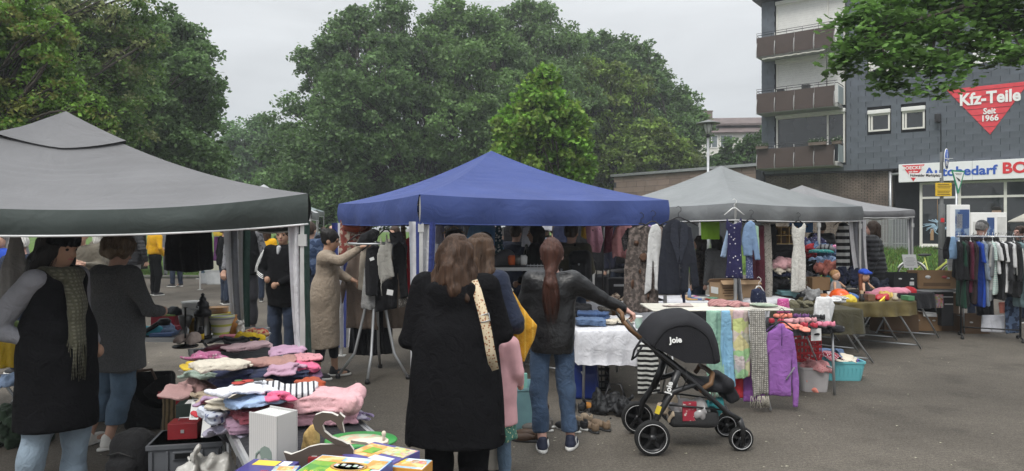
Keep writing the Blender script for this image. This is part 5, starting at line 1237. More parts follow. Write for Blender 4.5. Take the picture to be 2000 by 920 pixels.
def table(label, c, rz, L, W, z, mtop, legs='x', group='stall tables'):
 t = empty('folding_table', label, 'table', (c[0], c[1], 0), rz, group)
 b = MB(); b.box((0,0, z - .015),(L, W, .03)); b.build('tabletop', mtop, t, bevel=.006)
 b = MB()
 for s in (-1,1): b.box((0, s * (W / 2 + .004), z - .018),(L + .02,.014,.04)); b.box((s * (L / 2 + .004),0, z - .018),(.014, W - .01,.04))
 b.build('edge_rail', m_steel, t)
 for s in (-1,1):
  if legs == 'x':
   for q in (-1,1):
    b = MB(); b.tube([(s * L * .42 - .28 * q, q * (W / 2 - .07),0.012),(s * L * .42 + .20 * q, q * (W / 2 - .07), z - .04)], .013,7); b.build('leg', m_steel, t)
   b = MB(); b.tube([(s * L * .42 - .25, W / 2 - .07,.06),(s * L * .42 + .25,-W / 2 + .07,.06)], .011,6); b.build('cross_bar', m_steel, t)
  else:
   for q in (-1,1):
    b = MB(); b.tube([(s * L * .42, q * (W / 2 - .06),.012),(s * L * .40, q * (W / 2 - .08), z - .04)], .014,7); b.build('leg', m_steel, t)
   b = MB(); b.tube([(s * L * .415,-W / 2 + .07,.28),(s * L * .415, W / 2 - .07,.28)], .011,6); b.tube([(s * L * .415,0,.28),(s * L * .16,0, z - .05)], .009,6); b.build('cross_bar', m_steel, t)
 return t
def tablecloth(label, c, rz, L, W, z, drop, m, seed=1, group=None, name='tablecloth'):
 per = []; nl, nw = 36,18
 for i in range(nl): per.append((-L / 2 + L * i / nl, -W / 2,0,-1))
 for i in range(nw): per.append((L / 2,-W / 2 + W * i / nw, 1,0))
 for i in range(nl): per.append((L / 2 - L * i / nl, W / 2,0,1))
 for i in range(nw): per.append((-L / 2, W / 2 - W * i / nw, -1,0))
 n = len(per); V = [(0,0, z + .006)]; wb = wob(seed); rows = 9
 dd = drop if isinstance(drop, (list, tuple)) else [drop] * 4          # front, right, back, left
 for j in range(rows):
  for i, (x, y, nx, ny) in enumerate(per):
   if j == 0: V.append((x, y, z + .006)); continue
   t = (j - 1) / (rows - 2); dr = dd[0] if ny < 0 else dd[1] if nx > 0 else dd[2] if ny > 0 else dd[3]
   o = .012 + t * (.03 + .022 * math.sin(i * .9 + seed) + .014 * wb(x, y, t, 9))
   V.append((x + nx * o, y + ny * o, z - .004 - dr * t + .012 * wb(x, y, 0,5) * t))
 Fq = [(0,1 + i, 1 + (i + 1) % n) for i in range(n)]
 F4 = [(1 + j * n + i, 1 + (j + 1) * n + i, 1 + (j + 1) * n + (i + 1) % n, 1 + j * n + (i + 1) % n) for j in range(rows - 1) for i in range(n)]
 me = bpy.data.meshes.new(name); me.from_pydata(V, [], Fq + F4); me.materials.append(m); me.polygons.foreach_set('use_smooth', [False] * n + [True] * len(F4))
 return tag(link(name, me, None, (c[0], c[1], 0), rz), label, 'tablecloth', group)
m_card = mat('cardboard_box', (.27,.165,.085), var=.14, scale=4, rough=.85); m_cardk = mat('dark_cardboard', (.14,.085,.048), var=.14, scale=4, rough=.85); m_cardb = mat('black_cardboard', (.018,.018,.02), rough=.6)
m_paper = mat('paper', (.72,.72,.71), rough=.8, var=.03); m_ink = mat('print_grey', (.3,.3,.3))
def carton(label, c, s, rz, m, flaps=True, name='cardboard_box', holes=True, cat='box', group=None):
 o = empty(name, label, cat, c, rz, group); w, d, h = s; t = .006
 b = MB(); b.box((0,0, t / 2),(w, d, t)); b.box((0,-d / 2 + t / 2, h / 2 + t / 2),(w, t, h - t)); b.box((0, d / 2 - t / 2, h / 2 + t / 2),(w, t, h - t)); b.box((-w / 2 + t / 2,0, h / 2 + t / 2),(t, d - 2 * t, h - t)); b.box((w / 2 - t / 2,0, h / 2 + t / 2),(t, d - 2 * t, h - t)); b.build('carton', m, o)
 if flaps:
  for sg in (-1,1):
   b = MB(); b.box((0, sg * (d / 2 + .035), h + .02),(w - .01,.09,.005), M=Matrix.Rotation(R(-35 * sg),3, 'X')); b.build('flap', m, o)
 if holes:
  for sg in (-.5,.5):
   b = MB(); b.lathe([(0,0),(.028,0),(.028,.004),(0,.004)], (0,0,0),14); q = b.build('hand_hole', m_paper, o, (sg * w * .5,-d / 2 - .001, h * .62)); q.rotation_euler = (R(90),0,0); q.scale = (1,.5,1)
 return o
def tub(label, c, s, rz, m, name='storage_box', cat='plastic box', group=None, taper=.85, rim=.02):
 o = empty(name, label, cat, c, rz, group); w, d, h = s; b = MB()
 def ring(f, z, r=.045): return [(sx_ * (w / 2 * f - r) + r * math.cos(a), sy_ * (d / 2 * f - r) + r * math.sin(a), z) for sx_, sy_, a0 in ((1,1,0),(-1,1,90),(-1,-1,180),(1,-1,270)) for a in (R(a0), R(a0 + 30), R(a0 + 60), R(a0 + 90))]
 rs = [ring(taper, 0), ring(taper + .02,.015), ring(1.0, h - .025), ring(1 + rim * 2, h - .022), ring(1 + rim * 2, h), ring(.97, h), ring(taper - .03,.02)]; n = 16
 vs = [p for q in rs for p in q]; fs = [(j * n + i, j * n + (i + 1) % n, (j + 1) * n + (i + 1) % n, (j + 1) * n + i) for j in range(len(rs) - 1) for i in range(n)] + [tuple(range(n))[::-1], tuple((len(rs) - 1) * n + i for i in range(n))]
 b.add(vs, fs, False); b.build('tub', m, o)
 for sg in (-1,1): b = MB(); b.box((sg * (w / 2 + .02),0, h - .045),(.025,.1,.02)); b.build('grip', m, o, bevel=.004)
 return o
def shoe1(label, c, rz, m, L=.27, high=0.0, sole=None, group=None, open_=True, cat='shoe', tilt=0):
 k = L / .27
 P = [ell((0,.045,.028),(.042,.095,.04),.02), cone((0,-.085,.04),(0,-.08,.065 + high),.036,.036,.03), below(.008)]
 if high: P.insert(2, cone((0,-.075,.06),(0,-.085,.08 + high),.04,.046,.02))
 if open_: P.append(ell((0,-.065,.105 + high),(.026,.06,.05),.01, None, 's'))
 o = sdf('shoe', P, .009, m, None, folds(.003,40), c, rz); o.scale = (k, k, k); tag(o, label, cat, group)
 sdf('sole', [ell((0,.0,.008),(.043,.142,.05),0), below(0.0),(lambda x, y, z: z - .018 + 0 * x + 0 * y, None, None, 0, 'i')], .009, sole or m_soled, o)
 if tilt: o.rotation_euler = (0, R(tilt), rz)
 return o
def pair(desc, px, py, rz, m, dx=.11, z=0.0, g=None, **k):
 p = GR(px, py, z); a = R(rz)
 for sd, wd_ in ((-1, 'left'),(1, 'right')):
  q = p + Vector((math.cos(a), math.sin(a),0)) * dx * .5 * sd
  shoe1(f'{wd_} shoe of the {desc}', q, a + R(random.uniform(-8,8)), m, group=g or 'pairs of shoes for sale', **k)
def block(name, label, cat, c, s, rz, m, group=None, bevel=.004, parts=()):
 b = MB(); b.box((0,0, s[2] / 2), s); o = b.build(name, m, None, c, rz, bevel); tag(o, label, cat, group)
 for nm, pc, ps, pm in parts: b = MB(); b.box(pc, ps); b.build(nm, pm, o)
 return o
def pt(px, py, z=0.0): return GR(px, py, z)
C = {}
def cc(n, col, **k):
 C[n] = cloth('cloth_' + n, col, **k); return C[n]
# ---- left stall: tables of clothes and kitchenware
m_tt = mat('table_grey', (.33,.33,.33), rough=.5, var=.08); m_tw = mat('table_white', (.6,.6,.6), rough=.5); m_td = mat('table_dark', (.03,.03,.032), rough=.5)
DV = Vector((-.486,.874,0)); PV = Vector((.874,.486,0)); T0 = Vector((-1.03,3.42,0)); AZ = math.atan2(.874,-.486)
table('grey folding table heaped with children\'s clothes and games, nearest the camera', T0 + DV * .12, AZ, 1.8,.62,.72, m_tt)
table('second grey clothes table behind the nearest one, piled with folded tops', T0 + DV * 1.98, AZ, 1.8,.62,.72, m_tt)
table('far folding table with lantern, pots and kitchen odds beside the black jacket man', (-3.45,6.75), R(-4),1.9,.7,.72, m_td)
tablecloth('black cloth under the children\'s clothes on the nearest table', T0 + DV * 1.02, AZ, 3.55,.56,.722,.05, cc('black_table', (.02,.02,.024)))
def TP(px, py, z): return GR(px, py, z)
GP = 'clothes piled on the left tables'
TA = AZ - R(90)
W_CR = cc('cream', (.56,.51,.42)); W_RS = cc('dusty_rose', (.34,.19,.165)); W_HP = cc('hot_pink', (.66,.13,.24)); W_LI = cc('lilac', (.36,.25,.36)); W_NV = cc('navy', (.02,.025,.055)); W_LP = cc('light_pink', (.62,.36,.38)); W_BU = cc('burgundy', (.17,.04,.055))
W_LB = cc('light_blue', (.30,.40,.58)); W_GL = cc('grey_lilac', (.34,.32,.40)); W_MV = cc('mauve', (.35,.22,.30)); W_ST = cc('bw_stripe', (.62,.62,.64), pat='stripe', col2=(.05,.05,.06), axis='X', pscale=11, thr=.72); W_WT = cc('white', (.64,.65,.70)); W_YL = cc('yellow', (.62,.44,.05)); W_BK = cc('black', (.012,.012,.014)); W_GN = cc('sage', (.26,.32,.27)); W_BE = cc('sand', (.42,.34,.25)); W_RD = cc('red', (.42,.03,.04)); W_OR = cc('coral', (.72,.25,.19)); W_TQ = cc('teal', (.05,.28,.30)); W_DN = cc('denim', (.09,.14,.24), var=.3); W_GY2 = cc('mid_grey', (.2,.2,.22)); W_MR = cc('maroon', (.075,.015,.025)); W_FL = cc('pink_floral', (.55,.18,.33), pat='spots', col2=(.7,.5,.55), pscale=30, thr=.3); W_DS = cc('navy_dot', (.03,.03,.08), pat='spots', col2=(.6,.6,.62), pscale=26, thr=.2)
def fold_at(label, px, py, z, w, d, h, n, m, rz=0, seed=1, **k): return folded('folded_garment', label, 'clothing', GR(px, py, z), w, d, h, n, m, TA + R(rz), seed, GP, **k)
def heap_at(label, px, py, z, w, d, h, m, rz=0, seed=1, **k): return lay('garment', label, 'clothing', GR(px, py, z), w * 1.35, d * 1.35, h, m, TA + R(rz), seed, GP)
Z0 = .735
fold_at('thick light pink hoodie folded over at the right edge of the nearest table', 628,800,.80,.36,.26,.09,3, W_LP, -22,1, roll=True)
fold_at('second light pink garment under the thick pink hoodie', 632,822, Z0,.34,.26,.075,3, cc('light_pink2', (.60,.34,.40)),-18,2)
heap_at('grey and lilac striped top at the right table edge beside the swan', 690,815, Z0,.16,.2,.05, cc('lilac_stripe', (.4,.38,.46), pat='stripe', col2=(.2,.16,.26), axis='Y', pscale=12, thr=.6),10,3)
fold_at('pale blue cotton blouse lying on the burgundy stack', 505,792,.87,.26,.2,.035,2, W_LB, 12,4, wav=.02)
fold_at('burgundy folded stack under the pale blue blouse', 508,815,.80,.28,.24,.07,4, W_BU, 5,5)
fold_at('mauve folded top at the bottom of the burgundy stack', 500,835, Z0,.30,.26,.06,3, W_MV, -4,6)
heap_at('lilac grey sweater slumping over the left rail of the nearest table', 462,850,.70,.24,.22,.13, W_GL, 20,7)
fold_at('cream folded trousers beneath the cherry shirt', 462,790,.85,.24,.2,.045,3, W_CR, 25,8)
fold_at('white and blue folded bundle at the left rail', 440,815,.78,.22,.2,.06,3, cc('pale_check', (.5,.53,.6), pat='check', axis='XY', col2=(.12,.14,.25), pscale=9),15,9)
ch = fold_at('white t-shirt with a red cherry print on the left pile', 470,766,.93,.30,.22,.03,1, W_WT, 18,10, wav=.014)
b = MB(); b.use(mat('print_red', (.42,.05,.04))); b.lathe([(0,0),(.034,0),(.034,.002),(0,.002)], (.0,.02,.043),14); b.lathe([(0,0),(.03,0),(.03,.002),(0,.002)], (.05,.03,.043),14); b.use(mat('print_leaf', (.07,.14,.05))); b.lathe([(0,0),(.02,0),(.02,.002),(0,.002)], (.02,.065,.0435),10); b.use(mat('print_dark', (.02,.02,.02))); b.lathe([(0,0),(.04,0),(.035,.002),(0,.002)], (.1,.03,.042),14); b.build('cherry_print', None, ch)
fold_at('white top with thin black stripes in the middle of the far pile', 562,766,.90,.27,.2,.04,2, W_ST, -12,11, wav=.018)
fold_at('rust red garment under the striped top beside the gazebo leg', 604,768,.82,.16,.22,.07,3, cc('rust', (.35,.07,.03)),-5,12)
heap_at('small magenta vest tucked between the striped top and pink hoodie', 545,782,.90,.12,.1,.04, W_HP, 0,13, res=.008)
fold_at('navy folded stack in the middle of the far pile', 540,745,.82,.34,.24,.08,4, W_NV, -6,14)
fold_at('black and navy trousers under the cream sweatshirt', 470,742,.84,.34,.22,.055,3, cc('navy2', (.025,.03,.07)),6,15)
fold_at('cream sweatshirt with gold print on top of the left pile', 436,722,.93,.32,.22,.04,2, W_CR, 14,16, wav=.016)
fold_at('dusty rose t-shirt lying flat behind the cream sweatshirt', 522,712,.90,.34,.26,.035,2, W_RS, -8,17, wav=.016)
fold_at('hot pink folded top against the gazebo leg', 590,724,.86,.22,.24,.05,3, W_HP, -14,18)
fold_at('pink leopard print top on the hot pink one', 600,702,.90,.18,.18,.03,2, cc('pink_leopard', (.55,.25,.28), pat='spots', col2=(.12,.06,.05), pscale=40, thr=.22),-10,19)
heap_at('mauve blouse with ruffles beside the dusty rose t-shirt', 548,730,.88,.26,.16,.05, cc('mauve2', (.42,.26,.34)),-16,20)
fold_at('lilac folded top at the far right of the clothes table', 560,690,.88,.24,.2,.04,2, cc('lilac2', (.48,.3,.42)),-10,21)
fold_at('pale pink lace top at the back of the far pile', 480,682,.86,.32,.2,.04,2, cc('lace_pink', (.52,.36,.38)),0,22)
heap_at('dark burgundy scarf at the back of the far pile', 425,688,.84,.26,.16,.06, W_MR, 10,23)
heap_at('black lace garment behind the burgundy scarf', 460,672,.82,.3,.18,.06, W_BK, 0,24)
heap_at('bright pink floral dress bunched at the left end of the pile', 400,704,.84,.2,.16,.07, W_FL, 20,25)
heap_at('dusty pink baby clothes slipping off the left table edge', 378,765,.76,.28,.2,.1, cc('baby_pink', (.36,.22,.21)),30,26)
heap_at('sage green baby jacket above the dusty pink heap', 398,742,.84,.22,.18,.07, W_GN, 10,27)
heap_at('sand coloured baby trousers at the left table edge', 412,778,.78,.2,.16,.08, W_BE, -15,28)
heap_at('small mustard yellow hat on the left table edge', 380,724,.82,.13,.11,.06, W_YL, 0,29, res=.008)
heap_at('grey knitted baby leggings beside the mustard hat', 395,728,.80,.2,.14,.05, cc('knit_grey', (.3,.28,.27)),20,30)
heap_at('red cloth showing under the folded stacks at the left rail', 412,812,.74,.16,.14,.04, W_RD, 30,31, res=.008)
heap_at('lilac t-shirt squeezed under the cherry shirt', 430,790,.78,.2,.16,.05, W_LI, 12,32)
fold_at('brown folded cardigan between the navy stack and striped top', 500,765,.85,.2,.2,.045,3, cc('cocoa', (.16,.095,.07)),0,33)
fold_at('teal edged folded shirt deep in the far pile', 585,745,.80,.24,.24,.05,3, cc('plum', (.14,.07,.13)),-8,34)
for i, (px, py, z) in enumerate(((416,796,.80),(384,800,.70),(406,834,.6))):
 b = MB(); b.box((0,0,0),(.05,.004,.1)); o = b.build('price_tag', m_paper, None, GR(px, py, z) - Vector((0,.02,0))); o.rotation_euler = (R(-20), R((35,0,-3)[i]),0)
 tag(o, ('white paper tag sticking out slanted from the left pile', 'white paper tag hanging before the clear bag below the left pile', 'long white tag with a barcode beside the red cash box')[i], 'price tag', 'paper price tags')
 b = MB()
 for k in range(5): b.box((-.015 + k * .008,-.003,-.03),(.003 + .001 * (k % 2),.002,.02))
 b.build('barcode', m_ink, o)
m_bk = mat('book_cover', (.52,.51,.50), rough=.6, var=.04, pat='stripe', col2=(.47,.46,.45), axis='X', pscale=26, thr=.6)
g = GR(534,903,.72); bkx = empty('memory_box', 'white grey book shaped memory box with a green elephant print, standing upright', 'box', g, R(-28))
w_, h_, d_ = .165,.225,.115
for nm, c_, s_ in (('front_cover', (0,-d_ / 2, h_ / 2),(w_, .006, h_)),('back_cover', (0, d_ / 2, h_ / 2),(w_, .006, h_)),('spine', (w_ / 2 - .003,0, h_ / 2),(.006, d_ - .008, h_))):
 b = MB(); b.box(c_, s_); b.build(nm, m_bk, bkx, bevel=.0015)
b = MB(); b.box((-.004,0, h_ / 2 - .004),(w_ - .012, d_ - .01, h_ - .008)); b.build('pages', mat('page_dots', (.6,.61,.58), pat='spots', col2=(.33,.38,.36), pscale=85, thr=.25), bkx)
b = MB(); sm = mat('elephant_green', (.20,.25,.22), var=.1)
ep = [(-.030,.0),(-.030,.03),(-.038,.045),(-.03,.065),(-.008,.078),(.02,.074),(.034,.058),(.038,.03),(.034,.0),(.02,.0),(.018,.024),(0,.028),(-.012,.024),(-.014,.0)]
b.prism([(x + .02, z + .012) for x, z in ep], -d_ / 2 - .0045,-d_ / 2 - .003); b.tube([(-.016,-d_ / 2 - .004,.065),(-.034,-d_ / 2 - .004,.05),(-.038,-d_ / 2 - .004,.03),(-.032,-d_ / 2 - .004,.02)], .005,6); b.build('elephant_print', sm, bkx)
Ysw = 2.88
def outline(pxs, Y, c): return [((a - c[0]) * Y / FPX, (c[1] - b_) * Y / FPX) for a, b_ in pxs]
neck = [(676,872),(655,868),(632,853),(616,838),(611,822),(616,810),(630,805),(648,807),(660,813),(663,807),(668,812),(673,816),(668,826),(672,846),(662,838),(656,826),(646,820),(636,822),(630,830),(634,842),(648,854),(668,862),(682,870)]
body = [(556,881),(570,886),(588,880),(605,872),(625,868),(682,868),(690,880),(690,920),(585,925),(566,910)]
m_sw = mat('swan_board', (.085,.066,.054), rough=.6, var=.12); m_se = mat('swan_edge', (.6,.57,.52))
z_at = CAMZ + (HY - 880) * Ysw / FPX
sw = empty('wooden_swan', 'grey brown wooden swan figure with a small crown, cut from flat board', 'swan figure', ((620 - CX) * Ysw / FPX, Ysw, z_at), R(4))
for nm, pts in (('neck', neck),('body', body)):
 po = outline(pts, Ysw, (620,880)); b = MB(); b.prism(po, -.004 - .002 * (nm == 'neck'),.014 + .002 * (nm == 'neck')); q = b.build(nm, m_se, sw)
 b = MB(); cx_ = sum(p[0] for p in po) / len(po); cz = sum(p[1] for p in po) / len(po); b.prism(po, -.0072 - .002 * (nm == 'neck'),-.0042 - .002 * (nm == 'neck')); b.build('face', m_sw, q)
def gamebox(label, px, py, z, s, rz, mside, panels, seed=1, letters=None):
 o = empty('game_box', label, 'game box', GR(px, py, z) - Vector((0,0, s[2])), R(rz), 'board game and puzzle boxes')
 b = MB(); b.box((0,0, s[2] / 2), s); lid = b.build('lid', mside, o, bevel=.002)
 for k, (x, y, w, d, m) in enumerate(panels):
  b = MB(); b.box((x * s[0], y * s[1], s[2] + .0006 + .0006 * k),(w * s[0], d * s[1], .0008)); b.build('picture', m, lid)
 return o
def patchm(n, c, sc, thr=.55): return mat('print_' + n, c, rough=.35, pat='patch', col2=(0,0,0), pscale=sc, thr=thr, coat=.3)
m_gd = mat('print_green_field', (.22,.42,.06), pat='blotch', col2=(.10,.30,.05), pscale=14, thr=.5, coat=.3); m_gs = mat('print_sky', (.30,.50,.68), pat='blotch', col2=(.62,.70,.74), pscale=12, coat=.3); m_or = mat('print_orange', (.72,.34,.10), pat='blotch', col2=(.75,.55,.25), pscale=16, coat=.3); m_yl2 = mat('print_yellow', (.75,.55,.06), coat=.3); m_pb = mat('box_violet', (.10,.09,.30), rough=.35, coat=.3); m_bb = mat('box_blue', (.03,.10,.36), rough=.35, coat=.3); m_bx = mat('box_orange', (.62,.28,.04), rough=.35, coat=.3)
cg = gamebox('large colourful game box with a green farm picture, front of the table', 672,912,.82,(.31,.22,.06),-14, m_bb, [(0,0,.98,.97, m_gs),(-.05,-.12,.86,.66, m_gd),(.1,-.02,.52,.5, m_yl2),(-.3,.3,.34,.26, m_or),(.36,.2,.22,.42, m_or),(.34,-.34,.24,.2, patchm('animals', (.5,.4,.3),55,.5))])
b = MB(); b.lathe([(.062,.001),(.07,.004),(.076,.001)], (.02,0,.0625),28,1.0,.62); b.build('oval_track', mat('print_rail', (.45,.27,.10)), cg)
for k in range(5):
 b = MB(); b.box((-.03 + k * .025,.0 + .008 * (k % 2),.065),(.016,.02,.002)); b.build('figure_print', patchm('fig%d' % k, (.7,.7,.65),80,.4), cg)
text('lettering', 'JUNIOR', .03, m_yl2, cg, (-.07,-.09,.0655),(0,0, R(2)),.0006,.001)
gamebox('flat violet puzzle box with small animal pictures, right of the red box', 745,884,.80,(.25,.2,.045),-30, m_pb, [(-.22,.02,.5,.72, m_or),(.26,.2,.46,.5, patchm('tiles', (.72,.6,.2),60,.5)),(.2,-.3,.42,.24, mat('print_pale', (.6,.62,.66), coat=.3)),(-.2,0,.22,.34, m_gd)])
gamebox('small orange and blue game box at the right front corner of the table', 800,905,.79,(.155,.115,.06),-14, m_bx, [(0,0,.97,.96, m_gs),(.05,-.08,.8,.5, m_or),(.2,.18,.4,.3, patchm('dots', (.7,.2,.1),70,.5)),(-.3,.2,.25,.4, m_yl2)])
gamebox('dark violet game box left of the white memory box', 515,915,.79,(.2,.2,.06),-10, mat('box_indigo', (.06,.05,.22), rough=.35, coat=.3), [(-.1,.3,.5,.28, m_yl2),(.3,.32,.2,.24, m_paper),(.1,-.2,.16,.16, mat('print_red2', (.4,.05,.08), coat=.3))])
gamebox('little blue card game packet in front of the memory box', 556,917,.81,(.10,.085,.03),2, m_bb, [(0,0,.92,.9, patchm('cards', (.55,.55,.5),60,.55)),(0,.1,.6,.5, m_or)])
gamebox('small dark red box under the swan neck', 652,886,.795,(.19,.1,.05),0, mat('box_red', (.26,.03,.03), rough=.4, coat=.3), [(-.38,-.1,.12,.5, m_paper),(.1,.05,.5,.3, mat('box_red_dark', (.16,.02,.02), coat=.3))])
b = MB(); b.lathe([(0,0),(.15,0),(.155,.006),(.15,.012),(0,.012)], (0,0,0),32,1.1,.8); o = b.build('play_board', mat('board_green', (.05,.28,.07), rough=.4), None, GR(705,862,.745)); tag(o, 'round green play board lying behind the swan', 'play board')
b = MB(); b.lathe([(0,0),(.1,0),(.1,.003),(0,.003)], (-.0,-.01,.013),28,1.1,.75); b.build('picture', mat('board_peach', (.66,.42,.30), pat='blotch', col2=(.5,.6,.4), pscale=30), o)
crp = [(-.085,-.006),(-.06,.006),(-.03,.012),(0,.01),(.03,.02),(.07,.02),(.085,.008),(.085,-.012),(.06,-.022),(.045,-.014),(.02,-.016),(.005,-.026),(-.012,-.016),(-.04,-.014)]
b = MB(); b.prism(crp, -.008,.008); o = b.build('wooden_crocodile', mat('pale_wood', (.62,.55,.45)), None, GR(722,862,.79)); o.rotation_euler = (R(-68),0, R(-6)); tag(o, 'pale wooden crocodile toy with a peg, on the green board', 'wooden toy')
b = MB(); b.lathe([(.008,0),(.006,.02),(.009,.03),(.011,.038),(.007,.047),(0,.05)], (.065,0,0),12); q = b.build('peg', mat('pale_wood', (1,1,1)), o); q.rotation_euler = (R(68),0,0)
heap('hair', 'tuft of blond doll hair beside the memory box', 'doll hair', GR(607,872,.74),.04,.04,.08, cc('doll_blond', (.5,.34,.13)),0,3, None, .01,.006)
KW = 'kitchen odds on the far left table'
def lat(name, label, cat, px, py, Y, prof, m, parts=(), sx=1, n=20, z=.72):
 p = PX(px, py, Y); o = None
 b = MB(); b.lathe(prof, (0,0,0), n, sx); o = b.build(name, m, None, (p.x, Y, z)); tag(o, label, cat, KW)
 for nm, pf, pm in parts: q = MB(); q.lathe(pf, (0,0,0), n, sx); q.build(nm, pm, o)
 return o
m_brass = mat('brass', (.30,.20,.06), rough=.35, metal=.8, var=.3); m_gls = mat('lantern_glass', (.10,.10,.095), rough=.1, spec=.8); m_cer = mat('ceramic', (.62,.6,.52), rough=.25, pat='stripe', col2=(.45,.5,.1), axis='Z', pscale=4.2, thr=.8); m_terra = mat('terracotta_glaze', (.45,.2,.05), rough=.3)
m_blkm = mat('black_iron', (.014,.014,.015), rough=.4, metal=.3)
ln = lat('lantern', 'tall black iron lantern with a pointed lid on the far table', 'lantern', 396,650,6.35, [(.075,0),(.08,.02),(.06,.03),(.055,.2),(.07,.22)], m_gls, [('base', [(.082,-.0),(.085,.022),(.062,.032)], m_blkm),('lid', [(.06,.2),(.078,.215),(.075,.25),(.05,.27),(.058,.29),(.05,.33),(.028,.345),(.032,.36),(.02,.385),(.012,.39),(.018,.405),(0,.42)], m_blkm)])
for k in range(4): b = MB(); a = k * 1.57 + .5; b.box((.062 * math.cos(a),.062 * math.sin(a),.12),(.016,.016,.2), rz=a); b.build('bar', m_blkm, ln)
lat('planter', 'painted white planter with a yellow and black band beside the lantern', 'planter', 432,648,6.45, [(.075,0),(.085,.01),(.07,.03),(.10,.13),(.118,.175),(.12,.2),(.108,.2),(.09,.13),(0,.04)], m_cer, [('rim_band', [(.1195,.168),(.1215,.182),(.1195,.19)], m_ink)])
lat('bucket', 'brass bucket left of the lantern', 'bucket', 378,652,6.5, [(.075,0),(.09,.12),(.095,.15),(.1,.155),(.086,.14),(0,.03)], m_brass)
lat('vase', 'orange glazed vase right of the painted planter', 'vase', 456,640,6.55, [(.03,0),(.05,.02),(.055,.08),(.04,.14),(.028,.17),(.036,.19),(.026,.18),(0,.1)], m_terra)
lat('enamel_pot', 'pale enamel pot behind the iron mill', 'pot', 378,600,7.0, [(.1,0),(.105,.02),(.11,.14),(.118,.16),(.105,.15),(0,.03)], mat('enamel', (.42,.42,.40), rough=.25), z=.83)
ml_ = lat('coffee_mill', 'grey cast iron mill with a hand crank left of the lantern', 'coffee mill', 362,650,6.3, [(.05,0),(.055,.02),(.03,.04),(.028,.1),(.05,.15),(.062,.21),(.05,.22),(0,.2)], mat('cast_iron', (.10,.10,.10), rough=.4, metal=.5))
b = MB(); b.tube([(0,0,.2),(0,0,.27),(.0,0,.275),(.12,0,.275),(.12,0,.3)], .008,6); b.tube([(.03,-.04,.12),(.06,-.07,.1),(.05,-.07,.02)], .008,6); b.build('crank', m_steel, ml_)
lat('spray_can', 'black can with a yellow band below the brass bucket', 'can', 392,655,6.12, [(.026,0),(.028,.1),(.02,.12),(.018,.14),(0,.14)], m_blkm, [('band', [(.0285,.03),(.0288,.055),(.0285,.08)], mat('band_yellow', (.6,.4,.03)))])
dg = sdf('dog_figurine', [ell((0,0,.06),(.04,.03,.055),.02), ell((.005,-.02,.125),(.026,.03,.025),.015), cone((.005,-.04,.12),(.005,-.06,.115),.014,.01,.01), cone((-.02,-.02,.15),(-.03,-.02,.13),.008,.01,.008), cone((.028,-.02,.15),(.036,-.02,.13),.008,.01,.008), cone((-.015,-.03,.05),(-.015,-.035,.005),.012,.012,.01), cone((.02,-.03,.05),(.02,-.035,.005),.012,.012,.01)], .006, mat('porcelain', (.6,.57,.52), rough=.25), None, None, (PX(470,640,6.5).x, 6.5,.72)); tag(dg, 'white porcelain dog sitting beside the orange vase', 'figurine', KW)
block('box', 'red carton with a green lid on the far table', 'box', (PX(325,620,7.0).x, 7.0,.72),(.23,.18,.13), R(4), mat('carton_red', (.36,.04,.06)), KW, parts=(('lid', (0,0,.138),(.235,.185,.014), mat('carton_green', (.22,.32,.10))),('panel', (.02,-.091,.06),(.13,.003,.07), mat('carton_grey', (.2,.2,.24)))))
block('box', 'lower crimson carton under the red one', 'box', (PX(328,640,6.85).x, 6.82,.72),(.26,.1,.05), R(-2), mat('carton_crimson', (.25,.03,.05)), KW)
heap('garment', 'dark crumpled cap on the red carton', 'cap', (PX(338,600,7).x, 7.0,.866),.15,.12,.07, cc('dark_cap', (.03,.035,.04)),0,5, KW, .012,.008)
b = MB(); b.lathe([(0,0),(.05,.0),(.055,.04),(.04,.06),(0,.06)], (0,0,0),16); b.tube([(-.03,0,.03),(-.14,0,-.04),(-.22,.0,-.08)], .022,8); o = b.build('hair_dryer', m_blkm, None, (PX(326,595,6.5).x, 6.45,.83)); tag(o, 'black hair dryer lying on the far table beside the teal cushion', 'hair dryer', KW)
heap('cushion', 'small teal blue roll at the left end of the far table', 'cushion', (PX(296,645,6.6).x, 6.55,.72),.28,.15,.1, cc('teal_roll', (.06,.33,.42)), R(15),6, KW, .006,.009)
heap('garment', 'pale denim shorts behind the teal roll', 'clothing', (PX(326,640,6.7).x, 6.62,.72),.26,.18,.09, cc('pale_denim', (.2,.28,.42)),0,8, KW)
block('box', 'yellow carton carrying plates behind the planter', 'box', (PX(426,612,6.95).x, 6.95,.72),(.2,.18,.16), R(6), mat('carton_yellow', (.55,.38,.05)), KW)
for k in range(4):
 b = MB(); b.lathe([(0,0),(.05,0),(.1,.012),(.098,.015),(.05,.005),(0,.005)], (0,0,0),22); o = b.build('plate', mat('plate_orange', (.52,.26,.08), rough=.3), None, (PX(426,590,6.95).x, 6.95,.882 + k * .014)); tag(o, ('lowest', 'second lowest', 'second highest', 'topmost')[k] + ' orange brown plate stacked on the yellow carton', 'plate', 'plates stacked on the yellow carton')
block('book', 'white leaflet lying before the planter', 'leaflet', (PX(405,658,6.42).x - .02,6.48,.721),(.34,.2,.012), R(-8), m_paper, KW)
block('book', 'blue and white book in front of the hair dryer', 'book', (PX(318,655,6.5).x, 6.5,.721),(.2,.12,.03), R(8), mat('book_blue', (.12,.2,.4)), KW)
block('box', 'small pink wrapped box beside the porcelain dog', 'box', (PX(452,655,6.4).x, 6.36,.721),(.16,.1,.03), R(5), mat('box_pink', (.6,.2,.25)), KW)
heap('garment', 'bright yellow plastic pouch behind the pale pink lace top', 'pouch', GR(488,664,.8),.2,.12,.06, cc('yellow_pouch', (.62,.42,.02)),0,9, KW, .012)
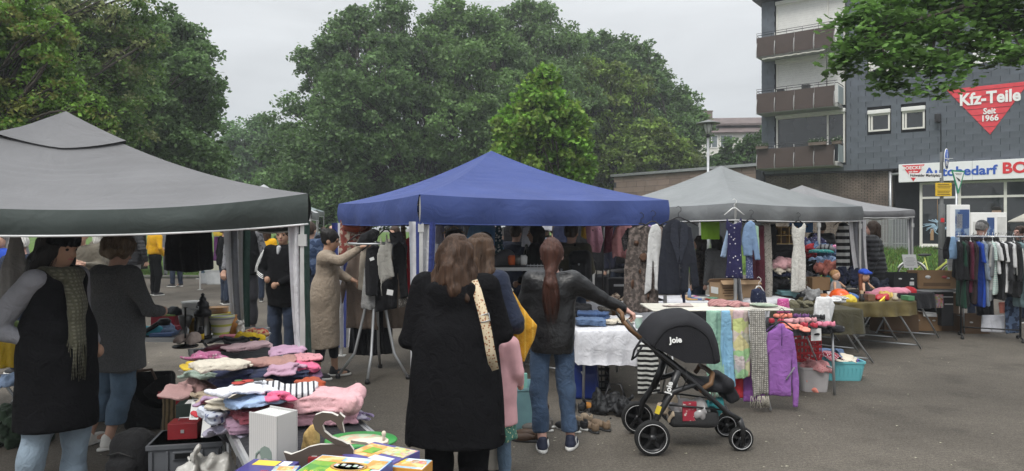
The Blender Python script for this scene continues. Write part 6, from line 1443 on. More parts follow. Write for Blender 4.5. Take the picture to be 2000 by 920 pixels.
heap('garment', 'red patterned cloth beside the yellow pouch', 'cloth', GR(500,655,.76),.22,.14,.05, cc('red_print', (.4,.06,.05), pat='blotch', col2=(.6,.4,.2), pscale=24),0,10, KW, .012)
heap('garment', 'crumpled beige cloth at the left end of the clothes table', 'cloth', GR(368,668,.76),.2,.14,.07, cc('crumple_beige', (.4,.32,.28)),0,12, KW, .014)
bx = lat('candle_stand', 'thin dark stand with a round tray left of the clothes', 'stand', 362,660,5.9, [(.1,0),(.105,.012),(.02,.014),(.008,.02),(.008,.33),(.02,.335),(0,.34)], m_blkm)
o = sdf('shopping_bag', [rbox((0,0,.24),(.19,.1,.24),.05,.01), rbox((0,0,.36),(.165,.075,.25),.04,0, None, 's')], .012, cc('bag_black', (.012,.012,.013)), None, folds(.012,14,(1,1,.6),4),(PX(293,800,6.0).x, 6.0,0), R(10)); tag(o, 'tall black shopping bag standing open behind the grey crate', 'bag')
b = MB(); b.tube([(-.09,-.1,.44),(-.07,-.12,.52),(.05,-.12,.53),(.08,-.1,.44)], .012,6); b.build('handle', cc('strap_brown', (.12,.08,.06)), o)
tub('white plastic storage box behind the woman in the charcoal coat', (PX(218,760,6.3).x, 6.4,.22),(.34,.3,.34),0, mat('plastic_white', (.5,.52,.53), rough=.35))
def crate(label, c, s, rz, m, name='crate', group=None):
 o = empty(name, label, 'crate', c, rz, group); w, d, h = s; b = MB(); t = .012
 b.box((0,0, t / 2),(w, d, t))
 for k in range(4):
  z = .03 + k * (h - .05) / 3; hh = .03 if k == 3 else .02
  b.box((0,-d / 2, z),(w, t, hh)); b.box((0, d / 2, z),(w, t, hh)); b.box((-w / 2,0, z),(t, d, hh)); b.box((w / 2,0, z),(t, d, hh))
 n = 9
 for i in range(n + 1): x = -w / 2 + w * i / n; b.box((x, -d / 2 + .001, h / 2),(.009,.009, h)); b.box((x, d / 2 - .001, h / 2),(.009,.009, h))
 for i in range(1,6): y = -d / 2 + d * i / 6; b.box((-w / 2, y, h / 2),(.009,.009, h)); b.box((w / 2, y, h / 2),(.009,.009, h))
 b.build('lattice', m, o); return o
crate('black plastic lattice crate under the white storage box', (PX(218,820,6.2).x, 6.35,0),(.4,.34,.22),0, mat('plastic_black', (.015,.016,.02), rough=.4))
o = crate('brown wicker basket beside the black shopping bag', (PX(246,760,6.9).x, 6.9,.2),(.26,.2,.3), R(20), cc('wicker', (.2,.12,.07)), 'basket'); o['category'] = 'basket'
ge = empty('euro_crate', 'grey lidded plastic crate on the ground with a red cash box on it', 'crate', (-2.05,4.42,0), R(12))
m_gp = mat('plastic_grey', (.10,.105,.115), rough=.45)
for zb in (0,.21):
 b = MB(); b.box((0,0, zb + .1),(.42,.32,.2)); b.box((0,0, zb + .185),(.445,.345,.03)); b.box((0,-.165, zb + .13),(.14,.02,.05));
 for x in (-.19,-.1,.1,.19): b.box((x, -.165, zb + .08),(.015,.012,.16))
 q = b.build('crate_body', m_gp, ge, bevel=.004); b = MB(); b.box((0,-.177, zb + .13),(.11,.006,.032)); b.build('grip_hole', m_blkm, q)
o = block('cash_box', 'dark red metal cash box on the grey crate', 'cash box', (-2.06,4.36,.425),(.175,.13,.10), R(10), mat('cash_red', (.22,.02,.025), rough=.3, coat=.4), parts=(('lock', (.0,-.067,.05),(.02,.004,.02), m_steel),))
b = MB(); b.tube([(-.04,0,.1),(-.035,0,.118),(.035,0,.118),(.04,0,.1)], .004,6); b.build('handle', m_steel, o)
o = block('box', 'black box with a white label standing behind the red cash box', 'box', (-2.06,4.56,.425),(.26,.14,.17), R(12), mat('box_dark_green', (.015,.025,.022)), parts=(('label', (-.01,0,.1715),(.14,.1,.002), m_paper),('label_picture', (0,0,.173),(.08,.05,.002), m_blkm)))
block('box', 'black carton with a grey label right of the red cash box', 'box', (-1.86,4.46,.425),(.16,.14,.12), R(8), mat('box_soft_black', (.014,.014,.015)), parts=(('label', (.0,-.072,.06),(.05,.002,.09), m_paper),))
o = sdf('clear_bag', [rbox((0,0,.1),(.06,.03,.1),.02), ell((0,0,.2),(.03,.015,.03),.02)], .009, mat('clear_plastic', (.2,.21,.21), rough=.2, spec=.6), None, folds(.008,30),(-1.84,4.62,.55)); tag(o, 'clear zip bag hanging with a tag below the left table edge', 'bag')
o = sdf('fur_bag', [rbox((0,0,.26),(.1,.08,.26),.06)], .010, cc('gold_fur', (.16,.115,.06), pat='stripe', col2=(.05,.035,.02), axis='X', pscale=9, thr=.6), None, folds(.012,40,(1,1,.3),6),(-2.52,5.2,0.0)); tag(o, 'gold brown fur bag with a red strap between shopping bag and clothes table', 'bag')
b = MB(); b.box((.06,-.085,.4),(.05,.012,.26)); b.box((0,-.08,.5),(.2,.012,.05)); b.build('strap', cc('red_strap', (.28,.02,.03)), o)
o = sdf('backpack', [rbox((0,0,.2),(.14,.11,.2),.09), rbox((0,-.1,.13),(.11,.05,.12),.04,.02), cone((-.04,.03,.39),(.04,.03,.39),.018,.018,.02)], .012, C['bag_black'], None, folds(.01,16),(PX(268,900,4.6).x, 4.55,0), R(-12)); tag(o, 'black backpack slumped on the tarmac at the bottom left', 'backpack')
b = MB(); b.tube([(-.1,-.112,.27),(0,-.125,.3),(.1,-.112,.27)], .005,5); b.build('zip', m_soled, o)
o = heap('plastic_bag', 'white plastic shop bag with a red print leaning against the clothes table', 'plastic bag', (-1.68,3.86,.18),.3,.26,.36, mat('film_white', (.48,.47,.44), rough=.3, spec=.5), R(20),13, None, .03,.011)
b = MB(); b.box((.02,-.125,.16),(.2,.03,.07), M=Matrix.Rotation(R(-24),3, 'Y')); b.build('red_print', mat('bag_red', (.45,.02,.03), rough=.3), o, bevel=.02)
block('box', 'dark carton supporting the white plastic bag', 'box', (-1.7,3.86,0),(.36,.3,.2), R(20), m_cardb)
heap('garment', 'heap of black clothes on the ground before the grey crate', 'clothing', (-1.98,3.82,.06),.5,.4,.30, C['bag_black'], 0,14, None, .03,.014)
heap('garment', 'grey scrap of cloth on the black clothes at the bottom left', 'clothing', (-1.88,3.72,.25),.26,.2,.10, W_GY2,0,15)
heap('garment', 'white speckled scarf on the black clothes at the bottom edge', 'scarf', (-2.06,3.66,.22),.26,.2,.10, cc('speckle', (.03,.03,.03), pat='spots', col2=(.5,.5,.5), pscale=45, thr=.3),0,16)
table('dark folding table at the left edge of the photo with jumbled goods', (-5.2,6.4), R(3),1.5,.7,.72, m_td)
heap('garment', 'yellow plush thing on the left edge table', 'toy', (PX(22,640,6.2).x, 6.2,.72),.16,.14,.12, W_YL, 0,17, None, .012)
heap('garment', 'black and white patterned cloth on the left edge table', 'cloth', (PX(15,652,6.1).x, 6.12,.72),.3,.14,.09, cc('bw_swirl', (.02,.02,.02), pat='blotch', col2=(.55,.55,.55), pscale=22),0,18, None, .014)
hang('cloth', 'mustard cloth hanging under the left edge table', 'cloth', [(-20,668),(36,666),(36,718),(-20,722)], 6.02, cc('mustard_cloth', (.42,.28,.02)),.015)
heap('garment', 'pale blue sheet lying on the left edge table\'s lower shelf', 'cloth', (PX(22,745,6.2).x, 6.2,.35),.3,.2,.1, W_LB, 0,19)
heap('green_bag', 'dark green bag on the tarmac below the left edge table', 'bag', (PX(30,840,5.6).x, 5.6,0),.5,.4,.3, cc('bag_green', (.02,.035,.02)),0,20, None, .03,.013)
heap('plant', 'small green spray of leaves on the left edge table', 'plant', (PX(16,615,6.4).x, 6.45,.72),.12,.1,.22, cc('plant_green', (.09,.13,.04)),0,21, None, .03)
heap('garment', 'orange red cloth on the left edge table beside the green spray', 'cloth', (PX(2,620,6.5).x, 6.5,.72),.16,.12,.24, W_OR, 0,22)
hang('towel', 'grey towel gathered to a point hanging at the far left', 'towel', [(28,440),(40,470),(48,520),(40,560),(36,590),(22,598),(-12,585),(-14,560),(8,510),(18,470)], 5.2, cc('towel_grey', (.26,.25,.24)),.025,.018)
hang('skirt', 'wide black skirt hanging from the back edge of the left gazebo', 'skirt', [(328,440),(412,440),(418,526),(370,533),(318,528)], 7.0, W_BK, .02,.014)
hang('garment', 'yellow cloth hanging at the far stall beyond the black skirt', 'clothing', [(413,447),(447,447),(446,462),(418,462)], 18.5, W_YL, .03, res=.02)
hang('garment', 'dark purple dress hanging at the far stall', 'dress', [(418,462),(440,462),(444,510),(416,510)], 18.6, cc('purple_dk', (.09,.02,.10)),.03, res=.02)
far = dict(group='boxes at the far stall')
tub('white plastic tub at the far stall', (PX(425,540,21).x, 21.0,0),(.6,.45,.42),0, mat('plastic_white', (1,1,1)), **far)
tub('clear plastic box left of the far white tub', (PX(412,540,21.4).x - .1,21.3,0),(.3,.4,.3),0, mat('plastic_clear', (.42,.44,.46), rough=.3), **far)
tub('magenta plastic tub at the far stall beside the curtain', (PX(456,565,17.5).x, 18,0),(.34,.4,.38),0, mat('plastic_magenta', (.42,.03,.25), rough=.35), **far)
block('box', 'pale carton standing on the far white tub', 'box', (PX(428,520,21).x, 21.05,.42),(.4,.3,.28),0, mat('carton_cream', (.5,.5,.4)))
heap('garment', 'light clothes on the ground left of the far tubs', 'clothing', (PX(395,540,20).x, 22.5,0.04),.8,.5,.2, W_WT, 0,23, None, .03,.02)
# ---- round clothes rack between the gazebos
yr = 8.1; rc = PX(735,442, yr); rc.z = 0
rk = empty('clothes_rack', 'steel round clothes rack crowded with coats beside the woman in beige', 'clothes rack', rc)
ring = MB(); ring.tube([(.32 * math.cos(a),.32 * math.sin(a),1.55) for a in np.arange(0,6.28,.35)], .012,6, closed=True); ring.tube([(-.32,0,1.55),(.32,0,1.55)], .01,6); ring.tube([(0,-.32,1.55),(0,.32,1.55)], .01,6); ring.build('ring', m_steel, rk)
b = MB(); b.tube([(0,0,.95),(0,0,1.58)], .016,8); b.build('post', m_steel, rk)
for a in (200,268,335,95):
 ca, sa = math.cos(R(a)), math.sin(R(a)); b = MB(); b.tube([(0,0,1.15),(.06 * ca, .06 * sa, 1.1),(.15 * ca, .15 * sa, .7),(.25 * ca, .25 * sa, .28),(.42 * ca, .42 * sa, .05)], .017,8); b.build('leg', m_steel, rk)
 b = MB(); b.lathe([(0,0),(.025,0),(.03,.02),(.025,.05),(0,.05)], (.44 * ca, .44 * sa, 0),10); b.build('castor', m_dark, rk)
GRK = 'garments on the round rack'
TAUPE = cc('taupe', (.17,.13,.105)); CAMI = cc('grey_cami', (.33,.32,.29)); C_LACE = cc('lace_black', (.02,.02,.022), pat='spots', col2=(.08,.07,.07), pscale=50)
hk = dict(group=GRK)
hang('coat', 'long taupe coat on the left of the round rack', 'coat', [(703,462),(730,470),(740,645),(676,640),(678,560),(668,598),(664,560),(684,500)], 8.3, TAUPE, .035,.02, hg=.3, **hk)
hang('coat', 'taupe coat showing below the black jacket at the right of the rack', 'coat', [(752,480),(790,470),(796,642),(748,640)], 8.35, cc('taupe2', (.15,.115,.09)),.03,.02, **hk)
hang('blouse', 'cream blouse hanging beside the taupe coat', 'blouse', [(706,478),(722,480),(720,560),(714,570),(698,566),(702,510)], 8.05, cc('blouse_cream', (.45,.4,.33)),.02,.012, **hk)
hang('top', 'striped black and white knit with a fringed hem on the round rack', 'top', [(712,520),(730,515),(736,600),(724,606),(704,602),(708,560)], 7.95, cc('bw_knit', (.55,.55,.54), pat='stripe', col2=(.02,.02,.02), axis='Z', pscale=24, thr=.5),.02,.012, **hk)
j = hang('jacket', 'short black jacket with a white tag at the front of the rack', 'jacket', [(716,486),(728,478),(740,480),(744,500),(738,578),(714,578),(712,520)], 7.86, W_BK, .03,.01, hg=.25, **hk)
b = MB(); b.box((0,-.045,-.16),(.05,.003,.035), M=Matrix.Rotation(R(-20),3, 'Y')); b.build('tag', m_paper, j)
j = hang('camisole', 'pale grey camisole with thin straps in the middle of the rack', 'top', [(743,452),(747,478),(752,478),(753,456),(756,456),(758,474),(768,476),(765,500),(772,540),(756,546),(744,556),(740,540),(736,500),(741,480)], 7.74, CAMI, .016,.012, hg=.22, **hk)
b = MB(); b.box((0.05,-.035,-.68),(.07,.003,.06), M=Matrix.Rotation(R(10),3, 'Y')); b.build('tag', m_paper, j); b = MB(); b.tube([(-.04,-.03,-.52),(-.05,-.032,-.62),(-.04,-.03,-.72)], .005,5); b.build('tie', CAMI, j)
hang('jacket', 'black coat with long sleeves at the right side of the round rack', 'coat', [(768,482),(780,470),(792,486),(798,580),(782,584),(776,520),(774,600),(764,600)], 7.9, W_BK, .035,.012, **hk)
hang('trousers', 'black trousers hanging behind the tripod legs of the rack', 'trousers', [(734,545),(778,545),(776,602),(732,610)], 7.95, cc('black2', (.01,.01,.012)),.03,.012, **hk)
hang('skirt', 'long black skirt reaching lowest under the taupe coats', 'skirt', [(690,560),(764,560),(768,690),(720,696),(680,690)], 8.45, W_BK, .035,.02, **hk)
hang('jumper', 'grey hooded jumper on the upper right of the round rack', 'jumper', [(760,455),(784,452),(796,482),(792,520),(766,500)], 8.1, cc('jumper_grey', (.09,.09,.10)),.04,.012, **hk)
hang('jumper', 'black jumper bunched at the upper left of the round rack', 'jumper', [(694,480),(705,458),(730,446),(742,452),(736,470),(705,482)], 8.0, W_BK, .05,.012, **hk)
hang('blouse', 'patterned cuff of a blouse under the black coat', 'blouse', [(776,580),(796,580),(796,598),(778,602)], 7.95, cc('cuff', (.1,.09,.08), pat='spots', col2=(.35,.33,.3), pscale=60, thr=.3),.02,.01, **hk)
hang('dress', 'bright red dress at the far side of the round rack', 'dress', [(790,468),(806,460),(808,582),(793,580)], 8.5, cc('red_dress', (.5,.02,.035)),.025,.014, **hk)
hang('scarf', 'leafy brown printed scarf left of the red dress', 'scarf', [(782,440),(792,440),(796,525),(788,528)], 8.4, cc('print_brown', (.12,.08,.05), pat='blotch', col2=(.3,.24,.14), pscale=24),.02,.01, **hk)
RUG = cc('rug', (.20,.05,.04), pat='blotch', col2=(.34,.28,.22), pscale=16, var=.4)
o = hang('rug', 'red oriental rug hung up behind the round rack', 'rug', [(664,428),(728,428),(724,512),(660,508)], 9.2, RUG, .012,.01)
b = MB(); b.lathe([(0,0),(.16,0),(.165,.003),(0,.003)], (0,0,0),26,1.0,.45); q = b.build('medallion', cc('rug_red', (.42,.09,.05)), o, (0,-.03,-.1)); q.rotation_euler = (R(90),0,0)
# ---- inside and along the blue gazebo
GB = 'garments hung along the blue gazebo'
hb_ = dict(group=GB)
hang('jacket', 'light blue jacket hanging at the back of the blue gazebo', 'jacket', [(925,432),(945,438),(962,432),(978,470),(990,500),(978,506),(966,478),(960,492),(912,490),(910,470),(916,445)], 9.6, cc('sky_jacket', (.20,.40,.66)),.03,.012, hg=.4, **hb_)
hang('skirt', 'small grey skirt clipped to a wooden hanger', 'skirt', [(870,450),(902,446),(906,478),(866,480)], 9.2, cc('skirt_grey', (.055,.055,.058)),.02,.01, hg=.3, hm=mat('hanger_wood', (.45,.32,.18)), **hb_)
hang('shirt', 'lilac striped shirt edge left of the grey skirt', 'shirt', [(852,436),(868,442),(868,480),(850,476)], 9.5, cc('lilac_shirt', (.45,.43,.6), pat='stripe', col2=(.6,.6,.7), axis='X', pscale=16),.03,.01, **hb_)
hang('scarf', 'white and teal patterned dress hanging beside the light blue jacket', 'dress', [(968,440),(974,430),(980,445),(984,500),(966,506),(966,470)], 9.3, cc('teal_print', (.02,.07,.09), pat='spots', col2=(.65,.68,.68), pscale=26, thr=.36),.02,.01, **hb_)
hang('blouse', 'white blouse glimpsed behind the navy jacket person', 'blouse', [(1022,445),(1036,440),(1036,482),(1018,482)], 10.3, W_WT, .03,.012, **hb_)
hang('cloth', 'white sheet hanging under the back valance of the blue gazebo', 'cloth', [(1050,432),(1080,432),(1078,452),(1052,448)], 11, W_WT, .02,.01, **hb_)
hang('jumper', 'pink hooded jumper with star prints at the back of the blue gazebo', 'jumper', [(1143,440),(1160,434),(1174,440),(1178,470),(1172,494),(1152,492),(1146,470)], 9.4, cc('pink_star', (.62,.32,.40), pat='spots', col2=(.06,.05,.05), pscale=9, thr=.13),.035,.012, hg=.3, **hb_)
hang('jacket', 'yellow jacket sleeve left of the pink hooded jumper', 'jacket', [(1136,440),(1150,436),(1150,470),(1134,462)], 9.5, W_YL, .03,.01, **hb_)
hang('jumper', 'dusty pink jumper with white lettering marks hanging near the valance', 'jumper', [(1202,444),(1216,436),(1228,436),(1238,446),(1240,500),(1226,506),(1202,500),(1196,506),(1194,470)], 8.9, cc('pink_jumper', (.56,.26,.26)),.03,.012, hg=.35, **hb_)
hang('dress', 'dark maroon dress between the two pink jumpers', 'dress', [(1182,438),(1198,438),(1196,492),(1178,496)], 9.3, W_MR, .03,.01, **hb_)
for i, (a, c_, lb) in enumerate(((840,436, 'charcoal coat at the left back corner of the blue gazebo'),(888,434, 'black cardigan behind the small grey skirt'),(955,436, 'dark plum coat right of the light blue jacket'),(1000,434, 'black trousers hanging high behind the navy jacket person'),(1096,434, 'navy blazer hanging behind the olive parka'),(1164,452, 'black jacket under the pink star jumper'),(1250,440, 'dark blue jumper behind the long printed dress'),(1275,440, 'purple and navy blouse on the rail behind the white shirt'),(1295,442, 'brown patterned coat on the rail behind the blazer'),(1218,440, 'black dress on the rail behind the dusty pink jumper'))):
 w = 17; hang('garment', lb, 'clothing', [(a - w * .5, c_),(a + w * .5, c_),(a + w, c_ + 14),(a + w * .9, c_ + 78),(a - w * .9, c_ + 74),(a - w, c_ + 14)], 10.6 + .12 * i if a < 1200 else 9.4 + .05 * i, (W_GY2, W_BK, W_MR, W_BK, W_NV, W_BK, W_NV, cc('plum_print', (.06,.03,.12), pat='spots', col2=(.3,.2,.4), pscale=30), TAUPE, W_BK)[i], .035,.014, res=.016, seed=i, **hb_)
fd = hang('dress', 'long dark floral dress with black lace sleeves on the blue gazebo edge', 'dress', [(1228,446),(1240,440),(1262,440),(1280,446),(1284,500),(1288,606),(1250,612),(1216,604),(1220,520),(1226,470)], 7.80, cc('floral_dark', (.075,.062,.055), pat='blotch', col2=(.16,.13,.115), pscale=26, thr=.52, var=.45, scale=22),.022,.016, hg=.36, **hb_)
for i, (x, z, s) in enumerate(((.02,-.36,.05),(-.1,-.66,.055),(.1,-.55,.035),(-.06,-.2,.03),(.08,-.8,.04),(-.02,-.52,.03))):
 b = MB(); b.lathe([(0,.002),(s * .5,.004),(s, 0)], (0,0,0),9); q = b.build('flower_print', mat('flower_rust', (.10,.05,.028)), fd, (x, -.045, z)); q.rotation_euler = (R(90),0, i)
hang('sleeve', 'black lace top half hidden at the left of the floral dress', 'top', [(1213,466),(1226,445),(1236,446),(1232,480),(1218,492)], 7.86, C_LACE, .03,.01, **hb_)
hang('shirt', 'white long sleeved shirt between the floral dress and the blazer', 'shirt', [(1272,440),(1284,436),(1292,450),(1290,540),(1288,568),(1278,566),(1276,500),(1272,566),(1258,578),(1262,520),(1266,460)], 7.72, cc('shirt_white', (.55,.55,.54)),.02,.012, hg=.3, **hb_)
bl = hang('blazer', 'dark navy blazer on a hanger at the right corner of the blue gazebo', 'blazer', [(1304,433),(1312,428),(1322,428),(1332,434),(1350,444),(1358,490),(1366,560),(1352,566),(1346,520),(1344,570),(1320,576),(1286,576),(1284,560),(1288,500),(1294,446)], 7.66, cc('blazer_navy', (.016,.018,.026)),.03,.01, hg=.42, **hb_)
for sd in (-1,1):
 b = MB(); b.add([(sd * .02,-.045,-.02),(sd * .085,-.048,-.06),(sd * .10,-.052,-.22),(sd * .015,-.05,-.48),(0,-.05,-.4)], [(0,1,2,3,4)]); q = b.build('lapel', cc('lapel', (.024,.027,.038)), bl); q.modifiers.new('s', 'SOLIDIFY').thickness = .008
b = MB(); b.tube([(0,-.055,-.5),(0.005,-.055,-.82)], .003,4); b.build('front_edge', m_dark, bl)
for k in range(2): b = MB(); b.lathe([(0,0),(.009,0),(.008,.004),(0,.004)], (0,0,0),10); q = b.build('button', m_soled, bl, (.012,-.056,-.54 - k * .1)); q.rotation_euler = (R(90),0,0)
hang('scarf', 'dark tie end hanging below the navy blazer', 'tie', [(1328,560),(1336,560),(1340,592),(1333,594)], 7.7, W_NV, .012,.004)
o = sdf('bin', [cone((0,0,0),(.13,0,.05),.085,.11,0)], .012, mat('bin_grey', (.10,.10,.105), rough=.4), None, None, PX(968,512,8.4)); tag(o, 'grey metal bucket lying on its side on a stand under the blue gazebo', 'bucket')
b = MB()
for q in (-1,1): b.tube([(q * .16,-.1,-1.28),(q * .05,0,-.1)], .012,6); b.tube([(q * .16,.14,-1.28),(q * .05,.05,-.1)], .012,6)
b.box((0,0,-.1),(.36,.3,.02)); o = b.build('stand', m_steel, None, PX(965,510,8.42)); tag(o, 'folding stand carrying the grey metal bucket', 'stand')
b = MB()
for i in range(7): b.box((-.12 + i * .04,0,.3),(.006,.006,.6))
for i in range(9): b.box((0,.001,.02 + i * .07),(.25,.005,.006))
o = b.build('wire_grid', m_steel, None, (PX(1050,530,7.9).x, 7.9,.72)); tag(o, 'upright wire grid panel behind the leather jacket woman', 'wire panel')
table('long table at the back of the blue gazebo under a white cloth', (1.15,9.75), R(4),1.9,.7,.72, m_tt); tablecloth('white cloth on the back table of the blue gazebo', (1.15,9.75), R(4),1.92,.72,.722,.5, cc('linen', (.62,.62,.65)),4, 'white tablecloths')
cn = PX(1184,560,9.2); b = MB(); b.tube([(0,0,0),(0,0,.72),(.01,0,.78),(.05,0,.8),(.07,0,.74),(.05,0,.68)], .011,7); b.lathe([(0,0),(.03,.01),(.028,.04),(0,.05)], (.0,0,.8),10); o = b.build('walking_stick', m_dark, None, (cn.x, 9.55,.73)); tag(o, 'dark walking stick with a brass hook upright on the back table', 'walking stick')
for i in range(2):
 b = MB(); b.tube([(0,0,0),(0.01,0,.5),(-.03,0,.55)], .009,6); o = b.build('walking_stick', m_dark, None, (PX((1166,1192)[i], 560,9.6).x, 9.7,.73)); tag(o, ('short dark stick left of the brass hook stick', 'short dark stick right of the brass hook stick')[i], 'walking stick')
block('case', 'black case with a handle on the back table of the blue gazebo', 'case', (PX(1212,555,9.6).x, 9.7,.73),(.34,.2,.3), R(3), W_BK, parts=(('clasp', (0,-.101,.2),(.2,.004,.03), m_steel),), bevel=.02)
heap('garment', 'spread of patterned belts on the white back table', 'belts', (PX(1190,578,9.5).x, 9.6,.73),.8,.3,.05, cc('belts', (.12,.08,.06), pat='blotch', col2=(.5,.4,.3), pscale=30),0,31)
block('box', 'open tan cardboard box at the left end of the white back table', 'box', (PX(1158,565,9.3).x, 9.5,.6),(.2,.2,.24), R(15), m_card)
for i, (px, lb, m) in enumerate(((1000, 'orange lantern cup on the stall table', mat('cup_orange', (.6,.12,.03))),(1012, 'glass jar on the stall table', m_gls),(1022, 'white tin on the stall table', m_white))):
 b = MB(); b.lathe([(.03,0),(.045,.02),(.05,.1),(.03,.12),(0,.12)], (0,0,0),14); o = b.build('jar', m, None, PX(px, 518,8.2)); tag(o, lb + ' under the blue gazebo', 'jar')
table('dark table with small jars behind the mustard bag', (PX(1005,520,8.2).x, 8.3),0,.9,.5,1.27, m_td)
# ---- white table beside the leather jacket woman
table('folding table with jeans under a white cloth behind the pushchair handle', (.98,7.55), R(3),.74,1.5,.72, m_tt, 'h'); tablecloth('crumpled white cloth hanging low beside the leather jacket woman', (.98,7.55), R(3),.76,1.52,.722, [.32,.3,.3,.3], C['linen'], 9, 'white tablecloths')
GJ = 'goods on the white table'
def on(px, py, z=.735): return GR(px, py, z)
fj = dict(group=GJ)
folded('jeans', 'dark blue folded jeans at the front of the white table', 'jeans', on(1150,634),.30,.3,.07,3, W_DN, R(8),41, **fj)
folded('jeans', 'second pair of blue jeans behind the front pair', 'jeans', on(1160,622),.34,.26,.08,3, cc('denim2', (.05,.09,.19), var=.3), R(-12),42, **fj)
folded('garment', 'black folded trousers at the left of the white table', 'clothing', on(1128,616),.3,.3,.12,4, W_BK, R(5),43, **fj)
folded('garment', 'cream folded shirt right of the jeans', 'clothing', on(1190,632),.2,.26,.045,2, W_CR, R(-18),44, **fj)
folded('garment', 'dark checked trousers at the back of the white table', 'clothing', on(1195,612),.26,.26,.07,3, cc('dark_check', (.05,.045,.04), pat='check', col2=(.2,.18,.15), axis='XY', pscale=12), R(10),45, **fj)
folded('garment', 'pale folded scarf by the cup on the white table', 'clothing', on(1222,632),.16,.24,.04,2, cc('pale_scarf', (.5,.46,.38)), R(-20),46, **fj)
b = MB(); b.lathe([(.03,0),(.036,.05),(.04,.085),(.042,.1),(.03,.115),(0,.115)], (0,0,0),16); o = b.build('cup', mat('cup_pale_green', (.42,.56,.48), rough=.3), None, on(1247,640)); tag(o, 'pale green lidded cup by the pushchair handle', 'cup', GJ)
b = MB(); b.lathe([(.043,.1),(.044,.118),(.035,.122),(0,.122)], (0,0,0),16); b.build('lid', m_white, o)
o = sdf('shopping_bag', [rbox((0,0,.19),(.15,.09,.19),.03)], .011, mat('bag_blue', (.012,.03,.16), rough=.35, spec=.5), None, folds(.012,18,(1,1,.6),7),(PX(1140,760,7.0).x, 7.05,0), R(-8)); tag(o, 'large blue carrier bag under the white table', 'bag')
heap('garment', 'white plastic sack tied on top of the blue carrier bag', 'bag', (PX(1140,700,7.1).x, 7.1,.36),.24,.18,.09, mat('film_white', (1,1,1)),0,47)
crate('dark crate beneath the white table behind the blue bag', (PX(1155,770,7.4).x, 7.5,0),(.36,.3,.25),0, mat('plastic_black', (1,1,1)))
heap('shoes', 'tangled heap of black boots under the white table', 'boots', on(1200,805,0),.46,.34,.17, mat('boot_black', (.012,.012,.013), rough=.5),0,48, None, .04,.011)
b = MB(); b.tube([(-.12,0,0),(-.05,0,.2),(.06,0,.2),(.12,0,.03)], .012,6); o = b.build('strap', m_dark, None, on(1200,790,0)); tag(o, 'black strap looping out of the boot heap', 'strap')
S_TAN, S_BRN, S_MUS, S_TQ, S_GRY, S_DBR = mat('shoe_taupe', (.20,.14,.09), rough=.7), mat('shoe_brown', (.075,.042,.024), rough=.5), mat('shoe_mustard', (.40,.17,.03), rough=.6), mat('shoe_teal', (.03,.26,.32), rough=.5), mat('shoe_grey', (.12,.11,.10), rough=.7), mat('shoe_dark_brown', (.06,.038,.025), rough=.7)
pair('taupe slip-on pair in front of the leather jacket woman', 1163,838,28, S_TAN)
pair('mustard suede pair behind the taupe slip-ons', 1165,800,30, S_MUS)
pair('brown leather pair at the left of her jeans', 1036,858,75, S_BRN)
pair('teal trainers under the white table edge', 1224,806,15, S_TQ, sole=m_sole)
pair('dark brown ankle boots behind the girl', 1040,826,40, S_DBR, high=.07)
pair('grey trainers beside the dark brown boots', 1052,838,80, S_GRY, sole=m_sole)
pair('black lace-up pair between her feet', 1118,838,40, s_bk, sole=m_sole)
pair('small beige pair behind her right heel', 1135,822,20, mat('shoe_beige', (.34,.26,.18)), L=.22)
pair('black ballet pair at the back of the shoe rows', 1128,800,-10, s_bk)
tub('pale teal plastic tub behind the girl in pink', (PX(1012,800,6.0).x + .02,6.1,0),(.3,.34,.36), R(10), mat('plastic_teal', (.18,.33,.36), rough=.3))
block('folder', 'pale green folder standing in the teal tub', 'folder', (PX(1008,765,6.0).x, 6.15,.14),(.2,.03,.3), R(10), mat('folder_green', (.2,.42,.36)))
# ---- clothes airer with scarves
ax, ay = 2.0,6.85; W2, D2, ZA = 1.34,.56,.95
ar = empty('clothes_airer', 'white wire clothes airer draped with scarves behind the pushchair', 'clothes airer', (ax, ay, 0), R(2))
m_air = mat('airer_white', (.68,.66,.58), rough=.45)
b = MB(); b.tube([(-W2 / 2,-D2 / 2, ZA),(W2 / 2,-D2 / 2, ZA),(W2 / 2, D2 / 2, ZA),(-W2 / 2, D2 / 2, ZA)], .009,6, closed=True); b.build('top_frame', m_air, ar)
for i in range(11): b = MB(); y = -D2 / 2 + D2 * (i + 1) / 12; b.tube([(-W2 / 2, y, ZA),(W2 / 2, y, ZA)], .005,5); b.build('rod', m_air, ar)
for s in (-1,1):
 for q in (-1,1): b = MB(); b.tube([(s * W2 * .32, q * D2 * .48, ZA),(s * W2 * .32,-q * D2 * .62,.015)], .011,6); b.build('leg', m_steel, ar)
GA = dict(group='scarves and tops on the clothes airer')
def tex(n, c, **k): return cc(n, c, **k)
hang('cloth', 'black cloth over the airer at its left end', 'cloth', [(1318,607),(1384,607),(1386,690),(1350,700),(1318,690)], 6.56, W_BK, .02,.012, **GA)
hang('scarf', 'mint green scarf hanging from the airer', 'scarf', [(1380,606),(1408,606),(1412,690),(1416,762),(1382,766),(1378,690)], 6.54, tex('mint', (.28,.46,.36)),.02,.02,60, **GA)
fg = MB(); rf = random.Random(4)
for i in range(26): x = rf.uniform(-.08,.08); fg.tube([(x, 0,0),(x + rf.uniform(-.01,.01), rf.uniform(-.02,.02),-.06)], .003,3)
fg.build('fringe', C['mint'], SC.objects[[o.name for o in SC.objects if o.get('label', '').startswith('mint green')][0]], (0,0,-.765))
hang('scarf', 'sky blue scarf beside the mint green one', 'scarf', [(1408,606),(1426,606),(1432,680),(1438,756),(1416,758),(1406,680)], 6.5, tex('sky', (.22,.42,.58)),.02,.016,60, **GA)
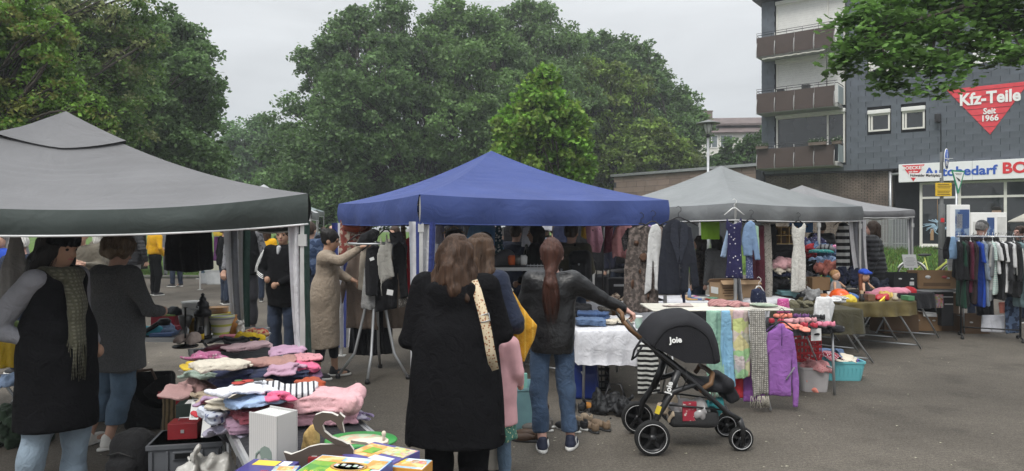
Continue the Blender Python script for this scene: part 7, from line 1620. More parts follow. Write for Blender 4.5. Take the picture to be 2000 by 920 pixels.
hang('scarf', 'peach scarf end between the sky blue and the patchwork scarf', 'scarf', [(1424,604),(1436,604),(1438,660),(1428,662)], 6.56, tex('peach', (.55,.42,.3)),.018,.01,60, **GA)
hang('scarf', 'pastel patchwork scarf in green, yellow and coral on the airer', 'scarf', [(1432,606),(1462,606),(1466,680),(1466,736),(1436,742),(1430,680)], 6.5, tex('patchwork', (.45,.5,.3), pat='patch', col2=(0,0,0), pscale=9, thr=.35),.022,.018,50, **GA)
gs = hang('scarf', 'grey tweed scarf with a long fringe on the airer', 'scarf', [(1463,604),(1494,604),(1498,680),(1502,768),(1470,776),(1464,690)], 6.46, tex('tweed', (.20,.19,.17), pat='check', col2=(.46,.44,.4), pscale=16, thr=.35, var=.4, scale=60),.024,.018,50, **GA)
fg = MB()
for i in range(34): x = rf.uniform(-.08,.09); fg.tube([(x, 0,0),(x + rf.uniform(-.015,.015), rf.uniform(-.02,.02),-.05),(x + rf.uniform(-.02,.02), rf.uniform(-.02,.02),-.11)], .003,3)
fg.build('fringe', tex('fringe_cream', (.5,.47,.4)), gs, (0,0,-.81))
pz = hang('jumper', 'purple zip-neck sports top hanging at the right end of the airer', 'jumper', [(1500,648),(1516,640),(1519,632),(1531,632),(1534,640),(1548,648),(1556,690),(1561,745),(1559,797),(1549,795),(1547,740),(1545,690),(1544,774),(1500,772),(1500,690),(1496,700),(1493,690)], 6.5, tex('purple', (.27,.11,.36)),.03,.012,30, hg=.26, **GA)
b = MB(); b.tube([(-.02,-.05,-.01),(-.022,-.055,-.2)], .004,4); b.build('zip', tex('zip_dark', (.12,.05,.2)), pz); b = MB(); b.tube([(.1,-.05,-.4),(.06,-.052,-.46),(.02,-.05,-.52)], .008,4); b.build('pocket_stripe', W_GY2, pz)
hang('jumper', 'second purple top behind the tweed scarf', 'jumper', [(1452,690),(1494,690),(1494,786),(1450,784)], 6.62, tex('purple2', (.27,.10,.36)),.025,.012, **GA)
hang('cloth', 'dark red cloth low on the airer behind the patchwork scarf', 'cloth', [(1426,680),(1452,680),(1452,778),(1430,776)], 6.6, W_RD, .02,.012, **GA)
hang('cloth', 'black and white striped throw hanging at the pushchair wheel', 'cloth', [(1244,670),(1284,670),(1290,768),(1246,772)], 6.75, tex('bw_throw', (.55,.55,.52), pat='stripe', col2=(.012,.012,.012), axis='Z', pscale=6.5, thr=.45),.025,.02, **GA)
heap('scarf', 'dusty pink woven scarf folded on top of the airer', 'scarf', (ax + .15, ay + .04, ZA),.36,.2,.06, tex('woven_pink', (.42,.22,.21), pat='stripe', col2=(.3,.14,.14), axis='Y', pscale=14, thr=.6),0,51, None, .01)
folded('garment', 'pale folded cloth on the right end of the airer', 'cloth', (ax + .48, ay, ZA + .005),.22,.26,.025,1, tex('pale_green_cloth', (.30,.36,.28)),0,52)
folded('garment', 'grey white folded cloth on the left end of the airer', 'cloth', (ax - .35, ay + .05, ZA + .005),.3,.22,.02,1, tex('ivory', (.42,.36,.33)), R(4),53)
# ---- long white table under the grey gazebo
table('long table under the light grey gazebo covered in white', (2.75,9.9), R(8),2.3,.75,.72, m_tt); tablecloth('white cloth on the long table behind the airer', (2.75,9.9), R(8),2.32,.77,.722,.55, C['linen'], 12, 'white tablecloths')
cb = carton('printed tan cardboard box open on the long white table', (PX(1424,582,9.6).x, 9.72,.735),(.36,.3,.22), R(12), mat('carton_tan', (.36,.24,.14), var=.1), True, holes=False)
for k in range(4): b = MB(); b.box((-.02,-.152,.16 - k * .035),(.24 - .05 * (k % 2),.002,.014)); b.build('print_line', m_cardk, cb)
b = MB(); b.box((-.182,0,.12),(.003,.2,.09)); b.build('label', m_paper, cb)
carton('second tan cardboard box behind the polka dot dress', (PX(1460,582,9.9).x, 9.98,.735),(.3,.26,.2), R(8), mat('carton_tan', (1,1,1)), True, holes=False)
rb_ = random.Random(9)
for i in range(9):
 m = mat('book_%d' % i, [(.5,.3,.1),(.1,.15,.35),(.5,.5,.48),(.4,.06,.05),(.12,.3,.2),(.55,.4,.3),(.3,.3,.34),(.5,.15,.3),(.06,.06,.07)][i], rough=.4)
 px = 1350 + (i % 5) * 10; block('book', ['orange', 'dark blue', 'white', 'red', 'green', 'peach', 'grey', 'pink', 'black'][i] + ' book lying on the long white table before the stooping person', 'book', (PX(px, 575,9.6).x, 9.6 + (i // 5) * .22,.735 + .0 * i),(.14,.2,.02 + .006 * (i % 3)), R(rb_.uniform(-50,50)), m, 'books on the long white table')
b = MB(); b.lathe([(.025,0),(.025,.1),(.012,.13),(.012,.15),(0,.15)], (0,0,0),12); o = b.build('bottle', mat('bottle_blue', (.2,.3,.5), rough=.25), None, (PX(1347,570,9.6).x, 9.62,.735)); tag(o, 'small blue and white bottle beside the books', 'bottle')
o = hang('bag', 'navy printed bag on a white hanger at the end of the long white table', 'bag', [(1468,566),(1480,562),(1494,570),(1498,598),(1470,600),(1466,585)], 9.2, tex('navy_print', (.015,.02,.05), pat='blotch', col2=(.3,.32,.38), pscale=26, thr=.62),.05,.01, hg=.16, hm=m_white)
GG = dict(group='garments hung along the light grey gazebo')
pd = hang('dress', 'navy dress with white polka spots on a white hanger', 'dress', [(1419,424),(1424,434),(1432,438),(1442,434),(1446,424),(1449,428),(1449,445),(1446,452),(1449,500),(1452,545),(1416,543),(1420,500),(1421,452),(1416,445)], 9.22, tex('polka', (.022,.02,.07), pat='spots', col2=(.75,.72,.75), pscale=20, thr=.17),.02,.012, hg=.26, hm=m_white, dz=.1, **GG)
hang('jumper', 'pale denim blue jumper right of the polka dot dress', 'jumper', [(1456,436),(1466,430),(1474,436),(1486,508),(1474,508),(1470,478),(1470,500),(1452,500),(1448,470),(1452,445)], 9.5, tex('denim_jumper', (.20,.30,.46)),.03,.01, hg=.3, **GG)
hang('shirt', 'pale blue sleeve hanging left of the polka dot dress', 'shirt', [(1420,448),(1426,452),(1418,504),(1406,502)], 9.55, tex('pale_sleeve', (.30,.4,.55)),.02,.008, **GG)
hang('shirt', 'mint green shirt behind the pale denim jumper', 'shirt', [(1472,438),(1482,442),(1484,500),(1474,500)], 9.7, tex('mint_shirt', (.36,.55,.42)),.02,.008, **GG)
hang('skirt', 'blue print skirt below the pale denim jumper', 'skirt', [(1456,498),(1470,498),(1472,545),(1456,545)], 9.55, tex('blue_print', (.08,.10,.22), pat='spots', col2=(.35,.38,.5), pscale=40, thr=.3),.02,.01, **GG)
hang('dress', 'dark maroon dress behind the pale denim jumper', 'dress', [(1462,440),(1492,440),(1494,570),(1464,568)], 9.9, W_MR, .03,.014, **GG)
hang('coat', 'long leopard print coat under the light grey gazebo', 'coat', [(1486,436),(1504,434),(1508,500),(1508,584),(1486,584),(1488,500)], 10.0, tex('leopard', (.30,.28,.25), pat='spots', col2=(.02,.018,.016), pscale=55, thr=.28),.03,.014, **GG)
hang('bag', 'lime green zipped bag hanging high at the back', 'bag', [(1368,432),(1405,432),(1406,468),(1370,468)], 10.2, mat('lime', (.25,.5,.02), rough=.5, var=.1),.02,.008, **GG)
wd_ = hang('dress', 'sleeveless white lace dress hanging from the grey gazebo edge', 'dress', [(1547,434),(1552,442),(1558,446),(1566,442),(1570,434),(1574,440),(1571,470),(1574,500),(1573,566),(1560,572),(1544,570),(1546,510),(1550,480),(1546,455)], 10.1, tex('white_lace', (.58,.57,.53), var=.2, scale=60, bump=.7, bscale=50),.025,.012, hg=.28, **GG)
hang('jumper', 'black and white hooped knit jumper near the right gazebo leg', 'jumper', [(1640,436),(1650,432),(1658,440),(1660,527),(1634,527),(1634,480),(1632,460)], 11.3, tex('hoops', (.6,.6,.58), pat='stripe', col2=(.012,.012,.012), axis='Z', pscale=2.9, thr=.5),.035,.01, hg=.3, **GG)
hang('coat', 'black coat behind the hooped knit jumper', 'coat', [(1652,440),(1664,440),(1668,520),(1654,524)], 11.6, W_BK, .03,.01, **GG)
hang('coat', 'dark coat hanging behind the leopard print coat', 'coat', [(1500,436),(1515,436),(1518,560),(1500,560)], 10.6, W_BK, .03,.014, **GG)
sb = empty('shelf_box', 'wooden pigeonhole shelf with six compartments under the grey gazebo', 'shelf', PX(1530,476,10.8), R(3)); m_wd = mat('shelf_wood', (.46,.32,.13), var=.2, scale=8)
for z in (0,.13,.26): b = MB(); b.box((0,0, z),(.40,.12,.012)); b.build('board', m_wd, sb)
for x in (-.194,-.06,.07,.194): b = MB(); b.box((x, 0,.13),(.012,.118,.25)); b.build('divider', m_wd, sb)
b = MB(); b.box((0,.056,.13),(.38,.006,.25)); b.build('back', m_cardk, sb)
for i, x in enumerate((-.13,.0,.13)): b = MB(); b.lathe([(0,0),(.03,.0),(.035,.05),(.015,.08),(0,.08)], (x, -.01,.14),10); b.build('trinket', (m_blkm, m_brass, m_cardb)[i], sb)
block('cabinet', 'black cabinet below the wooden pigeonhole shelf', 'cabinet', (PX(1530,500,10.85).x, 10.9,.74),(.36,.25,.72), R(3), W_BK)
sheet('banner', 'blue banner with a white field behind the grey gazebo stall', 'banner', [(1542,430),(1588,430),(1588,454),(1542,454)], 15.8, mat('banner_blue', (.05,.18,.45), pat='blotch', col2=(.5,.6,.7), pscale=3, thr=.56),0)
# ---- shoe table, tubs, gold table and the toys behind
table('small table of girls\' shoes right of the airer', (3.02,7.42), R(6),.66,.75,.72, m_td, 'h')
tablecloth('dark cloth on the girls\' shoe table', (3.02,7.42), R(6),.67,.76,.722,.06, W_BK, 3)
GSH = 'girls\' shoes on the shoe table'
P_PK, P_RD, P_PU, P_CO, P_RS = mat('shoe_pink', (.62,.20,.28), rough=.5), mat('shoe_red', (.40,.03,.05), rough=.45), mat('shoe_purple', (.13,.05,.16), rough=.5), mat('shoe_coral', (.66,.2,.14), rough=.5), mat('shoe_rose', (.55,.28,.30), rough=.5)
for d, px, py, rz, m in (('light pink pair at the right end', 1612,638,10, P_PK),('dark red pair beside the light pink ones', 1580,640,-20, P_RD),('coral pair at the back left', 1528,622,15, P_CO),('purple pair at the back', 1565,622,-8, P_PU),('rose pair in the middle', 1550,632,30, P_RS),('black patent pair at the back right', 1592,624,5, s_bk),('crimson pair at the left corner', 1516,632,-15, P_RD),('pale pink pair behind the dark red ones', 1575,630,12, P_RS)):
 pair(d + ' of the shoe table', px, py, rz, m, z=.73, L=.2, g=GSH, dx=.09)
lay('garment', 'coral swimsuit hanging over the front of the shoe table', 'clothing', GR(1552,645,.735),.3,.18,.05, W_OR, R(-20),61); lay('garment', 'turquoise top beside the coral swimsuit', 'clothing', GR(1530,642,.735),.24,.16,.05, cc('aqua', (.2,.55,.55)), R(10),62); lay('garment', 'dark purple top under the turquoise one', 'clothing', GR(1515,648,.72),.2,.14,.05, cc('violet', (.12,.06,.2)),0,63)
sheet('paper_sign', 'white paper price sheet taped to the front of the shoe table', 'paper sign', [(1584,642),(1604,641),(1604,665),(1584,666)], 6.99, m_paper, 0)
hang('garment', 'pink sequin bag standing behind the shoes', 'bag', [(1519,583),(1540,583),(1543,612),(1517,612)], 7.8, cc('sequin_pink', (.45,.08,.24), pat='spots', col2=(.65,.3,.45), pscale=70, thr=.3),.04,.004)
crate('red lattice crate under the shoe table', (PX(1566,690,7.7).x, 7.78,.25),(.36,.3,.26), R(4), mat('plastic_red', (.4,.02,.03), rough=.4))
table('low trestle holding the red crate under the shoe table', (PX(1566,700,7.7).x, 7.8), R(4),.38,.3,.25, m_td, 'h')
tq = tub('turquoise plastic laundry tub full of clothes, in front of the gold table', (PX(1640,735,7.95).x, 7.98,0),(.47,.36,.22), R(-4), mat('plastic_turquoise', (.13,.42,.46), rough=.35, var=.04))
b = MB()
for k in range(9): b.box((-.18 + k * .045,-.17,.1),(.012,.006,.1), M=Matrix.Rotation(R(9),3, 'X'))
b.build('ribs', mat('plastic_turquoise', (1,1,1)), tq)
GT = dict(group='clothes in the turquoise tub')
cx_, cy_ = PX(1640,735,7.95).x, 7.95
lay('shirt', 'red and navy tartan shirt spilling from the turquoise tub', 'shirt', (cx_ - .16, cy_ - .08,.19),.34,.3,.13, cc('tartan', (.24,.03,.05), pat='check', col2=(.5,.48,.5), pscale=14, thr=.55), R(10),64, **GT)
lay('shirt', 'light denim shirt in the turquoise tub', 'shirt', (cx_ - .05, cy_ + .08,.2),.3,.24,.16, W_DN, 0,65, **GT)
lay('shirt', 'off white folded trousers in the turquoise tub', 'trousers', (cx_ + .06, cy_ - .02,.2),.26,.26,.12, W_CR, R(60),66, **GT)
lay('shirt', 'purple cloth at the right of the turquoise tub', 'cloth', (cx_ + .18, cy_, .19),.16,.2,.07, cc('violet2', (.13,.1,.3)),0,67, **GT)
tub('clear plastic box with pink clothes between the purple top and the turquoise tub', (PX(1579,748,7.5).x, 7.42,0),(.3,.3,.26), R(-6), mat('plastic_clear2', (.40,.38,.38), rough=.25, spec=.6))
heap('garment', 'pink patterned shorts on the clear plastic box', 'clothing', (PX(1579,748,7.5).x + .01,7.36,.22),.28,.26,.10, cc('pink_pattern', (.6,.28,.28), pat='spots', col2=(.4,.1,.12), pscale=36, thr=.22),0,68)
heap('garment', 'coral cloth inside the clear plastic box', 'clothing', (PX(1579,748,7.5).x, 7.36,.02),.2,.06,.12, W_OR, 0,69)
table('long trestle table under gold foil cloth with crossed legs', (4.95,9.95), R(14),1.25,.8,.70, m_td)
tablecloth('gold brown shiny cloth on the crossed leg table', (4.95,9.95), R(14),1.28,.82,.702,.19, mat('gold_foil', (.11,.085,.03), rough=.35, metal=.35, var=.4, scale=5, bump=.6, bscale=9),5)
hang('ribbon', 'bright gold ribbon bow hanging at the corner of the gold cloth', 'ribbon', [(1712,592),(1730,576),(1728,600),(1716,618),(1708,620)], 9.62, mat('gold_bright', (.6,.42,.05), rough=.25, metal=.6),.02,.01)
table('dark covered table right of the gold one with pink cloth on top', (5.9,10.9), R(18),1.0,.8,.72, m_td)
tablecloth('black cloth hanging in a point off the right table', (5.9,10.9), R(18),1.02,.82,.722, [.22,.3,.2,.2], W_BK, 6)
heap('garment', 'pink cloth roll lying on the black covered table', 'cloth', PX(1740,572,10.6),.62,.3,.09, cc('roll_pink', (.62,.25,.33)), R(10),71, None, .008); heap('garment', 'red cloth end on the black covered table', 'cloth', PX(1772,572,10.7),.22,.2,.1, W_RD, 0,72)
heap('shoes', 'black sandals under the end of the black covered table', 'shoes', PX(1765,603,11.3) - Vector((0,0,.02)),.34,.2,.14, s_bk, 0,73, None, .03); block('box', 'green edged box under the black sandals', 'box', (PX(1752,620,11.4).x, 11.5,0),(.6,.4,.36), R(5), m_cardk)
table('olive covered table behind the shoe table', (3.95,9.0), R(8),.8,.7,.70, m_td)
tablecloth('dark olive cloth on the table behind the shoe table', (3.95,9.0), R(8),.82,.72,.702,.3, cc('olive_cloth', (.055,.05,.03)),8)
heap('garment', 'olive folded cloth at the left of the olive table', 'cloth', PX(1560,596,9.0),.4,.3,.06, cc('olive2', (.12,.11,.07)),0,74)
hang('shirt', 'white shirt draped over the front of the olive table', 'shirt', [(1596,580),(1622,580),(1632,596),(1622,632),(1606,634),(1586,626),(1590,596)], 8.55, cc('shirt_pale', (.62,.62,.62)),.04,.02,40)
lay('shirt', 'white shirt sleeve lying on the gold table', 'shirt', PX(1628,588,9.3),.4,.24,.07, C['shirt_pale'], R(-10),75)
table('black table of folded clothes behind the white lace dress', (4.2,10.6), R(10),1.0,.7,.72, m_td); tablecloth('black cloth on the table behind the white lace dress', (4.2,10.6), R(10),1.02,.72,.722,.45, W_BK, 10)
GC = dict(group='clothes stacked behind the white lace dress')
for i, (px, py, m, lb) in enumerate(((1527,556, W_BK, 'black folded stack left of the white lace dress'),(1530,540, W_NV, 'navy folded stack on the black one'),(1524,528, W_CR, 'cream folded top on the navy stack'),(1530,520, W_LP, 'light pink folded top crowning the stack'),(1545,552, cc('olive_mix', (.1,.1,.06), pat='blotch', col2=(.3,.28,.2), pscale=20), 'olive patterned garment before the navy stack'))):
 p = PX(px, py, 10.4); heap('garment', lb, 'clothing', p, .42,.3,.13, m, R(i * 9),80 + i, **GC)
tub('small teal bowl box beside the clothes stack', PX(1538,580,10.3) , (.26,.2,.1),0, mat('plastic_teal', (1,1,1)))
heap('garment', 'silver jug shaped bundle right of the white lace dress', 'jug', PX(1585,585,9.6),.18,.16,.16, mat('steel_dull', (.25,.25,.25), metal=.5),0,86)
table('back table with toys and cardboard boxes under the grey gazebo', (5.1,12.2), R(14),2.0,.8,.72, m_td)
GTY = 'toys and clothes heaped on the back table'
gt = dict(group=GTY)
def hp(lb, cat, px, py, Y, w, h, m, d=None, **k): return heap('garment', lb, cat, PX(px, py, Y), w, w * .7, h, m, R(random.uniform(-20,20)), px % 97, GTY, amp=.035, res=.012)
for lb, px, py, Y, w, h, m in (('blue denim jacket in the heap behind the dolls', 1600,500,12.4,.5,.24, W_DN),('red jumper left in the heap behind the dolls', 1575,500,12.3,.3,.2, W_RD),('magenta floral top right in the heap behind the dolls', 1625,505,12.5,.3,.26, W_FL),('pale blue jumper before the denim jacket', 1610,518,11.9,.56,.12, W_LB),('white and lilac t-shirt under the pale blue jumper', 1592,528,11.8,.4,.1, W_WT),('coral pink cardigan in front of the pale blue jumper', 1618,532,11.5,.38,.16, W_OR),('black cloth below the white t-shirt', 1580,530,11.7,.3,.16, W_BK),('teal cloth right of the cardboard box', 1620,552,11.4,.3,.1, W_TQ),('dark backpack shaped bundle behind the blond doll', 1662,552,11.2,.46,.3, W_NV),('grey bundle left of the cardboard box', 1570,552,11.4,.3,.2, W_GY2),('green cloth behind the hooped jumper', 1640,512,12.6,.3,.2, W_GN),('navy dotted bundle at the back of the heap', 1590,482,12.8,.4,.2, W_DS)):
 hp(lb, 'clothing', px, py, Y, w, h, m)
heap('garment', 'teal knitted scarf with a pattern laid over the heap', 'scarf', PX(1604,494,12.0),.42,.1,.06, cc('teal_pattern', (.06,.36,.34), pat='spots', col2=(.5,.6,.55), pscale=40, thr=.25), R(-8),88, GTY, .006)
hl = sdf('bicycle_helmet', [ell((0,0,0),(.12,.16,.1),0), below(-.03)], .009, mat('helmet_grey', (.16,.16,.17), rough=.3), None, None, PX(1612,488,12.2), R(60)); tag(hl, 'grey bicycle helmet on top of the clothes heap', 'helmet')
for k in range(3): b = MB(); b.tube([(-.12 + .0,-.06 + k * .06,.02),(-.05,-.07 + k * .07,.09),(.05,-.07 + k * .07,.09),(.12,-.06 + k * .06,.02)], .014,6); b.build('vent', m_blkm, hl)
oh = sdf('helmet', [ell((0,0,0),(.13,.15,.12),0), below(-.05)], .009, mat('helmet_orange', (.72,.10,.015), rough=.3, coat=.3), None, None, PX(1640,580,9.75), R(10)); tag(oh, 'round orange helmet on the gold covered table', 'helmet')
b = MB(); b.tube([(.131 * math.cos(a),.151 * math.sin(a),-.045) for a in np.arange(0,6.28,.4)], .008,5, closed=True); b.build('rim', m_blkm, oh)
carton('tan cardboard box among the toys behind the orange helmet', PX(1597,566,10.9),(.3,.2,.2), R(8), m_card, False, holes=False)
block('box', 'dull brown box left of the tan one behind the toys', 'box', PX(1572,566,11.0),(.2,.2,.2), R(4), m_cardk)
def doll(label, p, k, hair, dress, hat=None, long=False):
 o = empty('doll', label, 'doll', p, R(25)); o.scale = (k, k, k)
 sdf('body', [ell((0,0,.1),(.05,.04,.08),.03), ell((0,-.0,.235),(.05,.052,.058),.01), cone((-.04,-.02,.15),(-.08,-.06,.08),.016,.013,.015), cone((.04,-.02,.15),(.09,-.05,.1),.016,.013,.015), cone((-.025,-.03,.05),(-.04,-.13,.02),.02,.015,.02), cone((.025,-.03,.05),(.04,-.13,.02),.02,.015,.02), ell((0,-.054,.232),(.008,.008,.008),.005)], .007, skin('doll', (.55,.33,.22)), o)
 sdf('dress', [ell((0,0,.1),(.058,.05,.085),.02), cone((0,0,.1),(0,-.01,.03),.055,.08,.02)], .008, dress, o, folds(.004,50))
 hs = [ell((0,.012,.252),(.056,.056,.055),.01)] + ([cone((-.045,.01,.24),(-.06,-.005,.03),.022,.02,.02), cone((.045,.01,.24),(.07,0,.04),.022,.02,.02)] if long else [])
 sdf('hair', hs, .007, hair, o, folds(.004,70))
 for sx_ in (-.018,.018): b = MB(); b.lathe([(0,-.006),(.006,0),(0,.006)], (sx_, -.05,.245),8); b.build('eye', m_eye, o)
 if hat: sdf('hat', [ell((0,.005,.285),(.062,.06,.04),.01), cone((-.05,-.05,.275),(.05,-.05,.275),.015,.015,.02)], .007, hat, o)
 return o
doll('long haired doll in a bright blue hat sitting by the striped gazebo leg', PX(1688,580,10.3),1.3, hairm('doll_auburn', (.16,.06,.03)), W_BK, cc('hat_blue', (.02,.07,.45)), True)
doll('blond baby doll in grey sitting behind the orange helmet', PX(1632,577,10.6),1.3, hairm('doll_blond', (.36,.2,.09)), cc('doll_grey', (.3,.29,.3)))
rb2 = random.Random(21)
cols = [('silver', (.5,.5,.5)),('yellow', (.6,.45,.05)),('black', (.02,.02,.02)),('brown', (.16,.09,.05)),('red', (.45,.03,.04)),('cream', (.55,.48,.36)),('green', (.08,.22,.1)),('copper', (.35,.15,.06)),('white', (.6,.6,.6)),('violet', (.2,.1,.3)),('blue', (.06,.14,.36)),('tan', (.4,.28,.17)),('pink', (.6,.25,.33)),('gold', (.5,.34,.08))]
GK = 'trinkets on the gold covered table'
Mg = Matrix.Translation((4.95,9.95,0)) @ Matrix.Rotation(R(14),4, 'Z')
for i, (nm, c_) in enumerate(cols):
 x, y = -.56 + (i % 7) * .185,-.3 + (i // 7) * .36 + rb2.uniform(-.06,.06); p = Mg @ Vector((x, y, .712)); m = mat('trinket_' + nm, c_, rough=.4)
 lb = f'{nm} trinket on the gold covered table, {"front" if i < 7 else "back"} row'
 k = i % 3
 if k == 0: block('trinket_box', lb.replace('trinket', 'box'), 'box', p, (.15,.1, rb2.uniform(.04,.1)), rb2.uniform(0,3), m, GK)
 elif k == 1: heap('trinket_cloth', lb.replace('trinket', 'cloth bundle'), 'cloth', p, .19,.15,.08, m, 0, i + 100, GK, .012)
 else:
  b = MB(); b.lathe([(.03,0),(.045,.03),(.02,.06),(.03,.1),(.0,.1)], (0,0,0),12); o = b.build('trinket_pot', m, None, p); tag(o, lb.replace('trinket', 'small pot'), 'pot', GK)
hang('bag', 'pale cloth shopping bag carried by the woman in the black quilted coat', 'bag', [(1660,492),(1674,492),(1676,540),(1654,538),(1654,515)], 11.95, cc('bag_pale', (.5,.5,.48)),.05,.014)
# ---- cardboard box stall at the right
table('grey folding table of cardboard boxes before the grass bank', (6.75,11.6), R(-4),1.55,.7,.72, m_tt, 'h')
o = carton('black cardboard box on the right folding table', (PX(1764,550,11.4).x, 11.45,.735),(.38,.3,.25), R(-3), m_cardb, False)
b = MB(); b.box((.09,-.152,.08),(.07,.002,.06)); b.build('label', m_paper, o)
bb = carton('wide brown banana box on the right folding table', (PX(1825,555,11.35).x, 11.42,.735),(.62,.38,.28), R(-4), m_card, False)
b = MB(); b.box((-.02,-.193,.07),(.42,.002,.055)); b.build('print_band', m_cardk, bb)
for i, x in enumerate((-.16,.1)): b = MB(); b.lathe([(0,0),(.045,0),(.045,.003),(0,.003)], (0,0,0),14,1,.55); q = b.build('oval_label', m_paper if i == 0 else mat('label_red', (.5,.1,.1)), bb, (x, -.192,.19)); q.rotation_euler = (R(90),0,0)
def paper(lb, px, Y):
 o = sheet('paper_sign', lb, 'paper sign', px, Y, m_paper); H = (max(p[1] for p in px) - min(p[1] for p in px)) * Y / FPX
 w = (max(p[0] for p in px) - min(p[0] for p in px)) * Y / FPX; b = MB()
 for k in range(7): b.box((0,-.003, H - .05 - k * .022),(w * (.7 if k % 3 else .5),.001,.006))
 b.build('print_line', m_ink, o); return o
paper('white paper notice standing on the black cardboard box', [(1763,497),(1790,497),(1793,523),(1766,523)], 11.35); paper('white paper notice on the right end of the brown banana box', [(1850,500),(1862,498),(1866,527),(1853,528)], 11.2); paper('white paper notice stuck on the box under the right table', [(1801,591),(1828,591),(1830,619),(1804,618)], 11.5)
carton('brown cardboard box on the ground under the right table', (PX(1812,648,11.55).x, 11.75,0),(.5,.36,.28), R(-5), m_card, False)
carton('darker cardboard box on the ground behind the brown one', (PX(1762,640,11.9).x, 12.3,0),(.5,.36,.24), R(4), m_cardk, False); carton('tall dark carton beside the clothes rail', (PX(1868,640,11.4).x, 11.75,0),(.3,.36,.62), R(2), m_cardk, False, holes=False)
block('book', 'red and blue picture book hanging in the box by the table leg', 'book', (PX(1841,600,11.2).x, 11.3,.42),(.13,.05,.22), R(12), mat('book_red_blue', (.4,.05,.06), pat='patch', col2=(0,0,0), pscale=30, thr=.5)); block('shelf', 'dark shelf unit with papers beside the clothes rail', 'shelf', (PX(1862,580,11.3).x, 11.6,.1),(.2,.3,.62),0, m_td, parts=(('paper_edge', (0,-.152,.48),(.18,.003,.02), m_paper),('paper_edge', (.02,-.152,.36),(.14,.003,.02), m_paper)))
heap('shoes', 'black shoes at the left end of the right folding table', 'shoes', (PX(1722,548,11.5).x, 11.55,.73),.3,.2,.14, s_nv, 0,90, None, .03)
# ---- clothes rail at the right
yq = 10.7; xa, xb = PX(1868,0,10.95).x, PX(2012,0,10.5).x; zr = 1.59
rl = empty('clothes_rail', 'long clothes rail packed with dark and white shirts at the right edge', 'clothes rail', (xa, 10.95,0), math.atan2(-.45, xb - xa)); LR = math.hypot(xb - xa, .45)
b = MB(); b.tube([(0,0, zr),(LR, 0, zr)], .014,8); b.build('top_bar', mat('chrome', (.7,.7,.7), rough=.2, metal=.9), rl)
for x in (.06, LR - .12):
 b = MB(); b.tube([(x, 0,.06),(x, 0, zr)], .014,8); b.build('upright', m_dark, rl); b = MB(); b.tube([(x, -.26,.05),(x, .26,.05)], .014,6); b.build('foot', m_dark, rl)
 for q in (-.25,.25): b = MB(); b.lathe([(0,0),(.02,0),(.024,.02),(.02,.045),(0,.045)], (x, q, 0),10); b.build('castor', m_soled, rl)
b = MB(); b.tube([(.06,0,.16),(LR - .12,0,.16)], .012,6); b.build('lower_bar', m_dark, rl)
GRR = 'shirts on the right clothes rail'
def railshirt(i, lb, x, L, m, sl=.22, w=.40, rz=68, t=.03, cat='shirt'):
 hw = w / 2; ptsl = [(-.05,0),(.05,0),(hw - .01,-.045),(hw + .03,-.09),(hw + .05 + sl * .1,-.09 - sl),(hw - .03,-.1 - sl),(hw - .02,-.2),(hw, -L),(-hw, -L),(-hw + .02,-.2),(-hw + .03,-.1 - sl),(-hw - .05 - sl * .1,-.09 - sl),(-hw - .03,-.09),(-hw + .01,-.045)]
 if sl + .1 > L: sl = L - .15
 r = random.Random(i); a1, a2 = r.uniform(0,6), r.uniform(0,6)
 p = Vector((xa, 10.95,0)) + Vector((math.cos(rl.rotation_euler.z), math.sin(rl.rotation_euler.z),0)) * x
 o = sdf('shirt', [flat(ptsl, t, lambda X, Z: .022 * np.sin(X * 18 + a1 + Z * 3) * np.clip(-Z * 1.6,.2,1) + .012 * np.sin(X * 41 + a2),.01)], .012, m, None, None, (p.x, p.y, zr - .075), R(rz + r.uniform(-9,9)))
 tag(o, lb, cat, GRR); hanger(o, w * .8,.01, None if i % 3 else m_white); return o
rs = [('black jacket at the left end of the right rail', .04,.62, W_BK, .5),('dark green shirt second from the left on the right rail', .10,1.05, cc('bottle_green', (.012,.05,.03)),.3),('black long shirt beside the dark green one', .16,1.02, cc('black3', (.014,.014,.015)),.5),('maroon jacket on the right rail', .235,.80, cc('maroon2', (.09,.012,.03)),.5),('brown black coat behind the maroon jacket', .285,.98, cc('brown_black', (.03,.018,.018)),.5),('royal blue shirt on the right rail', .37,1.02, cc('royal', (.015,.06,.36)),.24),('grey blue striped shirt beside the royal blue one', .45,1.0, cc('grey_blue_s', (.26,.31,.38), pat='stripe', col2=(.18,.22,.28), axis='X', pscale=20),.5),('grey shirt in the middle of the right rail', .515,.92, cc('grey_s', (.16,.17,.18)),.45),('pale grey jumper in the middle of the right rail', .555,.75, cc('pale_grey_s', (.33,.33,.32)),.3),('mint striped shirt with short sleeves on the right rail', .60,.82, cc('mint_s', (.36,.52,.47), pat='stripe', col2=(.6,.66,.62), axis='Z', pscale=10),.2),('white t-shirt next to the mint striped shirt', .655,.5, cc('white_s1', (.64,.64,.64)),.2),('black t-shirt behind the first white t-shirts', .70,.9, cc('black4', (.016,.016,.018)),.2),('white t-shirt with a round badge print', .755,.78, cc('white_s2', (.66,.66,.66)),.22),('charcoal jacket with white piping', .83,.8, cc('char_s', (.03,.03,.033)),.5),('white raglan t-shirt with black sleeves', .885,.5, cc('white_s3', (.6,.6,.6)),.3),('black sports jacket with a white sleeve line', .94,.85, cc('black5', (.013,.013,.014)),.5),('second black sports jacket further right', .98,.8, cc('black6', (.018,.018,.02)),.5),('pale teal long shirt near the right end of the rail', 1.035,1.0, cc('teal_s', (.20,.30,.32)),.45),('faded grey t-shirt at the right end of the rail', 1.11,.78, cc('faded_s', (.13,.13,.14)),.28),('dark denim jacket last on the right rail', 1.17,.95, cc('denim_s', (.05,.06,.09)),.45),('slate shirt just past the right edge', 1.24,.8, cc('slate_s', (.1,.12,.14)),.3)]
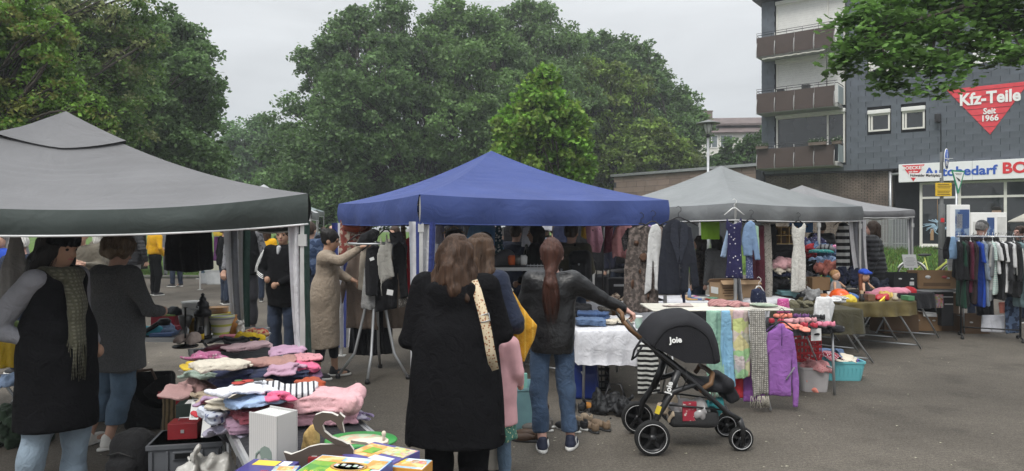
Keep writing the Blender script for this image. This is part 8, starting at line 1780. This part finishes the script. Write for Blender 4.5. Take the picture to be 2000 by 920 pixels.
for i, (lb, x, L, m, sl) in enumerate(rs):
 o = railshirt(i, lb, x * LR / 1.2, L, m, sl)
 if 'badge' in lb: b = MB(); b.lathe([(0,0),(.06,0),(.06,.003),(0,.003)], (0,0,0),16); q = b.build('badge_print', W_GY2, o, (-.02,-.06,-.3)); q.rotation_euler = (R(90),0,0)
 if 'line' in lb or 'piping' in lb: b = MB(); b.tube([(-.2,-.05,-.1),(-.24,-.055,-.3),(-.26,-.055,-.5)], .008,5); b.build('piping', m_white, o)
for i, (px, m, lb) in enumerate(((1852, W_BK, 'black bag hanging from the left end of the right rail'),(1861, cc('pale_blue_bag', (.25,.4,.6)), 'pale blue bag hanging beside the black one on the rail'))):
 hang('bag', lb, 'bag', [(px - 3,462),(px + 3,462),(px + 8,490),(px + 7,506),(px - 8,506),(px - 9,488)], 10.95 - .04 * i, m, .05,.01)
hang('cloth', 'white boxed cloth low under the right rail', 'cloth', [(1917,615),(1962,615),(1962,650),(1917,648)], 10.9, W_WT, .03,.012); hang('trousers', 'pair of short black trousers hanging low on the rail', 'trousers', [(1905,575),(1940,575),(1942,620),(1908,616)], 10.95, W_BK, .03,.012); hang('skirt', 'coral pink shorts hanging among the white shirts', 'shorts', [(1950,590),(1968,590),(1968,612),(1952,612)], 10.8, W_OR, .03,.01); hang('trousers', 'dark blue patterned trousers at the right end of the rail', 'trousers', [(1962,560),(1992,560),(1990,650),(1964,652)], 10.75, cc('navy_pat', (.02,.03,.06), pat='blotch', col2=(.08,.12,.2), pscale=16),.03,.012)
carton('brown box on the ground behind the right rail', (PX(1905,640,11.3).x, 11.4,0),(.4,.3,.3),0, m_cardk, False)
pa = empty('parasol', 'pale parasol whose edge shows at the right border', 'parasol', (PX(2060,442,11.8).x, 11.8,0)); zp_ = CAMZ + (HY - 418) * 11.8 / FPX
b = MB(); b.lathe([(0,.16),(.3,.08),(.66,-.12),(.665,-.14),(.3,.06),(0,.14)], (0,0, zp_),8); b.build('canopy', cc('parasol_cream', (.55,.52,.44)), pa); b = MB(); b.tube([(0,0,0),(0,0, zp_ + .14)], .018,8); b.build('pole', m_steel, pa); b = MB(); b.lathe([(.2,0),(.2,.05),(.05,.08),(0,.08)], (0,0,0),20); b.build('foot', m_conc, pa)
bi = empty('bicycle', 'silver and yellow bicycle parked on the grass before the shop', 'bicycle', (PX(1822,442,18.5).x, 18.5,.1), R(-18))
for x, nm in ((-.5, 'wheel'),(.5, 'wheel')):
 wv = empty('wheel', None, None, (x, 0,.35)); wv.parent = bi
 b = MB(); b.tube([(.34 * math.cos(a),0,.34 * math.sin(a)) for a in np.arange(0,6.28,.26)], .018,6, closed=True); b.build('tyre', m_dark, wv)
 b = MB(); b.tube([(.315 * math.cos(a),0,.315 * math.sin(a)) for a in np.arange(0,6.28,.26)], .012,5, closed=True); b.build('rim', m_steel, wv)
 b = MB()
 for k in range(14): b.tube([(0,.02 * (-1) ** k, 0),(.31 * math.cos(k * .449),0,.31 * math.sin(k * .449))], .003,3)
 b.build('spokes', m_steel, wv)
 b = MB(); b.tube([(x + .375 * math.cos(a),0,.35 + .375 * math.sin(a)) for a in np.arange(.4,2.9,.25)], .02,6); b.build('mudguard', m_white, bi)
m_bf = mat('bike_yellow', (.45,.5,.12), rough=.35)
b = MB(); b.tube([(-.5,0,.35),(-.08,0,.32),(-.2,0,.82)], .018,7); b.tube([(-.08,0,.32),(.34,0,.72),(.30,0,.95)], .03,8); b.tube([(-.5,.0,.35),(-.18,0,.72)], .012,6); b.tube([(.34,0,.72),(.5,0,.35)], .016,6); b.build('frame', m_bf, bi)
b = MB(); b.tube([(.30,0,.95),(.28,0,1.03),(.2,-.2,1.06),(.1,-.28,1.04)], .014,6); b.tube([(.28,0,1.03),(.2,.2,1.06),(.1,.28,1.04)], .014,6); b.build('handlebar', m_dark, bi)
sdf('saddle', [ell((-.24,0,.88),(.13,.08,.035),.02), cone((-.2,0,.88),(-.06,0,.885),.04,.025,.03)], .012, m_dark, bi)
b = MB(); b.box((-.52,0,.74),(.4,.14,.02)); b.tube([(-.7,0,.73),(-.5,0,.38)], .008,5); b.build('carrier', m_dark, bi)
b = MB(); b.tube([(-.08,-.06,.32),(.06,-.1,.26)], .012,6); b.tube([(-.08,.06,.32),(-.2,.1,.38)], .012,6); b.lathe([(0,-.05),(.09,-.05),(.09,-.04),(0,-.04)], (0,0,0),4); b.build('pedals', m_steel, bi)
# ---- pushchair
ps = empty('pushchair', 'black pushchair with a large hood standing in the middle foreground', 'pushchair', ((1330 - CX) * 5.55 / FPX, 5.55,0), R(1))
m_pf = mat('pushchair_fabric', (.013,.013,.016), rough=.75, var=.2, bump=.3, bscale=120, spec=.3); m_pfr = mat('pushchair_frame', (.012,.012,.013), rough=.35, spec=.5); m_rub = mat('rubber', (.014,.014,.014), rough=.8); m_lth = mat('brown_leather', (.14,.075,.035), rough=.5)
q = lambda px, py, y=0.0: ((px - 1330) / 243.0, y, CAMZ - (py - HY) / 243.0)
def wheel(x, y, r, w, par):
 wv = empty('wheel', None, None, (x, y, r)); wv.parent = par; wv.rotation_euler = (R(90),0,0)
 b = MB(); b.lathe([(r * .74,-w / 2),(r * .93,-w / 2),(r, -w / 3),(r, w / 3),(r * .93, w / 2),(r * .74, w / 2),(r * .74,-w / 2)], (0,0,0),32); b.build('tyre', m_rub, wv)
 b = MB(); b.lathe([(r * .70,-w * .42),(r * .76,-w * .42),(r * .76, w * .42),(r * .70, w * .42),(r * .70,-w * .42)], (0,0,0),32); b.build('rim', m_pfr, wv)
 b = MB(); b.tube([(r * .80 * math.cos(a), r * .80 * math.sin(a), w / 2 + .001) for a in np.arange(0,6.28,.2)], .0022,4, closed=True); b.build('reflective_ring', mat('ring_white', (.6,.6,.6), rough=.4), wv)
 for k in range(5):
  a = k * 1.2566 + .3; b = MB(); b.bar((r * .16 * math.cos(a), r * .16 * math.sin(a),0),(r * .72 * math.cos(a), r * .72 * math.sin(a),0), w * .5,.022 * r / .13); b.build('spoke', m_pfr, wv)
 b = MB(); b.lathe([(0,-w * .6),(r * .22,-w * .55),(r * .22, w * .55),(0, w * .6)], (0,0,0),16); b.build('hub', m_pfr, wv)
wheel(-.292,-.27,.135,.05, ps); wheel(-.292,.29,.135,.05, ps); wheel(.425,-.17,.095,.04, ps); wheel(.425,.19,.095,.04, ps)
for y in (-.21,.23):
 b = MB(); b.tube([q(1214,618, y), q(1240,652, y), q(1300,700, y), q(1360,752, y), q(1404,792, y * .95), q(1428,806, y * .9)], [.014,.016,.017,.018,.02,.02], 9); b.build('side_tube', m_pfr, ps)
 b = MB(); b.tube([q(1345,738, y), q(1300,752, y * 1.08), q(1268,800, y * 1.15), q(1259,846, y * 1.2)], [.02,.024,.026,.022], 9); b.build('rear_leg', m_pfr, ps)
 b = MB(); b.tube([q(1428,806, y * .85), q(1436,826, y * .85), q(1434,858, y * .85)], [.03,.026,.018], 8); b.build('fork', m_pfr, ps)
 b = MB(); b.tube([q(1288,770, y), q(1300,742, y), q(1312,712, y)], .03,8); b.build('hinge', m_pfr, ps)
b = MB(); b.tube([q(1208,622,-.21), q(1206,606,-.2), q(1206,604,0), q(1206,606,.22), q(1208,622,.23)], .018,8); b.tube([q(1208,620,-.21), q(1240,652,-.21)], .019,8); b.build('handle', m_lth, ps)
b = MB(); b.tube([(-.29,-.27,.135),(-.29,.29,.135)], .014,8); b.build('rear_axle', m_pfr, ps)
b = MB(); b.box(((1268 - 1330) / 243,-.31, CAMZ - (780 - HY) / 243),(.035,.01,.06), M=Matrix.Rotation(R(20),3, 'Y')); b.build('yellow_tag', mat('tag_yellow', (.65,.5,.04)), ps)
V = []; Fq = []; cx_, cz_ = (1318 - 1330) / 243, CAMZ - (692 - HY) / 243; na, nb = 33,13
th0, th1 = R(156), R(3)
prof = lambda t: (.325 + .03 * math.sin(t * 3.1)) * (1 - .035 * abs(math.sin(t * math.pi * 4)))
for i in range(na):
 t = i / (na - 1); a = th0 + (th1 - th0) * t; r = prof(t); seam = .006 * (1 - min(1, abs(((t * 4) % 1) - .5) * 2)) 
 for j in range(nb):
  s = j / (nb - 1) * 2 - 1; y = .235 * s; rr = (r + seam) * (1 - .22 * abs(s) ** 4) * (1 - .06 * abs(s) ** 2); V.append((cx_ + rr * math.cos(a), y * (1 + .03 * math.sin(a)), cz_ + rr * math.sin(a) * 1.02 - .05 * max(0, t - .7) * 3))
for i in range(na - 1):
 for j in range(nb - 1): k = i * nb + j; Fq.append((k, k + 1, k + nb + 1, k + nb))
hd = link('hood', np_mesh('hood', V, Fq, m_pf), ps); hd.modifiers.new('s', 'SOLIDIFY').thickness = .012
for j, nm in ((0, 'side'),(nb - 1, 'side')):
 side = [Vector(V[i * nb + j]) for i in range(na)]; b = MB(); c0 = Vector((cx_ + .02, side[0].y, cz_ - .02)); vs = [c0] + side; b.add(vs, [(0, i, i + 1) for i in range(1, len(side))]); so2 = b.build('hood_side', m_pf, hd); so2.modifiers.new('s', 'SOLIDIFY').thickness = .01
for t in (.28,.55,.8):
 i = int(t * (na - 1)); b = MB(); b.tube([(Vector(V[i * nb + j]) - Vector((cx_, 0, cz_))) * 1.012 + Vector((cx_, 0, cz_)) for j in range(nb)], .004,5); b.build('seam', m_rub, hd)
text('lettering', 'Joie', .062, m_white, hd, ((1304 - 1330) / 243,-.252, CAMZ - (654 - HY) / 243),(R(80), R(-3),0),.0015,.002)
t_ = text('lettering', 'Joie', .062, m_white, ps, ((1291 - 1330) / 243,-.262, CAMZ - (742 - HY) / 243),(R(90), R(-76),0),.0015,.002)
bk_ = lambda px, py: vec3(q(px, py, 0))
sdf('seat', [rbox(bk_(1384,750),(.15,.165,.035),.03,.02, rotm(0, R(6),0)), rbox(bk_(1322,718),(.2,.16,.03),.03,.04, rotm(0, R(38),0)), cone(bk_(1410,742) + (0,-.15,0), bk_(1410,742) + (0,.15,0),.05,.05,.03)], .011, m_pf, ps, folds(.004,30))
sdf('footrest', [rbox(bk_(1420,765),(.05,.15,.06),.03,.02, rotm(0, R(-28),0))], .011, m_pf, ps)
b = MB(); b.tube([q(1352,752,-.2), q(1374,738,-.2), q(1380,722,-.16), q(1380,720,0), q(1380,722,.18), q(1374,738,.22)], .02,8); b.build('bumper_bar', m_lth, ps)
bs = sdf('basket', [rbox(bk_(1345,806),(.2,.19,.075),.05), rbox(bk_(1345,790),(.18,.17,.08),.04,0, None, 's')], .011, mat('basket_mesh', (.02,.02,.021), rough=.8, pat='check', col2=(.06,.06,.06), pscale=120), ps, folds(.006,18))
for y in (-.2,.2): b = MB(); b.tube([q(1295,778, y), q(1345,782, y * 1.03), q(1410,790, y * .92)], .008,6); b.build('basket_rim', m_pfr, bs)
b = MB(); b.tube([(-.02,-.22,.66),(-.03,-.3,.6),(-.05,-.24,.5)], .004,5); b.build('cord', m_dark, ps)
b = MB(); b.tube([q(1240,652,-.25), q(1226,672,-.27), q(1222,690,-.26), q(1230,684,-.25), q(1242,664,-.25)], .009,6); b.build('wrist_strap', m_pf, ps)
pp = ps.location
heap('plastic_bag', 'clear plastic bag of red packets in the pushchair basket', 'bag', (pp.x + .03, pp.y - .1,.26),.3,.16,.15, mat('film_clear', (.3,.29,.29), rough=.2, spec=.6),0,92, None, .02)
block('packet', 'red printed snack packet in the pushchair basket', 'packet', (pp.x + .02, pp.y - .185,.24),(.11,.02,.15), R(4), mat('packet_red', (.32,.03,.05), rough=.3, pat='blotch', col2=(.6,.55,.5), pscale=26, thr=.62))
heap('garment', 'beige papers at the back of the pushchair basket', 'papers', (pp.x - .12, pp.y - .08,.26),.16,.14,.1, W_BE, 0,93); heap('garment', 'teal cloth at the front of the pushchair basket', 'cloth', (pp.x + .22, pp.y - .05,.3),.14,.12,.07, W_TQ, 0,94)
for i, (px, Y, h, tm, hm, lb) in enumerate(((870,13,1.78, c_nv, H_BK, 'visitor in navy beyond the small grey skirt'),(1066,15.5,1.8, c_ol, H_GY, 'visitor in olive deep between the navy and grey blue jackets'),(1210,13.5,1.74, c_gy, H_BR, 'visitor in light grey beyond the dusty pink jumper'),(1330,15,1.78, c_blk, H_DB, 'visitor in black far behind the navy blazer'),(1150,16,1.8, c_gb, H_BR, 'visitor in grey blue far behind the walking sticks'),(770,13.5,1.74, c_tan, H_DB, 'visitor in tan beyond the round rack'),(700,17,1.8, c_nv, H_GY, 'visitor in navy far behind the rug'))):
 person(lb, at(px, Y),40 * i - 60, h, top=tm, bottom=c_jd, shoes=s_bk, hair=('short', hm), res=.026, lo=.018)
for i, (px, Y, h, tm, hm, lb) in enumerate(((196,12.5,1.72, c_tan, H_WH, 'white haired shopper in tan behind the charcoal coat'),(228,19,1.8, c_nv, H_DB, 'shopper in navy far behind the charcoal coat'),(345,20,1.76, c_gb, H_BR, 'shopper in grey blue behind the black skirt'),(395,23,1.75, c_gy, H_GY, 'shopper in light grey behind the black skirt'),(98,14,1.75, c_ol, H_GY, 'shopper in olive behind the stooping white haired man'),(24,13,1.7, c_gy, H_DB, 'shopper in grey behind the bright blue coat'),(130,18,1.8, c_be, H_BK, 'shopper in beige far behind the vest woman'),(440,15.5,1.78, c_blk, H_DB, 'shopper in black left of the grey fleece man'),(520,16,1.7, c_yel, H_BR, 'distant shopper in yellow right of the grey fleece man'),(590,14.5,1.74, c_blk, H_BR, 'shopper in black behind the blue marbled coat'),(815,15,1.74, c_nv, H_DB, 'shopper in dark navy behind the striped curtain'),(1250,16.5,1.8, c_ch, H_GY, 'shopper in charcoal beyond the printed dress'))):
 person(lb, at(px, Y),50 * i - 30, h, top=tm, bottom=c_jd if i % 3 else c_jm, shoes=s_bk, hair=('short' if i % 2 else 'bob', hm), res=.026, lo=.018)
for i, (x0, x1, Y, m, lb) in enumerate(((845,905,13.9, W_NV, 'row of navy coats along the back of the white gazebo'),(905,960,14.2, W_BK, 'row of black coats along the back of the white gazebo'),(1000,1060,14.6, W_GY2, 'row of grey jackets deep in the market'),(1100,1180,13.6, W_BK, 'dark curtain of coats behind the walking sticks'),(1180,1300,13.0, cc('deep_navy', (.012,.014,.03)), 'dark navy curtain of coats beyond the printed dress'))):
 hang('clothing_row', lb, 'clothing', [(x0,436),(x1,436),(x1,530 - 8 * (i % 2)),((x0 + x1) / 2,522),(x0,528)], Y, m, .06,.04,24,.024, seed=i)
table('long table of boxes far behind under the white gazebo', (1.2,14.0), R(18),2.2,.7,.74, m_td); tablecloth('dark cloth on the far table under the white gazebo', (1.2,14.0), R(18),2.2,.7,.742,.6, W_BK, 14)
# ---- thin haze in the air
hz = MB(); hz.box((0,220,24),(840,580,52))
hzm = bpy.data.materials.new('haze'); hzm.use_nodes = True; hn = hzm.node_tree.nodes; hn.clear()
ho = hn.new('ShaderNodeOutputMaterial'); hv = hn.new('ShaderNodeVolumePrincipled'); hv.inputs['Color'].default_value = (.9,.95,1,1); hv.inputs['Density'].default_value = .0016; hv.inputs['Anisotropy'].default_value = .2
hzm.node_tree.links.new(hv.outputs[0], ho.inputs['Volume'])
tag(hz.build('haze', hzm), kind='stuff')
